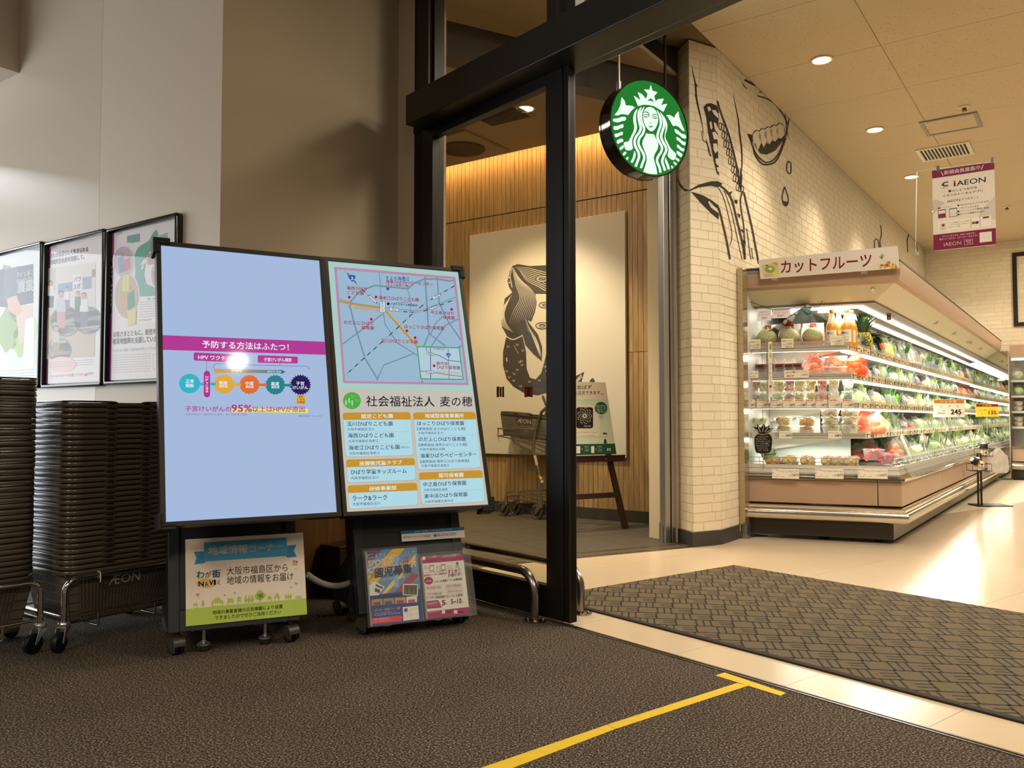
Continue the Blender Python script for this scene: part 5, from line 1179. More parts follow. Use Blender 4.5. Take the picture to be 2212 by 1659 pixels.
dp([(540, 508), (490, 560), (465, 640), (470, 720), (485, 780), (475, 850), (440, 920), (412, 980), (400, 1005), (320, 1020), (335, 1080), (350, 1130), (400, 1145), (440, 1135), (468, 1110), (452, 1050), (452, 980), (475, 920), (515, 860), (528, 790), (512, 700), (508, 620), (522, 560)], SWH, 1, 1)
dp([(912, 604), (960, 690), (982, 770), (968, 850), (940, 930), (975, 1010), (1020, 1100), (1055, 1140), (1112, 1190), (1098, 1270), (1060, 1290), (1010, 1258), (975, 1215), (998, 1150), (985, 1080), (940, 1000), (932, 930), (948, 850), (955, 780), (938, 690)], SWH, 1, 1)
strand([(590, 490), (556, 560), (548, 640), (562, 720), (580, 800), (560, 870), (508, 940), (488, 1020), (505, 1090), (542, 1160), (555, 1230), (530, 1310), (490, 1420)], 37)
strand([(635, 487), (596, 560), (588, 640), (605, 730), (630, 810), (612, 890), (560, 960), (546, 1040), (575, 1110), (620, 1190), (632, 1260), (600, 1350), (560, 1480)], 36)
strand([(484, 1145), (490, 1200), (470, 1270), (428, 1345)], 36, ends=(.1, 1)); strand([(953, 1245), (958, 1300), (985, 1370), (1006, 1450)], 36, ends=(.1, 1))
strand([(870, 568), (915, 660), (930, 760), (905, 850), (885, 930), (910, 1010), (952, 1085), (958, 1150), (920, 1230), (902, 1310), (930, 1400), (955, 1500)], 37)
strand([(822, 538), (868, 640), (880, 750), (848, 850), (830, 930), (855, 1010), (895, 1085), (886, 1160), (835, 1240), (826, 1310), (862, 1400), (882, 1510)], 36)
FACE = [(622, 562), (655, 508), (705, 490), (762, 502), (806, 547), (832, 612), (842, 690), (828, 752), (798, 815), (762, 855), (726, 857), (684, 828), (642, 762), (618, 690), (614, 620)]
dp([(728+(x-728)*1.12, 676+(y-676)*1.07) for x, y in FACE], SGN, 2, 1); dp(FACE, SWH, 3, 1)
dp([(660, 880), (700, 895), (780, 895), (790, 930), (830, 1000), (845, 1065), (830, 1130), (780, 1210), (775, 1270), (800, 1350), (820, 1430), (828, 1530), (735, 1530), (612, 1480), (640, 1390), (668, 1300), (670, 1230), (640, 1150), (605, 1070), (603, 1010), (630, 950), (650, 915)], SWH, 1, 1)
for P, w_ in (([(612, 582), (640, 566), (682, 576), (704, 612), (706, 655)], 15), ([(618, 626), (645, 606), (690, 616), (702, 640)], 12), ([(620, 632), (650, 642), (698, 645)], 15), ([(752, 660), (752, 622), (775, 604), (815, 604), (836, 630)], 13), ([(758, 670), (772, 638), (806, 636), (828, 660)], 12), ([(762, 660), (795, 664), (830, 664)], 15), ([(704, 718), (722, 730), (744, 728)], 10)): q.stroke(smooth_line(P, 3), w_, SGN, 4, taper=True)
dp([(686, 758), (705, 778), (740, 778), (766, 766), (752, 790), (725, 802), (702, 786)], SGN, 4, 1)
q.build('sign_emblem', t, 'white figure with crown, wavy hair and two banded tails on green')
lamp('AREA', 'sign glow', sc_+sn*.06, (.75, 1, .8), 3, shape='DISK', size=.5, aim=sc_+sn*2)
# ------------------------------------------------------------------ black line drawings printed on the brick walls
m_draw = mat('dark brown mural print', '#2a211a', .7)
c2 = crop(1280, 60, 3.319)
mF = upright(FFF, -.0014, c2, .0002); mR = upright(WF, -.0014, c2, .0002); mL = upright(LFF, -.0014, c2, .0002)
XC = [(1280, 60), (1552.5, 1552.5)]
def draw(P, wd=None, close=False, hole=False, taper=False):
    """polyline or filled shape in crop pixels, split over the pier face and the long wall"""
    m = m_draw if not hole else m_brick
    if wd is not None:
        P = smooth_line(P, 4)
        runs = {}
        for i in range(len(P)-1):
            a, b = V(P[i]), V(P[i+1]); mid = (a+b)/2; k = mL if mid.x < 690 else (mF if mid.x < 905 else mR)
            d = b-a
            if d.length < 1e-6: continue
            d.normalize(); nn = V((-d.y, d.x)); s0 = i/(len(P)-1); s1 = (i+1)/(len(P)-1)
            h = lambda s_: wd/2*(max(.12, sin(pi*s_)) if taper else 1)
            k.poly([tuple(a+nn*h(s0)-d*.5), tuple(b+nn*h(s1)+d*.5), tuple(b-nn*h(s1)+d*.5), tuple(a-nn*h(s0)-d*.5)], m, 1 if hole else 0)
    else:
        for k, n_, c_ in ((mL, (1, 0), 690), (mF, None, None), (mR, (-1, 0), -905)):
            Q = [tuple(p) for p in P]
            if k is mF: Q = clip_half(clip_half(Q, (-1, 0), -690), (1, 0), 905)
            else: Q = clip_half(Q, n_, c_)
            if len(Q) > 2: k.poly(Q, m, 1 if hole else 0)
draw([(710, 265), (722, 330), (738, 410), (745, 500), (765, 600), (785, 690), (800, 790)], 12, taper=True); draw([(738, 400), (748, 415), (738, 430)], 8); draw([(733, 480), (748, 470), (742, 520), (738, 500)])
draw([(795, 570), (815, 545), (850, 540), (895, 560), (905, 600), (905, 640), (900, 720), (895, 800), (900, 900), (908, 1060), (890, 1040), (870, 960), (850, 860), (830, 760), (815, 640)])
for P in ([(822, 570), (840, 565), (850, 590), (832, 600)], [(855, 590), (880, 590), (902, 620), (900, 650), (870, 620)], [(838, 680), (850, 670), (860, 720), (848, 730)], [(868, 680), (880, 680), (900, 720), (898, 760), (878, 730)], [(858, 750), (878, 745), (895, 770), (898, 800), (870, 800)], [(865, 830), (890, 830), (900, 880), (880, 900), (866, 870)], [(880, 940), (900, 935), (925, 970), (900, 990), (884, 970)], [(890, 1000), (905, 1000), (908, 1035), (896, 1030)]): draw(P, hole=True)
draw([(895, 525), (920, 610), (950, 690), (975, 760), (1000, 850), (1020, 930), (1035, 1000), (1050, 1090), (1065, 1160)], 13)
for i in range(8):
    for j in range(4):
        x = 912+i*17+j*17+ (i % 2)*4; y = 680+i*62+j*8
        if x < 915+ (y-560)*.27+8: draw([(x, y), (x+12, y+8), (x+14, y+38), (x+4, y+52), (x-6, y+36), (x, y)], 5)
draw([(1008, 465), (1025, 560), (1045, 660), (1055, 760), (1068, 860), (1072, 960), (1065, 1060), (1055, 1130)], 12, taper=True)
draw([(1060, 1000), (1075, 1060), (1070, 1150), (1060, 1180), (1052, 1110)]); draw([(785, 740), (790, 800), (820, 830), (835, 900), (850, 920), (832, 860), (815, 800)], 5)
draw([(605, 1062), (625, 1110), (655, 1150), (690, 1165), (760, 1125), (850, 1100), (900, 1100), (935, 1118), (900, 1145), (850, 1132), (760, 1145), (700, 1170), (660, 1172), (625, 1140)])
draw([(705, 1175), (790, 1200), (860, 1240), (905, 1275), (905, 1300), (880, 1285), (838, 1240), (828, 1250), (850, 1290), (905, 1330), (905, 1375), (850, 1330), (780, 1260)])
draw([(905, 1125), (960, 1170), (1000, 1240), (1030, 1360), (1060, 1480), (1085, 1600), (1092, 1659)], 15); draw([(905, 1290), (930, 1390), (960, 1520), (985, 1659)], 15); draw([(905, 1150), (940, 1220), (970, 1330), (1000, 1480), (985, 1560)], 5)
draw([(945, 1170), (985, 1280), (1015, 1400), (1045, 1540), (1072, 1659)], 5); draw([(1075, 1170), (1060, 1240), (1070, 1330), (1085, 1430), (1088, 1540), (1095, 1659)], 10); draw([(1085, 1180), (1110, 1290), (1140, 1420), (1165, 1550), (1192, 1690)], 14, taper=False); draw([(1105, 1440), (1120, 1550), (1135, 1659)], 6); draw([(1140, 1580), (1150, 1659)], 5)
for y in (1230, 1330, 1440, 1520): draw([(1012+(y-1230)*.22, y), (1040+(y-1230)*.2, y+8), (1035+(y-1230)*.22, y+34), (1022+(y-1230)*.22, y+20)])
draw([(1075, 1535), (1090, 1500), (1084, 1560), (1074, 1580)]); draw([(975, 1180), (1005, 1170), (990, 1200)]); draw([(1012, 1250), (1030, 1235), (1040, 1255), (1030, 1262)])
# spoon of noodles, dots and rings further along the wall
draw([(1090, 372), (1140, 400), (1180, 412), (1222, 398)], 16); draw([(1070, 388), (1088, 420), (1112, 445)], 7, taper=True); draw([(1188, 462), (1222, 462)], 8, taper=True); draw([(1182, 488), (1240, 505), (1300, 540), (1350, 600), (1380, 650), (1398, 690)], 9); draw([(1325, 500), (1360, 570), (1385, 650), (1392, 800)], 8, taper=True); draw([(1412, 610), (1405, 680), (1395, 740), (1410, 800)], 8, taper=True)
draw([(1262, 470), (1272, 466), (1277, 484), (1270, 498), (1260, 490)]); draw([(1303, 500), (1312, 500), (1314, 514), (1306, 520)])
draw([(1108, 760), (1142, 765), (1150, 830), (1130, 810)]); draw([(1125, 770), (1145, 840), (1170, 900), (1215, 950), (1255, 965), (1300, 945), (1340, 890), (1370, 810), (1395, 730)], 10); draw([(1150, 850), (1170, 920), (1215, 975), (1260, 980), (1310, 960), (1350, 890), (1385, 790)], 12)
draw([(1155, 830), (1200, 900), (1250, 910), (1310, 880), (1350, 830), (1375, 760), (1330, 800), (1250, 830)])
for i, x in enumerate((1180, 1222, 1262, 1304, 1345)):
    y = 740-i*13; draw([(x-32, y+60), (x-28, y+18), (x, y-4), (x+26, y+18), (x+30, y+80), (x+6, y+140-i*8), (x-10, y+100)], hole=True)
    draw([(x-32, y+70), (x-28, y+18), (x, y-4), (x+26, y+22), (x+28, y+80), (x+10, y+130)], 7); draw([(x-14, y+60), (x-2, y+50), (x+6, y+100)], 5)
for P in ([(1400, 958), (1418, 966), (1424, 1000), (1418, 1045), (1395, 1030), (1392, 990), (1400, 958)], [(1376, 1140), (1395, 1190), (1404, 1240), (1390, 1275), (1368, 1262), (1360, 1210), (1376, 1140)]): draw(P, 9)
draw([(1366, 1240), (1402, 1250), (1395, 1280), (1378, 1280)])
mR.conv = lambda x, y: (x, y)
for P in ([(1902, 486), (1904, 505), (1901, 524), (1906, 545)], [(1890, 545), (1889, 522), (1893, 516), (1898, 524), (1900, 545)], [(1966, 500), (1960, 518), (1961, 545)], [(1976, 516), (1980, 530), (1982, 545)]): mR.stroke(smooth_line(P, 3), 2.2, m_draw, 0)
for q_, w_, nm in ((mF, wall_F, 'mural_corn'), (mR, wall_R, 'mural_lines'), (mL, wall_L, 'mural_leaf')):
    if q_.b.v: q_.build(nm, w_)
# ------------------------------------------------------------------ white board with a woodcut print on the oak wall
bx0, bx1 = OKF.px(1014, 700, -.03).x, OKF.px(1351, 700, -.03).x; bz0, bz1 = OKF.px(1351, 989, -.03).z, OKF.px(1352, 455, -.03).z
t = thing('mural_board', 'large white board with a grey woodcut figure on the oak wall of the cafe', 'board', OKF)
MB().box(bx0, bx1, -.03, -.001, bz0, bz1).build('panel', mat('white board', '#d9d2c0', .6, vary=.03, vscale=3), t, bevel=.002)
q = upright(OKF, -.0305, crop(940, 500, 4.147), .0004); GYM = mat('grey woodcut ink', '#46413a', .7); BGW = mat('white board', '#d9d2c0')
q.poly([(668, 360), (692, 308), (740, 292), (850, 310), (1020, 300), (1180, 330), (1240, 420), (1200, 520), (1010, 560), (900, 560), (910, 640), (890, 740), (860, 810), (800, 780), (780, 930), (640, 930), (600, 860), (588, 800), (610, 690), (625, 600), (690, 545), (665, 505), (648, 450)], GYM, 0)
q.poly([(640, 925), (780, 925), (800, 1010), (815, 1080), (820, 1230), (850, 1310), (900, 1325), (950, 1270), (975, 1180), (1000, 1080), (1060, 1060), (1040, 1280), (1000, 1390), (1020, 1440), (920, 1470), (800, 1450), (700, 1390), (640, 1320), (608, 1200), (608, 1080)], GYM, 0)
q.poly([(800, 750), (850, 830), (920, 920), (960, 1040), (955, 1165), (880, 1100), (810, 1020), (782, 920)], GYM, 1)
for k in range(12):
    a = k/11
    P = [(690+a*14, 315+a*14), (705+a*60, 400+a*30), (730+a*140, 500+a*30), (760+a*150, 600+a*30), (700+a*190, 720+a*20), (660+a*200, 840-a*60)]
    q.stroke(smooth_line(P, 4), 4, BGW, 2, taper=True)
for k in range(9):
    a = k*16; q.stroke(smooth_line([(715+a*.3, 318+a*.2), (820, 325+a*.9), (920, 350+a*1.1), (1010, 370+a*1.3), (1100, 380+a*1.2), (1200, 390+a*1.0)], 4), 6, BGW, 2, taper=True)
for k in range(9):
    q.stroke(smooth_line([(690-k*9, 560+k*12), (650-k*7, 640+k*10), (620-k*3, 740+k*12), (640+k*8, 840+k*8)], 4), 5, BGW, 3, taper=True)
for k in range(7): q.stroke(smooth_line([(805+k*3, 770+k*18), (840+k*8, 860+k*12), (880+k*8, 960+k*10), (940+k*2, 1120)], 4), 6, BGW, 3, taper=True)
q.stroke(smooth_line([(636, 940), (700, 968), (780, 932)], 4), 9, BGW, 3); q.stroke(smooth_line([(690, 330), (672, 400), (690, 500)], 4), 7, BGW, 3)
q.circ(665, 412, 7, BGW, 3); q.circ(664, 458, 7, BGW, 3)
for x, y in ((654, 1030), (736, 1014), (785, 1065), (756, 1168), (778, 1195), (737, 1238), (640, 1250), (708, 1274), (664, 1304), (704, 1334), (766, 1384), (845, 1344), (934, 1332), (775, 1160), (1000, 1250), (985, 1210)): q.stroke([(x-9, y-8), (x-6, y+6), (x+2, y+9), (x+8, y+4), (x+8, y-8)], 4, BGW, 3)
q.stroke([(705, 1020), (748, 1095)], 3, BGW, 3); q.stroke([(640, 1130), (644, 1165)], 9, BGW, 3)
for x, y, r_ in ((960, 425, 50), (985, 660, 44), (960, 845, 48)):
    for k in range(3): q.stroke(smooth_line([(x+(r_-k*14)*cos(a)*1.2, y+(r_-k*14)*.6*sin(a)) for a in [radians(45*i) for i in range(9)]], 3), 7, GYM if k % 2 == 0 else BGW, 4+k)
q.conv = lambda x, y: (x, y)
q.poly([(1237, 822), (1244, 812), (1262, 803), (1256, 826), (1240, 832)], GYM, 0); q.poly([(1274, 822), (1280, 816), (1285, 822), (1285, 840), (1274, 838)], GYM, 0)
for k in range(3): q.stroke([(1240+k*4, 828-k*2), (1256+k, 808+k*3)], 1.4, BGW, 1)
q.build('woodcut_print', t)
# ------------------------------------------------------------------ easel with a sign in the cafe
eo = onz(1357, 1143.5); EF = Fr(eo, SF.x)
t = thing('sign_easel', 'dark wooden easel standing in the cafe doorway', 'easel', EF)
lean = lambda z: (1.22-z)*-.28+.28*1.22
zl = EF.px(1335, 990, .14).z
ex = lambda x, y, off: EF.px(x, y, off)
yl = lambda z: .02+z*.26
tl_ = ex(1313, 830, yl(1.1))
lk = ex(1321, 1000, yl(.5)); ksl = lk.x/lk.z
for x0, sg in ((0, 1), (-.62, -1)):
    P = [V((x0, yl(0), 0)), V((x0+sg*ksl*.98, yl(.98), .98))]
    MB().prism([P[0]+V((-.028, 0, 0)), P[0]+V((.024, 0, 0)), P[1]+V((.02, 0, 0)), P[1]+V((-.02, 0, 0))], (0, .025, 0)).build('leg', m_espresso, t, bevel=.002)
MB().prism([(-.28, .62, 0), (-.24, .62, 0), (-.27, .3, 1.12), (-.31, .3, 1.12)], (0, .025, 0)).build('leg', m_espresso, t)
cz0, cz1 = ex(1300, 1076, yl(.28)).z, ex(1300, 1065, yl(.28)).z
MB().prism([(-.6, yl(cz0)+.001, cz0), (-.02, yl(cz0)+.001, cz0), (-.03, yl(cz1)+.001, cz1), (-.6, yl(cz1)+.001, cz1)], (0, .022, 0)).build('cross_bar', m_espresso, t, bevel=.002)
lz0, lz1 = ex(1320, 997, yl(.52)-.05).z, ex(1320, 983, yl(.52)-.05).z; lx = ex(1350, 990, yl(.52)-.05).x
MB().box(-.66, lx, yl(lz0)-.055, yl(lz0)+.0, lz0, lz1-.012).box(-.66, lx, yl(lz0)-.06, yl(lz0)-.048, lz1-.012, lz1).build('ledge', m_espresso, t, bevel=.002)
for x in (ex(1239, 993, yl(.52)-.055).x, ex(1309, 992, yl(.52)-.055).x): MB().ball((x, yl(lz0)-.056, (lz0+lz1)/2-.005), .006, .003, .006, 8, 5).build('brass_stud', mat('brass stud', '#c9a860', .3, 1), t, smooth=60)
t = thing('easel_sign', 'pale green cafe ordering sign resting on the dark easel', 'sign', EF)
a_ = atan(.26); upv = V((0, sin(a_), cos(a_))); nv = V((0, -cos(a_), sin(a_))); o = V((0, yl(lz1)-.004, lz1))
q = Pr(o+nv*.012, (1, 0, 0), upv, nv, EF.M, crop(1200, 700, 2.9636)); A_, C_ = q.uv(388, 838), q.uv(323, 374)
sx1 = (A_[0]+C_[0])/2; sz1 = C_[1]; sx0 = sx1-.46
MB().prism([o+nv*.004+V((x, 0, 0))+upv*z for x, z in ((sx0, 0.002), (sx1, 0.002), (sx1, sz1), (sx0, sz1))], nv*.008).build('sign_panel', ink('c3cfb6'), t)
q.rect(sx0, .002, sx1, q.uv(383, 765)[1], '1f4d38', 0, False); q.rect(sx0, q.uv(332, 484)[1], sx1, sz1, 'd8cdb8', 0, False)
q.poly([(155, 482), (172, 500), (180, 482)], 'd8cdb8', 1)
q.text('レジに並ばず', 40, 418, 232, 416, 26, '2a221c', 1, .006); q.text('スマホから注文できます', 20, 455, 285, 452, 26, '2a221c', 1, .006); q.stroke(smooth_line([(290, 446), (298, 452), (305, 446)], 3), 3, '2a221c', 1)
q.rrect(110, 518, 282, 722, 12, 'd8cdb8', 1)
q.poly(rrpath(133, 240, 533, 668, 14, 4), '1d1a18', 2)
for k in range(5):
    r_ = 14+k*8
    q.circ(186, 588, r_, 'd8cdb8', 3+2*k if False else 3, n=28) if k == 0 else None
for k in range(4):
    r_ = 20+k*9
    for j in range(9):
        a0 = j*.7+k*.4; q.stroke([(186+r_*.95*cos(a0+i*.12), 588+r_*1.08*sin(a0+i*.12)) for i in range(4)], 3, 'd8cdb8', 3)
q.circ(186, 588, 6, '1d1a18', 4); q.text('AppClip', 180, 660, 226, 660, 12, 'd8cdb8', 3)
q.circ(291, 538, 40, '1f5a40', 1); q.poly([(258, 552), (252, 562), (270, 560)], '1f5a40', 1)
for k, s_ in enumerate(('iPhone等の', 'カメラでコードを', '読み込んで', 'ください')): q.text(s_, 266 if k != 1 else 260, 528+k*13, 316 if k != 1 else 322, 528+k*13, 9, 'd8dccb', 2)
for k in range(2): q.stroke([(272, 590+k*9), (308, 589+k*9)], 2, '6a7a68', 1)
for x in (135, 182, 232): q.stroke([(x, 694), (x+38, 693)], 4, '7a7468', 2, dash=4)
q.stroke([(160, 715), (250, 714)], 2, '9a9488', 2)
q.circ(314, 712, 13, 'd9c4a8', 2); q.poly([(300, 708), (306, 696), (326, 696), (330, 712), (318, 704)], '1d1a18', 3); q.poly([(296, 768), (300, 732), (330, 730), (342, 766)], 'd8d4c8', 2); q.poly([(306, 766), (310, 736), (324, 736), (330, 766)], '1f4d38', 3); q.stroke([(298, 738), (282, 720), (290, 712)], 5, 'd9c4a8', 2)
for x, w_, h_ in ((132, 26, 46), (228, 20, 44)): q.rrect(x, 782, x+w_, 782+h_, 3, 'e4ddcc', 1)
for x in (186, 272): q.text('STEP2' if x < 200 else 'STEP3', x, 790, x+24, 790, 8, 'd8dccb', 1); [q.stroke([(x, 799+k*8), (x+26, 799+k*8)], 2, 'a8b8a8', 1) for k in range(3)]
for x in (330, 344): q.poly([(x, 796), (x+9, 796), (x+7, 812), (x+2, 812)], 'e4ddcc', 1)
for x in (168, 258): q.poly([(x, 796), (x+6, 800), (x, 804)], 'd8dccb', 1)
q.build('sign_print', t)
# ------------------------------------------------------------------ shopping cart behind the glass door
w1, w3 = onz(1088, 1115), onz(1161, 1128); KF = Fr(w1, (.75, -.66)); KL = KF.l(onp(1161, 1126, w1, KF.y)).x
t = thing('shopping_cart', 'chrome shopping cart with dark grips seen through the glass door', 'cart', KF)
kp = lambda x, y, off=0: V((KF.px(x, y, off).x, off, KF.px(x, y, off).z))
kk = crop(1040, 860, 5.925)
def kt(P, off=0): return [kp(*kk(*p), off) for p in P]
DW = .18
fr = MB()
for off in (0, DW):
    post = kt([(770, 1400), (775, 1120), (725, 900), (665, 720), (660, 640), (690, 430), (740, 260)], 0); post = [V((p.x, off, p.z)) for p in post]
    fr.tube(post, .0125, 10)
for P in ([(205, 388), (690, 402)], [(205, 480), (660, 580)], [(315, 1260), (335, 1205), (750, 1180)], [(340, 1270), (740, 1340)], [(385, 1243), (830, 1255)], [(720, 980), (720, 1330)]):
    a = kt(P)
    for off in (0, DW): fr.tube([V((p.x, off, p.z)) for p in a], .006, 8)
for P in ((205, 388), (205, 480), (315, 1260), (745, 1185), (745, 1340)):
    p = kp(*kk(*P)); fr.tube([V((p.x, 0, p.z)), V((p.x, DW, p.z))], .006, 8)
p = kt([(215, 388), (218, 520), (240, 548)])
for off in (0, DW): fr.tube([V((a.x, off, a.z)) for a in p], .006, 8)
fr.build('chrome_frame', mat('dull chrome', '#b5b0a2', .28, 1), t, smooth=50)
gp = kt([(740, 280), (768, 180), (820, 130), (900, 110)]); g2 = kt([(735, 250), (752, 110), (720, 30), (700, -30)])
hb = MB()
for off in (0, DW): hb.tube([V((a.x, off, a.z)) for a in gp], .014, 10)
hb.tube([V((gp[-1].x, 0, gp[-1].z)), V((gp[-1].x, DW, gp[-1].z))], .014, 10).tube([V((a.x, DW*.5, a.z)) for a in g2], .012, 10)
hb.build('push_handle', mat('grey grip', '#4a463e', .4), t, smooth=50)
for P, c_ in (([(684, 735), (712, 860)], 'cdbf96'), ([(740, 990), (768, 1045)], 'c9a93a'), ([(770, 1055), (780, 1085)], 'c9b89a')):
    a = kt(P); MB().tube([V((p.x, 0, p.z)) for p in a], .0135, 10).build('sticker_band', ink(c_), t, smooth=50)
for x, off in ((0, 0), (KL, 0), (0.02, DW*.75), (KL-.0, DW)):
    M = Matrix.Translation((x, off, 0)) @ Matrix.Rotation(0, 4, 'Z'); fk = MB().cyl((.03, 0, .105), (.03, 0, .17), .016, 12).box(-.0, .05, -.02, .02, .1, .108)
    for s_ in (-1, 1): fk.prism([(0, s_*.019, .104), (.05, s_*.019, .104), (.006, s_*.019, .05), (-.01, s_*.019, .055)], (0, s_*.003, 0))
    fk.tube([V((.062*cos(a), 0, .062+.068*sin(a))) for a in [radians(60+12*k) for k in range(8)]], .007, 8)
    fo = fk.build('caster', mat('dull chrome', '#b5b0a2'), t, M=M)
    MB().lathe([(0, -.014), (.018, -.014), (.022, -.01), (.045, -.01), (.05, -.014), (.058, -.013), (.062, -.007), (.062, .007), (.058, .013), (.05, .014), (.045, .01), (.022, .01), (0, .014)], 26, M=Matrix.Translation((0, 0, .062)) @ Matrix.Rotation(pi/2, 4, 'X')).build('wheel', mat('grey wheel', '#3d3a33', .5), fo, smooth=35)
# basket in the cart
a, b = kp(*kk(222, 180)), kp(*kk(860, 245)); lowp = kp(*kk(235, 525))
cb_ = thing('shopping_basket', 'dark shopping basket with a pale logo sitting in the cart behind the glass', 'basket', Fr((0, 0, 0), (1, 0)))
ang = atan2((b.z-a.z), (b.x-a.x))
scl = 1.2
cb_.matrix_world = KF.M @ Matrix.Translation((a.x+BL_*scl/2*cos(ang)+.01, DW/2, a.z+BL_*scl/2*sin(ang)-.0)) @ Matrix.Rotation(-ang, 4, 'Y') @ Matrix.Diagonal((scl, .52, 1.0, 1))
bask_rim().build('rim', m_bask, cb_, smooth=40); slotted().build('slotted_body', m_bask_lit, cb_); logo_plate(cb_, -1)
for s_ in (-1, 1): bask_handle(s_).build('handle', m_hand, cb_, smooth=50)
# ------------------------------------------------------------------ open chilled case along the brick wall
m_beige = mat('beige case panel', '#b1957a', .35, vary=.03, vscale=2); m_cream = mat('cream enamel', '#d8cfae', .4); m_casew = mat('white case lining', '#c6c8c0', .4)
m_greym = mat('grey shelf metal', '#c9c5b6', .35, .25); m_galv = mat('galvanised plate', '#8d8b84', .4, .8, vary=.1, vscale=6); m_dark = mat('dark olive base plate', '#2f2a20', .5)
m_tube = mat('white light tube', '#fff6ea', .3, emit=3.2, ecol='#fff3e6'); m_mirror = mat('case mirror', '#c8ccc4', .02, 1); m_soff = mat('grey soffit', '#7d7460', .5)
SE = 8.1
def se(q, ins=0): return .44+.223*q+ins
def path(q, ins=0, q0=.03): return [(se(q0, ins), -q0), (se(q, ins), -q), (SE, -q)]
case = thing('produce_case', 'long open chilled produce case with a beige canopy and lit shelves along the brick wall', 'display case', WF)
P1 = path(.97, .03)
MB().sweep(P1[:2], [(0, .028), (0, .145), (-.02, .145), (-.02, .028)]).build('end_base_plate', m_dark, case)
MB().sweep(P1[1:], [(0, .028), (0, .145), (-.02, .145), (-.02, .028)]).build('kick_plate', m_galv, case)
ft = MB()
for s_, q_ in ((.72, .5), (.78, .86), (2.5, .9), (4.5, .9), (6.5, .9), (7.8, .9)): ft.box(s_-.03, s_+.03, -q_-.03, -q_+.03, 0, .03)
ft.build('foot', m_blackg, case)
PD = path(1.03)
MB().sweep(PD, [(-.03, .14), (.0, .141), (.03, .146), (.044, .158), (.048, .18), (.047, .205), (.038, .218), (.022, .222), (.026, .228), (.026, .242), (.012, .25), (-.03, .252)]).build('chrome_bumper', mat('satin chrome bumper', '#d2cabb', .2, 1), case, smooth=50)
for a, b in ((.03, .88), (.885, 1.03)):
    MB().sweep([(se(a), -a), (se(b), -b)], [(0, .262), (0, .425), (-.02, .425), (-.02, .262)]).build('side_panel', m_beige, case, bevel=.002)
s_ = se(1.03)+.004
while s_ < SE-.05:
    e = min(SE, s_+1.82); MB().sweep([(s_, -1.03), (e-.004, -1.03)], [(0, .262), (0, .425), (-.02, .425), (-.02, .262)]).build('side_panel', m_beige, case, bevel=.002); s_ = e
MB().sweep(PD, [(-.02, .425), (.012, .427), (.024, .437), (.024, .452), (.012, .462), (-.02, .47)]).build('chrome_rail', m_chrome, case, smooth=50)
MB().sweep(path(1.02), [(.0, .468), (-.014, .535), (-.022, .535), (-.012, .468)]).sweep(path(1.02), [(.004, .478), (.002, .486), (-.004, .486), (-.002, .478)]).sweep(path(1.02), [(-.004, .51), (-.006, .518), (-.012, .518), (-.01, .51)]).build('price_rail', m_greym, case)
wr = MB()
for z in (.555, .585): wr.sweep(path(.985), [(.002, z-.002), (.002, z+.002), (-.002, z+.002), (-.002, z-.002)])
for k in range(6): q_ = .1+k*.16; wr.cyl((se(q_)+.045, -q_, .53), (se(q_)+.045, -q_, .587), .002, 6)
for k in range(36): wr.cyl((se(1)+.1+k*.2, -.985, .53), (se(1)+.1+k*.2, -.985, .587), .002, 6)
wr.build('wire_fence', m_steel, case)
def plate(q0, q1, z0, z1, ins=0, zb=None): return MB().prism([(se(q0, ins), -q0, z0), (se(q1, ins), -q1, z0 if zb is None else zb), (SE, -q1, z0 if zb is None else zb), (SE, -q0, z0)], (0, 0, z1-z0))
plate(.024, .99, .50, .505, .02).build('deck_tray', m_casew, case)
MB().box(.46, SE, -.022, -.005, .49, 1.93).build('back_panel', m_casew, case)
plate(.0, 1.04, 1.93, 1.95).build('top_plate', m_casew, case)
for k in range(10): pass
rb_ = MB()
for k in range(8): rb_.box(.82+k*.93, .85+k*.93, -.028, -.0225, .5, 1.7)
rb_.build('back_upright', m_greym, case)
MB().sweep(path(1.045), [(-.04, 1.812), (-.012, 1.83), (0, 1.87), (0, 1.955), (-.04, 1.955)]).build('canopy_fascia', m_beige, case, smooth=40)
MB().sweep(path(1.045), [(.003, 1.956), (.003, 1.968), (-.05, 1.985), (-.06, 1.985), (-.06, 1.956)]).build('canopy_trim', m_dark, case)
MB().sweep(path(1.045), [(-.042, 1.815), (-.2, 1.715), (-.204, 1.722), (-.046, 1.822)]).build('canopy_reflector', m_cream, case)
MB().sweep(path(1.045), [(-.2, 1.713), (-.2, 1.70), (-.62, 1.70), (-.62, 1.713)]).build('canopy_soffit', m_soff, case)
MB().tube([tuple(WF.l(WF.w(*p)))for p in ((.70, -.86, 1.775), (SE, -.86, 1.775))], .012, 8).build('blind_roller', mat('white blind tube', '#d8d2bc', .3), case, smooth=50)
lt = MB()
for o_ in (-.30, -.48): lt.sweep(path(1.045), [(o_, 1.682), (o_-.045, 1.682), (o_-.045, 1.699), (o_, 1.699)])
lt.build('light_tube', m_tube, case)
MB().prism([(.66, -.03, 1.46), (.66, -.42, 1.70), (.66, -.415, 1.705), (.66, -.025, 1.465)], (SE-.67, 0, 0)).build('mirror', m_mirror, case)
MB().box(SE, SE+.02, -1.12, -.02, .02, 1.82).build('mirror_end_panel', m_mirror, case)
MB().box(SE-.006, SE+.03, -1.128, -1.121, .02, 1.82).build('end_trim', m_steel, case)
pq = WF.l(onz(1598, 1160))
MB().box(.345, .44, -.045, -.004, .10, 1.965).build('end_post', mat('polished end post', '#b8a98c', .12, .75), case)
MB().box(.37, .445, -.05, -.002, .004, .1).build('end_post_foot', m_steel, case)
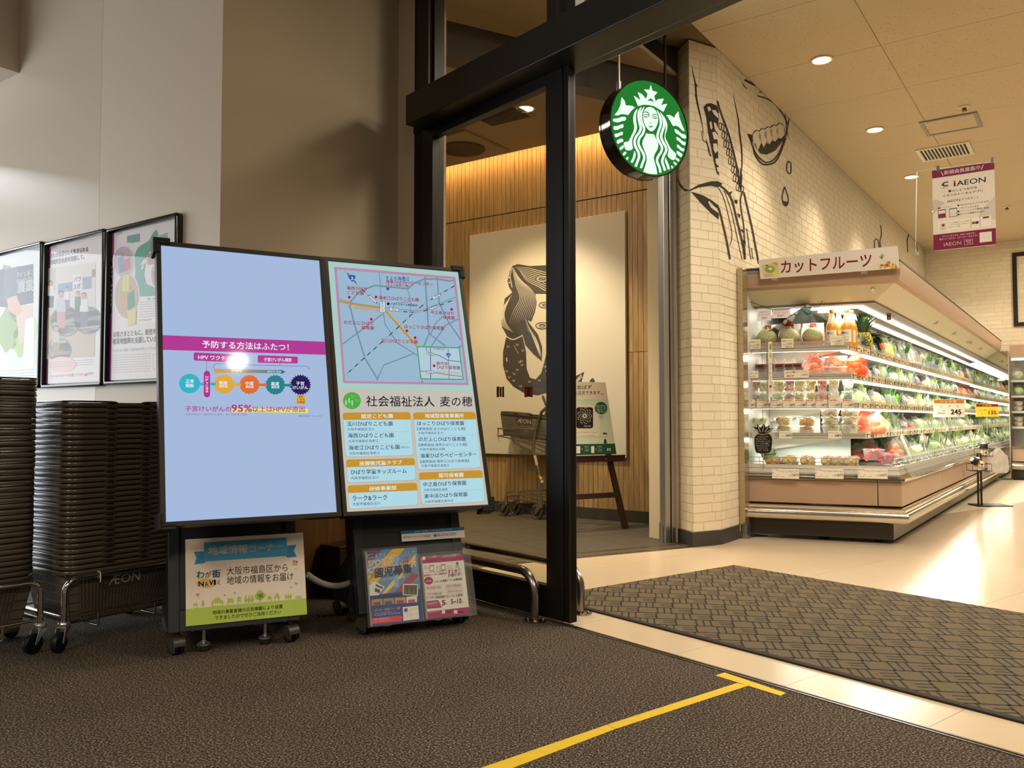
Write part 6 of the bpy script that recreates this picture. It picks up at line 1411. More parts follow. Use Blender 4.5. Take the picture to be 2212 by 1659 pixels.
SH = [(.68, 1.362, 1.432, .13), (.70, 1.150, 1.214, .13), (.73, .940, 1.000, .12), (.79, .722, .785, .10)]
m_card = mat('price card paper', '#d9cba4', .6); m_clip = film('clear shelf lip', '#d8dcd8', .22, .08)
for i, (q_, z0, z1, ins) in enumerate(SH):
    plate(.024, q_-.004, z0+.018, z0+.026, ins).build('shelf_board', m_casew, case)
    MB().sweep(path(q_, ins, .024), [(0, z0), (0, z0+.042), (-.010, z0+.042), (-.010, z0)]).sweep(path(q_, ins, .024), [(.004, z0+.004), (.004, z0+.009), (0, z0+.009), (0, z0+.004)]).sweep(path(q_, ins, .024), [(.004, z0+.036), (.004, z0+.04), (0, z0+.04), (0, z0+.036)]).build('shelf_rail', m_greym, case)
    MB().sweep(path(q_, ins, .024), [(-.002, z0+.042), (-.002, z1), (-.005, z1), (-.005, z0+.042)]).build('clear_lip', m_clip, case)
    if i < 3: MB().sweep(path(q_, ins, .024)[1:], [(-.02, z0-.016), (-.05, z0-.016), (-.05, z0-.001), (-.02, z0-.001)]).sweep(path(q_, ins, .024)[:2], [(-.03, z0-.004), (-.04, z0-.004), (-.04, z0-.001), (-.03, z0-.001)]).build('light_tube', m_tube, case)
    bk = MB().prism([(0, -.024, z0+.016), (0, -q_+.08, z0+.016), (0, -.024, z0-.1)], (.004, 0, 0)).build('shelf_bracket', m_greym, case, M=Matrix.Translation((.98, 0, 0)))
    for k in range(1, 8): link('shelf_bracket', bk.data, case, Matrix.Translation((.98+k*.9, 0, 0)))
    cd_ = MB(); rnd = random.Random(i); s_ = se(q_, ins)+.06
    while s_ < SE-.1:
        w_ = rnd.choice((.1, .16, .2, .07)); y = -q_-.0045
        cd_.box(s_, min(SE-.02, s_+w_), y-.001, y, z0+.003, z0+.05+rnd.uniform(-.004, .006), rnd.choice((0, 0, 1))); cd_.box(s_+.01, s_+w_*.5, y-.0014, y-.001, z0+.026, z0+.034, 2); cd_.box(s_+w_*.55, s_+w_*.8, y-.0014, y-.001, z0+.012, z0+.024, 2)
        s_ += w_+rnd.uniform(.005, .06)
    tag(cd_.build('price_cards', [m_card, mat('grey price card', '#b9b49c', .6), ink('6a6254')], case), kind='stuff')
m_div = mat('pale grey divider', '#a9b2ac', .45)
for za_, zb__, qd in ((.51, .72, .62), (.752, .935, .40), (.97, 1.145, .36), (1.18, 1.355, .34)): MB().box(1.02, 1.026, -qd, -.03, za_, zb__).build('divider_panel', m_div, case)
for i in range(4): lamp('AREA', 'case light', WF.w(4.3, -(SH[i][0] if i < 3 else .9)+.06, (SH[i-1][1]-.02) if 0 < i else 1.68) if i else WF.w(4.3, -.66, 1.675), NEUT, 23, shape='RECTANGLE', size=7.2, size_y=.05, rot=(radians(-12), 0, atan2(A.y, A.x)))
for z in (1.67, 1.34, 1.13, .925, .70): lamp('AREA', 'case end light and fill', WF.w(.86, -.42, z), NEUT, 4, shape='RECTANGLE', size=.12, size_y=.6, rot=(0, radians(14), atan2(A.y, A.x)))  # lowest lamp is fill added under the fourth shelf, which has no tube
# ------------------------------------------------------------------ goods: builders make one of a kind at the origin, place() copies it
PROTO = {}
def place(kind, M, label, cat, group=None):
    nm, fn = KINDS[kind]
    if kind not in PROTO:
        t = bpy.data.objects.new(nm, None); COL.objects.link(t); t.empty_display_size = .05
        fn(t); PROTO[kind] = t; r = t; r.matrix_world = M
    else: r = dup(PROTO[kind], M)
    for k_ in ('label', 'category', 'group'):
        if k_ in r: del r[k_]
    return tag(r, label, cat, group)
m_film = film('clear produce film', '#eef0ea', .16, .12); m_cup = film('clear fruit cup', '#e8ece8', .2, .08); m_pink = film('pink printed bag film', '#f08a70', .42, .25); m_mesh = film('orange net bag', '#f0602a', .55, .4)
def chunks(t, nm, box, n, size, cols, seed=0, ball=False):
    rnd = random.Random(seed); mb = MB(); ms = [mat('fruit '+c_, c_, .3, spec=.5, vary=.12, vscale=40) for c_ in cols]
    for k in range(n):
        c_ = V([rnd.uniform(box[2*a], box[2*a+1]) for a in range(3)]); R = Matrix.Rotation(rnd.uniform(0, 3), 4, V((rnd.random(), rnd.random(), rnd.random())))
        s_ = size*rnd.uniform(.8, 1.2)
        if ball: mb.ball(c_, s_, n=10, k=6, m=rnd.randrange(len(cols)))
        else: mb.box(-s_, s_, -s_*.8, s_*.8, -s_*.7, s_*.7, rnd.randrange(len(cols)), Matrix.Translation(c_) @ R)
    return mb.build(nm, ms, t, smooth=50 if ball else None)
def k_melon(t):
    m = mat('netted melon skin', '#a3a468', .6); nt = m.node_tree
    if not any(n.type == 'TEX_VORONOI' for n in nt.nodes):
        vo = nt.nodes.new('ShaderNodeTexVoronoi'); vo.feature = 'DISTANCE_TO_EDGE'; vo.inputs['Scale'].default_value = 95; cr = nt.nodes.new('ShaderNodeValToRGB'); tc = nt.nodes.new('ShaderNodeTexCoord')
        cr.color_ramp.elements[0].color = (*lin('#c9c594'), 1); cr.color_ramp.elements[1].color = (*lin('#93995a'), 1); cr.color_ramp.elements[1].position = .22
        nt.links.new(tc.outputs['Object'], vo.inputs['Vector']); nt.links.new(vo.outputs['Distance'], cr.inputs[0]); nt.links.new(cr.outputs[0], nt.nodes['Principled BSDF'].inputs['Base Color'])
    MB().ball((0, 0, .07), .074, .074, .07, 24, 16).build('fruit_body', m, t, smooth=80)
    MB().tube([(0, 0, .138), (.002, 0, .152)], .004, 8).tube([(-.03, 0, .150), (0, 0, .153), (.034, .004, .150)], .0035, 8).build('stem', mat('melon stem', '#6c7a4a', .6), t, smooth=50)
    MB().tube([(.012*cos(a), .008*sin(a)-.004, .146+.004*sin(3*a)) for a in [radians(40*k) for k in range(9)]], .0035, 6, closed=True).build('gold_ribbon', mat('gold ribbon', '#d9a63a', .25, .9), t, smooth=50)
def k_melonbox(t):
    wh = mat('white gift card', '#e4e0d8', .5); rd = mat('deep red print', '#9a1c22', .5)
    MB().prism([(-.085, .075, 0), (.085, .075, 0), (.075, .115, .2), (-.075, .115, .2)], (0, .003, 0)).box(-.085, .085, -.08, .075, 0, .012).build('card_tray', wh, t)
    MB().prism([(-.026, .0735, 0.012), (.026, .0735, 0.012), (.024, .1135, .198), (-.024, .1135, .198)], (0, .0008, 0)).build('red_band', rd, t); MB().box(-.03, .03, -.0812, -.0801, 0, .0125).build('red_band', rd, t)
    MB().prism([(-.018, .1, .145), (.018, .1, .145), (.018, .1045, .168), (-.018, .1045, .168)], (0, .0008, 0)).build('print_badge', wh, t)
    for sx in (-1, 1): MB().prism([(sx*.085, .074, .012), (sx*.085, -.06, .012), (sx*.078, .108, .17)], (sx*.002, 0, 0)).build('side_flap', rd if sx > 0 else wh, t)
    MB().lathe([(.06, .012), (.085, .05), (.083, .052), (.058, .014)], 20).build('orange_liner', mat('orange paper liner', '#d9743a', .7), t, smooth=60)
def k_bottle(t):
    MB().lathe([(0, 0), (.038, 0), (.042, .006), (.042, .145), (.038, .168), (.034, .175), (0, .175)], 24).build('juice', mat('apple juice', '#d99a3c', .12, spec=.6, sss=0), t, smooth=40)
    MB().lathe([(.0345, .176), (.026, .205), (.018, .23), (.0165, .255), (.0155, .255), (.017, .23), (.025, .205), (.0335, .176)], 24).build('glass_neck', film('clear bottle glass', '#e8e2cc', .3, .05), t, smooth=50)
    MB().lathe([(.0, .254), (.019, .254), (.019, .274), (.0175, .277), (0, .277)], 20).build('cap', mat('gold cap', '#c89a4a', .3, .8), t, smooth=40)
    lb = MB(); n = 12; r = .0425
    lb.add([(r*sin(radians(-62+124*i/n)), -r*cos(radians(-62+124*i/n)), z) for z in (.035, .125) for i in range(n+1)], [(i, i+1, n+2+i, n+1+i) for i in range(n)]); lab = lb.build('label', mat('cream bottle label', '#e9dfc4', .5), t, smooth=60)
    q = Pr((0, -.0432, .035), (1, 0, 0), (0, 0, 1), (0, -1, 0)); q.text('飛騨りんご', -.026, .058, .024, .058, .018, '26324a', 0, .01, False); q.text('ジュース', -.004, .03, .026, .03, .011, 'b04a28', 0, 0, False); q.circ(-.018, .034, .009, 'c84a2a', 0, False); q.circ(-.018, .034, .006, 'e9dfc4', 1, False); q.stroke([(-.02, .013), (.024, .013)], .003, '8a8478', 0, False); q.build('label_print', t)
def k_pine(t, net=True):
    m = mat('pineapple skin', '#8a6a34', .6, vary=.3, vscale=60, bump=.8, bscale=70)
    MB().lathe([(0, 0), (.035, .004), (.052, .04), (.056, .08), (.05, .12), (.034, .145), (0, .15)], 20).build('fruit_body', m, t, smooth=60)
    if net:
        nb = MB()
        for sg in (-1, 1):
            for k in range(11):
                pts = []
                for i in range(9):
                    z = .006+.14*i/8; r = .002+(.0555*sin(pi*min(1, max(.12, (z+.02)/.19)))**.45); a = 2*pi*k/11+sg*i*.2; pts.append((r*cos(a)*1.04, r*sin(a)*1.04, z))
                nb.tube(pts, .0022, 5)
        nb.build('yellow_net', mat('yellow foam net', '#e4d63c', .6), t, smooth=60)
    rnd = random.Random(5); lf = MB()
    for k in range(46):
        a = k*2.4; h = .05+.12*(1-k/46)+.05; o = .012+.045*(k/46); b = V((cos(a), sin(a), 0)); sd = V((-sin(a), cos(a), 0)); w_ = .011
        ps = [b*.014+V((0, 0, .14)), b*(o+.012)+V((0, 0, .14+h*.5)), b*(o*1.7+.02+.03*(k/46))+V((0, 0, .14+h*(1-.35*k/46)))]
        lf.add([ps[0]+sd*w_, ps[0]-sd*w_, ps[1]-sd*w_*1.1-b*.003, ps[1]+sd*w_*1.1-b*.003, ps[2]], [(0, 1, 2, 3), (3, 2, 4)])
    lf.build('leaf_crown', mat('pineapple leaf', '#3f5a35', .5, vary=.25, vscale=30), t)
def cup(cols, seed):
    def f(t):
        MB().sweep(rrpath(-.038, .038, -.038, .038, .012, 3), [(0, .088), (-.006, .03), (-.009, .001), (-.011, .001), (-.008, .03), (-.002, .088)], closed=True).box(-.028, .028, -.028, .028, 0, .002).build('clear_cup', m_cup, t)
        MB().sweep(rrpath(-.041, .041, -.041, .041, .013, 3), [(0, .088), (0, .094), (-.008, .1), (-.012, .1), (-.012, .096), (-.004, .09)], closed=True).box(-.03, .03, -.03, .03, .098, .1).build('lid', m_cup, t)
        chunks(t, 'cut_fruit', (-.021, .021, -.021, .021, .012, .076), 26, .0125, cols, seed)
    return f
def bowl(cols, seed, h=.05):
    def f(t):
        MB().lathe([(.04, 0), (.044, .002), (.068, h), (.073, h+.002), (.073, h+.004), (.066, h+.002), (.041, .004)], 24).build('clear_bowl', m_cup, t, smooth=50)
        MB().lathe([(.073, h+.005), (.066, h+.009), (.05, h+.014), (0, h+.014)], 24).build('lid', m_cup, t, smooth=50)
        chunks(t, 'cut_fruit', (-.036, .036, -.036, .036, .012, h-.004), 24, .014, cols, seed)
    return f
def pack(cols, seed, L=.15, W=.1, h=.055):
    def f(t):
        MB().sweep(rrpath(-L/2, L/2, -W/2, W/2, .015, 3), [(0, h), (-.012, .002), (-.014, .002), (-.002, h)], closed=True).box(-L/2+.014, L/2-.014, -W/2+.014, W/2-.014, 0, .003).build('clear_tray', m_cup, t)
        MB().sweep(rrpath(-L/2-.004, L/2+.004, -W/2-.004, W/2+.004, .015, 3), [(0, h), (0, h+.004), (-.01, h+.012), (-.014, h+.012), (-.004, h)], closed=True).box(-L/2+.01, L/2-.01, -W/2+.01, W/2-.01, h+.011, h+.0125).build('lid', m_cup, t)
        chunks(t, 'cut_fruit', (-L/2+.022, L/2-.022, -W/2+.022, W/2-.022, .012, h-.004), 30, .0165, cols, seed)
    return f
def bagmesh(rx, ry, h, seed, tip=.55):      # crumpled film bag, gathered at the top
    rnd = random.Random(seed); n = 14; mb = MB(); prof = [(.75, 0), (1, .12), (1.03, .4), (.9, .66), (.45, .84), (tip*.5, .92), (tip, 1.0)]
    vs = []
    for r, z in prof: vs += [V((rx*r*cos(2*pi*k/n)*(1+rnd.uniform(-.13, .13)), ry*r*sin(2*pi*k/n)*(1+rnd.uniform(-.13, .13)), h*z*(1+rnd.uniform(-.05, .05) if z > .1 else 1))) for k in range(n)]
    fs = [(i*n+k, i*n+(k+1) % n, (i+1)*n+(k+1) % n, (i+1)*n+k) for i in range(len(prof)-1) for k in range(n)]
    return mb.add(vs, fs)
def fruitbag(col, fm, n=5, r=.034, seed=1, h=.17):
    def f(t):
        mb = MB(); rnd = random.Random(seed)
        for k in range(n):
            a = 2*pi*k/max(1, n-1)+.3; rr_ = 0 if k == n-1 else r*1.15
            mb.ball((rr_*cos(a), rr_*sin(a)*.8, r+ (r*1.3 if k == n-1 else 0)), r, r, r*.92, 14, 9)
        mb.build('fruit', mat('fruit skin '+col, col, .4, vary=.1, vscale=30, bump=.06, bscale=300), t, smooth=80)
        bagmesh(r*2.4, r*2.0, h, seed).build('bag_film', fm, t)
    return f
def leaves(mb, n, rad, h, lean, w_, rnd, m=2):
    for k in range(n):
        a = rnd.uniform(0, 2*pi); b = V((cos(a), sin(a), 0)); sd = V((-sin(a), cos(a), 0)); hh = h*rnd.uniform(.7, 1.1); r = rad*rnd.uniform(.2, 1)
        p = [V((0, 0, .005))+b*r*.25, b*r*.6+V((0, 0, hh*.45)), b*(r+lean*hh*.5)+V((0, 0, hh*.8)), b*(r+lean*hh)+V((0, 0, hh))]
        ww = [w_*.25, w_*.5, w_, w_*.35]
        vs = []
        for q_, x in zip(p, ww): vs += [q_+sd*x+V((0, 0, rnd.uniform(-.006, .006))), q_-sd*x]
        mb.add(vs, [(0, 1, 3, 2), (2, 3, 5, 4), (4, 5, 7, 6)], rnd.randrange(m))
def greens(c1, c2, h=.2, n=22, film_h=.22, w_=.016, seed=1, label=None):
    def f(t):
        rnd = random.Random(seed); mb = MB(); leaves(mb, n, .045, h, .25, w_, rnd)
        mb.build('leaves', [mat('leaf '+c1, c1, .5, vary=.2, vscale=25), mat('leaf '+c2, c2, .5, vary=.2, vscale=25)], t)
        if film_h: bagmesh(.065, .05, film_h, seed, .9).build('bag_film', m_film, t)
        if label: MB().prism([(-.03, -.052, .05), (.03, -.052, .05), (.028, -.05, .09), (-.028, -.05, .09)], (0, -.001, 0)).build('bag_label', ink(label), t)
    return f
def roots(col, top, n=5, L=.18, r=.016, seed=1, film_=True):
    def f(t):
        rnd = random.Random(seed); mb = MB(); tp = MB()
        for k in range(n):
            x = (k-(n-1)/2)*r*2.05; y = rnd.uniform(-.01, .01); R = Matrix.Translation((x, y, 0)) @ Matrix.Rotation(rnd.uniform(-.06, .06), 4, 'Y')
            mb.lathe([(r*.3, .002), (r*.75, .02), (r, L*.55), (r*.95, L*.9), (r*.5, L), (0, L)], 10, M=R)
            for j in range(3): tp.tube([R @ V((0, 0, L)), R @ V((rnd.uniform(-.015, .015), rnd.uniform(-.01, .01), L+.05))], .004, 5)
        mb.build('vegetable', mat('vegetable '+col, col, .35, vary=.12, vscale=18), t, smooth=60); tp.build('stalk', mat('stalk '+top, top, .6), t)
        if film_: bagmesh(n*r*1.15+.012, .045, L+.06, seed, .8).build('bag_film', m_film, t)
    return f
def headveg(c1, c2, r=.065, seed=1):
    def f(t):
        rnd = random.Random(seed); mb = MB().ball((0, 0, r*.9), r*.9, r*.9, r*.85, 14, 9, 0, .06)
        for k in range(14):
            a = rnd.uniform(0, 6.28); e = rnd.uniform(.2, 1.3); c_ = V((r*sin(e)*cos(a), r*sin(e)*sin(a), r*.9+r*.85*cos(e))); nn = (c_-V((0, 0, r*.9))).normalized(); u = nn.orthogonal().normalized(); v = nn.cross(u)
            mb.add([c_+nn*.004, c_+u*.045-nn*.01, c_+v*.04-nn*.006, c_-u*.045-nn*.01, c_-v*.04-nn*.008], [(0, 1, 2), (0, 2, 3), (0, 3, 4), (0, 4, 1)], rnd.randrange(2))
        mb.build('head', [mat('leaf '+c1, c1, .5, vary=.2, vscale=25), mat('leaf '+c2, c2, .5, vary=.2, vscale=25)], t, smooth=60)
        bagmesh(r*1.15, r*1.1, r*2.3, seed, .35).build('bag_film', m_film, t)
    return f
def stickpack(top, body, seed=1):
    def f(t):
        mb = MB(); MB().box(-.03, .03, -.01, .01, 0, .17).build('bag_film', m_film, t); rnd = random.Random(seed)
        for k in range(5): mb.cyl((-.022+k*.011, 0, .004), (-.022+k*.011, 0, .12), .005, 8)
        mb.build('vegetable', mat('vegetable '+body, body, .4), t, smooth=50); MB().box(-.031, .031, -.0115, .0115, .12, .165).build('bag_header', ink(top), t)
    return f
def k_darkpack(t):
    S_ = Matrix.Scale(1.45, 4)
    MB().sweep(rrpath(-.038, .038, -.018, .018, .012, 3), [(-.004, 0), (0, .015), (-.002, .07), (-.012, .1)], closed=True, closed_prof=False).build('bag_film', m_film, t, bake=S_)
    MB().box(-.03, .03, -.012, .012, .003, .05).build('dried_fruit', mat('dark dried fruit', '#3a1f1a', .4, vary=.4, vscale=60), t, bevel=.006, bake=S_)
    MB().box(-.024, .024, -.0195, -.0185, .044, .068).build('label', ink('8c4444'), t, bake=S_); MB().box(-.018, .018, -.0202, -.0196, .05, .06).build('label_print', ink('2a1a1c'), t, bake=S_)
def k_mushtray(t):
    MB().sweep(rrpath(-.07, .07, -.05, .05, .015, 3), [(0, .03), (-.008, .001), (-.01, .001), (-.002, .03)], closed=True).box(-.06, .06, -.04, .04, 0, .003).build('tray', mat('white foam tray', '#dedbd0', .7), t)
    mb = MB(); rnd = random.Random(3)
    for k in range(16): mb.ball((rnd.uniform(-.05, .05), rnd.uniform(-.032, .032), .02+rnd.uniform(0, .012)), .014, .014, .01, 8, 6)
    mb.build('mushrooms', mat('pale mushroom', '#c9b48c', .6), t, smooth=70); MB().box(-.069, .069, -.049, .049, .034, .0345).build('film_cover', m_film, t)
KINDS = {'melon': ('melon', k_melon), 'melonbox': ('melon_box', k_melonbox), 'bottle': ('juice_bottle', k_bottle), 'pine': ('pineapple', k_pine), 'pine2': ('pineapple', lambda t: k_pine(t, False)), 'darkpack': ('dried_fruit_pack', k_darkpack), 'mush': ('mushroom_tray', k_mushtray)}
CUPC = [('c0392b', 'e8a060', 'd8c878'), ('b9c46a', 'd8c060', 'e0d8a0'), ('d8c24a', 'c7cf74', 'e8dc90'), ('c0392b', 'e07a50', 'e8d0a0'), ('e8d060', 'e4c84a', 'f0e08a'), ('ecc83c', 'e6b830', 'f0d860'), ('ee7a2c', 'e8862f', 'e46a24'), ('dcc68c', 'd2b878', 'e6d6a4'), ('5d7a34', '7a8f44', '4a6428')]
for i, c_ in enumerate(CUPC): KINDS['cup%d' % i] = ('fruit_cup', cup(c_, i))
for i, (c_, h_) in enumerate(((('c9c85a', 'e0d890', '8fae4a'), .05), (('6d7a34', 'e88a2c', 'd8c850'), .055), (('ee9a2c', 'e8c040', '7d8a3c'), .055), (('e2d0a4', 'd8c28e', 'eadcb4'), .06))): KINDS['bowl%d' % i] = ('fruit_bowl', bowl(c_, i, h_))
KINDS['pinepack'] = ('pineapple_pack', pack(('e0b02c', 'd8a020', 'ecc650'), 3, .16, .11, .06)); KINDS['redpack'] = ('watermelon_pack', pack(('d03038', 'c02430', 'e05a58'), 4, .2, .13, .07)); KINDS['mangotray'] = ('mango_tray', pack(('ee8a2a', 'e87a20', 'f0a040'), 6, .18, .12, .06))
KINDS.update({'orangebag': ('orange_bag', fruitbag('e8761e', m_film, 6, .036, 2)), 'netbag': ('orange_net_bag', fruitbag('e2661a', m_mesh, 5, .034, 4)), 'pinkbag': ('peach_bag', fruitbag('f0b088', m_pink, 5, .032, 7)), 'onionbag': ('onion_bag', fruitbag('c98a4a', m_film, 5, .034, 9)), 'tomatobag': ('tomato_bag', fruitbag('d8402a', m_film, 6, .026, 11, .13)), 'citrusbag': ('citrus_bag', fruitbag('eac040', m_film, 5, .032, 12)),
    'spinach': ('leafy_green_bag', greens('3d6b2c', '5a8a3a', .2, 26, .23, .017, 1)), 'herb': ('herb_bunch', greens('4a8a2c', '6fae44', .14, 30, 0, .018, 2)), 'palegreen': ('leafy_green_bag', greens('8fae5a', 'c2cf94', .21, 20, .24, .02, 3, 'e8e6da')), 'blueg': ('leafy_green_bag', greens('5f8a4a', '9ab872', .19, 20, .22, .016, 4, '2f62b0')), 'bokchoy': ('bok_choy_bag', greens('3f7a34', 'd8dcc0', .19, 14, .21, .024, 5)), 'purpleg': ('leafy_green_bag', greens('4a7a3a', '7a9f50', .2, 22, .23, .016, 6, '5a3a9a')), 'sprout': ('sprout_bag', greens('dcd8b4', 'b8c890', .13, 34, .15, .008, 8, 'e6e8dc')),
    'leek': ('leek_bundle', roots('d8dcc0', '5a7a44', 3, .24, .014, 1)), 'daikon': ('radish_bag', roots('e2dfd2', '5a8a3c', 3, .19, .022, 2)), 'carrot': ('carrot_bag', roots('e2702a', '6a8a3a', 4, .15, .017, 3)), 'cucumber': ('cucumber_bag', roots('3f6a34', '6a7a44', 4, .18, .014, 4)), 'eggplant': ('eggplant_bag', roots('2c1a34', '4a3a3c', 3, .13, .023, 5)), 'burdock': ('root_bundle', roots('8a6a48', 'a08a64', 4, .24, .011, 6)), 'corn': ('corn_pack', roots('e0c450', '9aae5a', 2, .17, .024, 7)),
    'lettuce': ('lettuce_head', headveg('8fb44e', 'c8d896', .068, 1)), 'cabbage': ('cabbage_head', headveg('a8c47a', 'd4dcae', .075, 2)), 'redleaf': ('red_leaf_lettuce', headveg('5c3430', '6f8a44', .065, 3)), 'stick1': ('stick_pack', stickpack('e0562c', '5a7a44', 1)), 'stick2': ('stick_pack', stickpack('4a9aa8', '4a6a3c', 2))})
# ------------------------------------------------------------------ goods on the end of the case (facing the entrance)
def EFr(ins): return Fr(WF.w(se(0, ins), 0), WF.w(se(1, ins), -1)-WF.w(se(0, ins), 0))
EE = [EFr(s_[3]) for s_ in SH]; ED = EFr(.02)
ZT = [s_[1]+.026 for s_ in SH]
def onend(k, px, py, off, kind, label, cat, group=None, dz=0, rot=0, z=None, tilt=0):
    f = EE[k] if k is not None else ED; x = f.px(px, py, off).x; zz = (ZT[k] if k is not None else .506) if z is None else z
    return place(kind, f.M @ Matrix.Translation((x, off, zz+dz)) @ Matrix.Rotation(rot, 4, 'Z') @ Matrix.Rotation(tilt, 4, 'X'), label, cat, group)
for px, w_ in ((1656, 'leftmost'), (1705, 'middle'), (1755, 'rightmost')):
    onend(0, px, 715, .115, 'melonbox', 'white and red melon gift tray, %s of three on the top shelf' % w_, 'box', 'melon gift trays'); onend(0, px, 715, .105, 'melon', 'netted green melon in a white and red tray, %s of three on the top shelf' % w_, 'melon', 'melons on the top shelf', .014, .4)
for px, off, w_ in ((1797, .09, 'front left'), (1812, .19, 'back left'), (1829, .09, 'front right'), (1838, .17, 'back right')): onend(0, px, 700, off, 'bottle', 'glass bottle of golden apple juice, %s of four on the top shelf' % w_, 'bottle', 'juice bottles', rot=-.25)
x = EE[0]
place('pine', WF.M @ Matrix.Translation((1.50, -.62, ZT[0])) @ Matrix.Rotation(.3, 4, 'Z') @ Matrix.Scale(1.12, 4), 'whole pineapple in a yellow foam net beside the juice bottles', 'pineapple', 'pineapples on the top shelf')
place('pine2', WF.M @ Matrix.Translation((1.22, -.61, ZT[0]+.045)) @ Matrix.Rotation(radians(78), 4, 'Y') @ Matrix.Scale(.75, 4), 'brown pineapple without a net lying beside the netted pineapple', 'pineapple', 'pineapples on the top shelf')
for px, w_ in ((1624, 'first'), (1642, 'second'), (1662, 'third'), (1683, 'fourth'), (1703, 'fifth'), (1722, 'sixth')): onend(1, px, 795, .10, 'darkpack', 'small clear pack of dark dried fruit, %s from the left on the second shelf' % w_, 'pack', 'dried fruit packs', rot=-.1, tilt=-.25)
onend(1, 1758, 790, .10, 'pinkbag', 'pale printed bag beside the dried fruit packs on the second shelf', 'bag'); onend(1, 1802, 795, .12, 'mangotray', 'clear tray of yellow-orange mangoes on the second shelf', 'tray', 'mango trays'); onend(1, 1802, 785, .12, 'mangotray', 'clear tray of mangoes stacked on another on the second shelf', 'tray', 'mango trays', .076)
onend(1, 1797, 785, .27, 'netbag', 'orange net bag at the back of the second shelf', 'bag', 'net bags on the second shelf')
cx_ = [1628, 1648, 1681, 1705, 1727, 1751, 1775, 1800, 1831]
nmx = ('mixed red and orange', 'green melon', 'yellow and green', 'red and pink', 'pale yellow pineapple', 'bright yellow', 'orange', 'cream', 'dark green kiwi')
for i, px in enumerate(cx_):
    for j, (dz, w_) in enumerate(((0, 'lower'), (.101, 'upper'))):
        onend(2, px+(1 if j else 0), 845, .075, 'cup%d' % i, '%s fruit cup of %s pieces, column %s on the third shelf' % (w_, nmx[i], ('one', 'two', 'three', 'four', 'five', 'six', 'seven', 'eight', 'nine')[i]), 'cup', 'fruit cups', dz, random.uniform(-.1, .1))
for px, kd, n, w_ in ((1640, 'bowl0', 2, 'green'), (1692, 'bowl1', 2, 'kiwi and orange'), (1741, 'bowl2', 2, 'orange and kiwi'), (1795, 'bowl3', 3, 'cream pear, left'), (1838, 'bowl3', 3, 'cream pear, right')):
    for j in range(n): onend(3, px, 915, .10, kd, 'clear bowl of cut %s fruit, %s in its stack on the fourth shelf' % (w_, ('bottom', 'second', 'third')[j]), 'bowl', 'fruit bowls', j*(.064 if kd != 'bowl3' else .0645), j*.4)
for i, px in enumerate((1672, 1707, 1745, 1790, 1815, 1838)): onend(None, px, 1000, .10, 'pinepack', 'clear pack of yellow pineapple chunks, number %s from the left' % ('one', 'two', 'three', 'four', 'five', 'six')[i], 'pack', 'pineapple packs', .02, rot=radians(90)+random.uniform(-.1, .1))
place('herb', ED.M @ Matrix.Translation((.16, .12, .506)), 'bunch of dark green herbs at the left end of the bottom row', 'herbs')
# back-of-shelf stock seen between the shelves
for k, px, kd, lb in ((3, 1855, 'netbag', 'bag of oranges behind the fruit bowls'), (3, 1890, 'orangebag', 'clear bag of oranges right of the fruit bowls'), (3, 1870, 'pinkbag', 'pink printed bag right of the fruit bowls'), (1, 1850, 'netbag', 'orange net bag right of the mango trays')):
    onend(k, px, 880 if k == 3 else 785, .2, kd, lb, 'bag', 'bagged fruit')
for (s_, q_), lb in zip(((.92, .80), (1.12, .86), (1.3, .82)), ('nearest', 'middle', 'farther')): place('redpack', WF.M @ Matrix.Translation((s_, -q_, .506+(.02 if lb != 'nearest' else .06))) @ Matrix.Rotation(.3, 4, 'Z'), 'clear pack of red watermelon pieces, %s of three at the case corner' % lb, 'pack', 'watermelon packs')
for (s_, q_), lb in zip(((1.2, .62), (1.45, .66), (1.7, .8), (1.95, .72)), ('first', 'second', 'third', 'fourth')): place('orangebag' if lb != 'first' else 'tomatobag', WF.M @ Matrix.Translation((s_, -q_, .55)), 'clear bag of %s on the lower deck, %s from the case corner' % ('tomatoes' if lb == 'first' else 'oranges', lb), 'bag', 'bagged fruit')
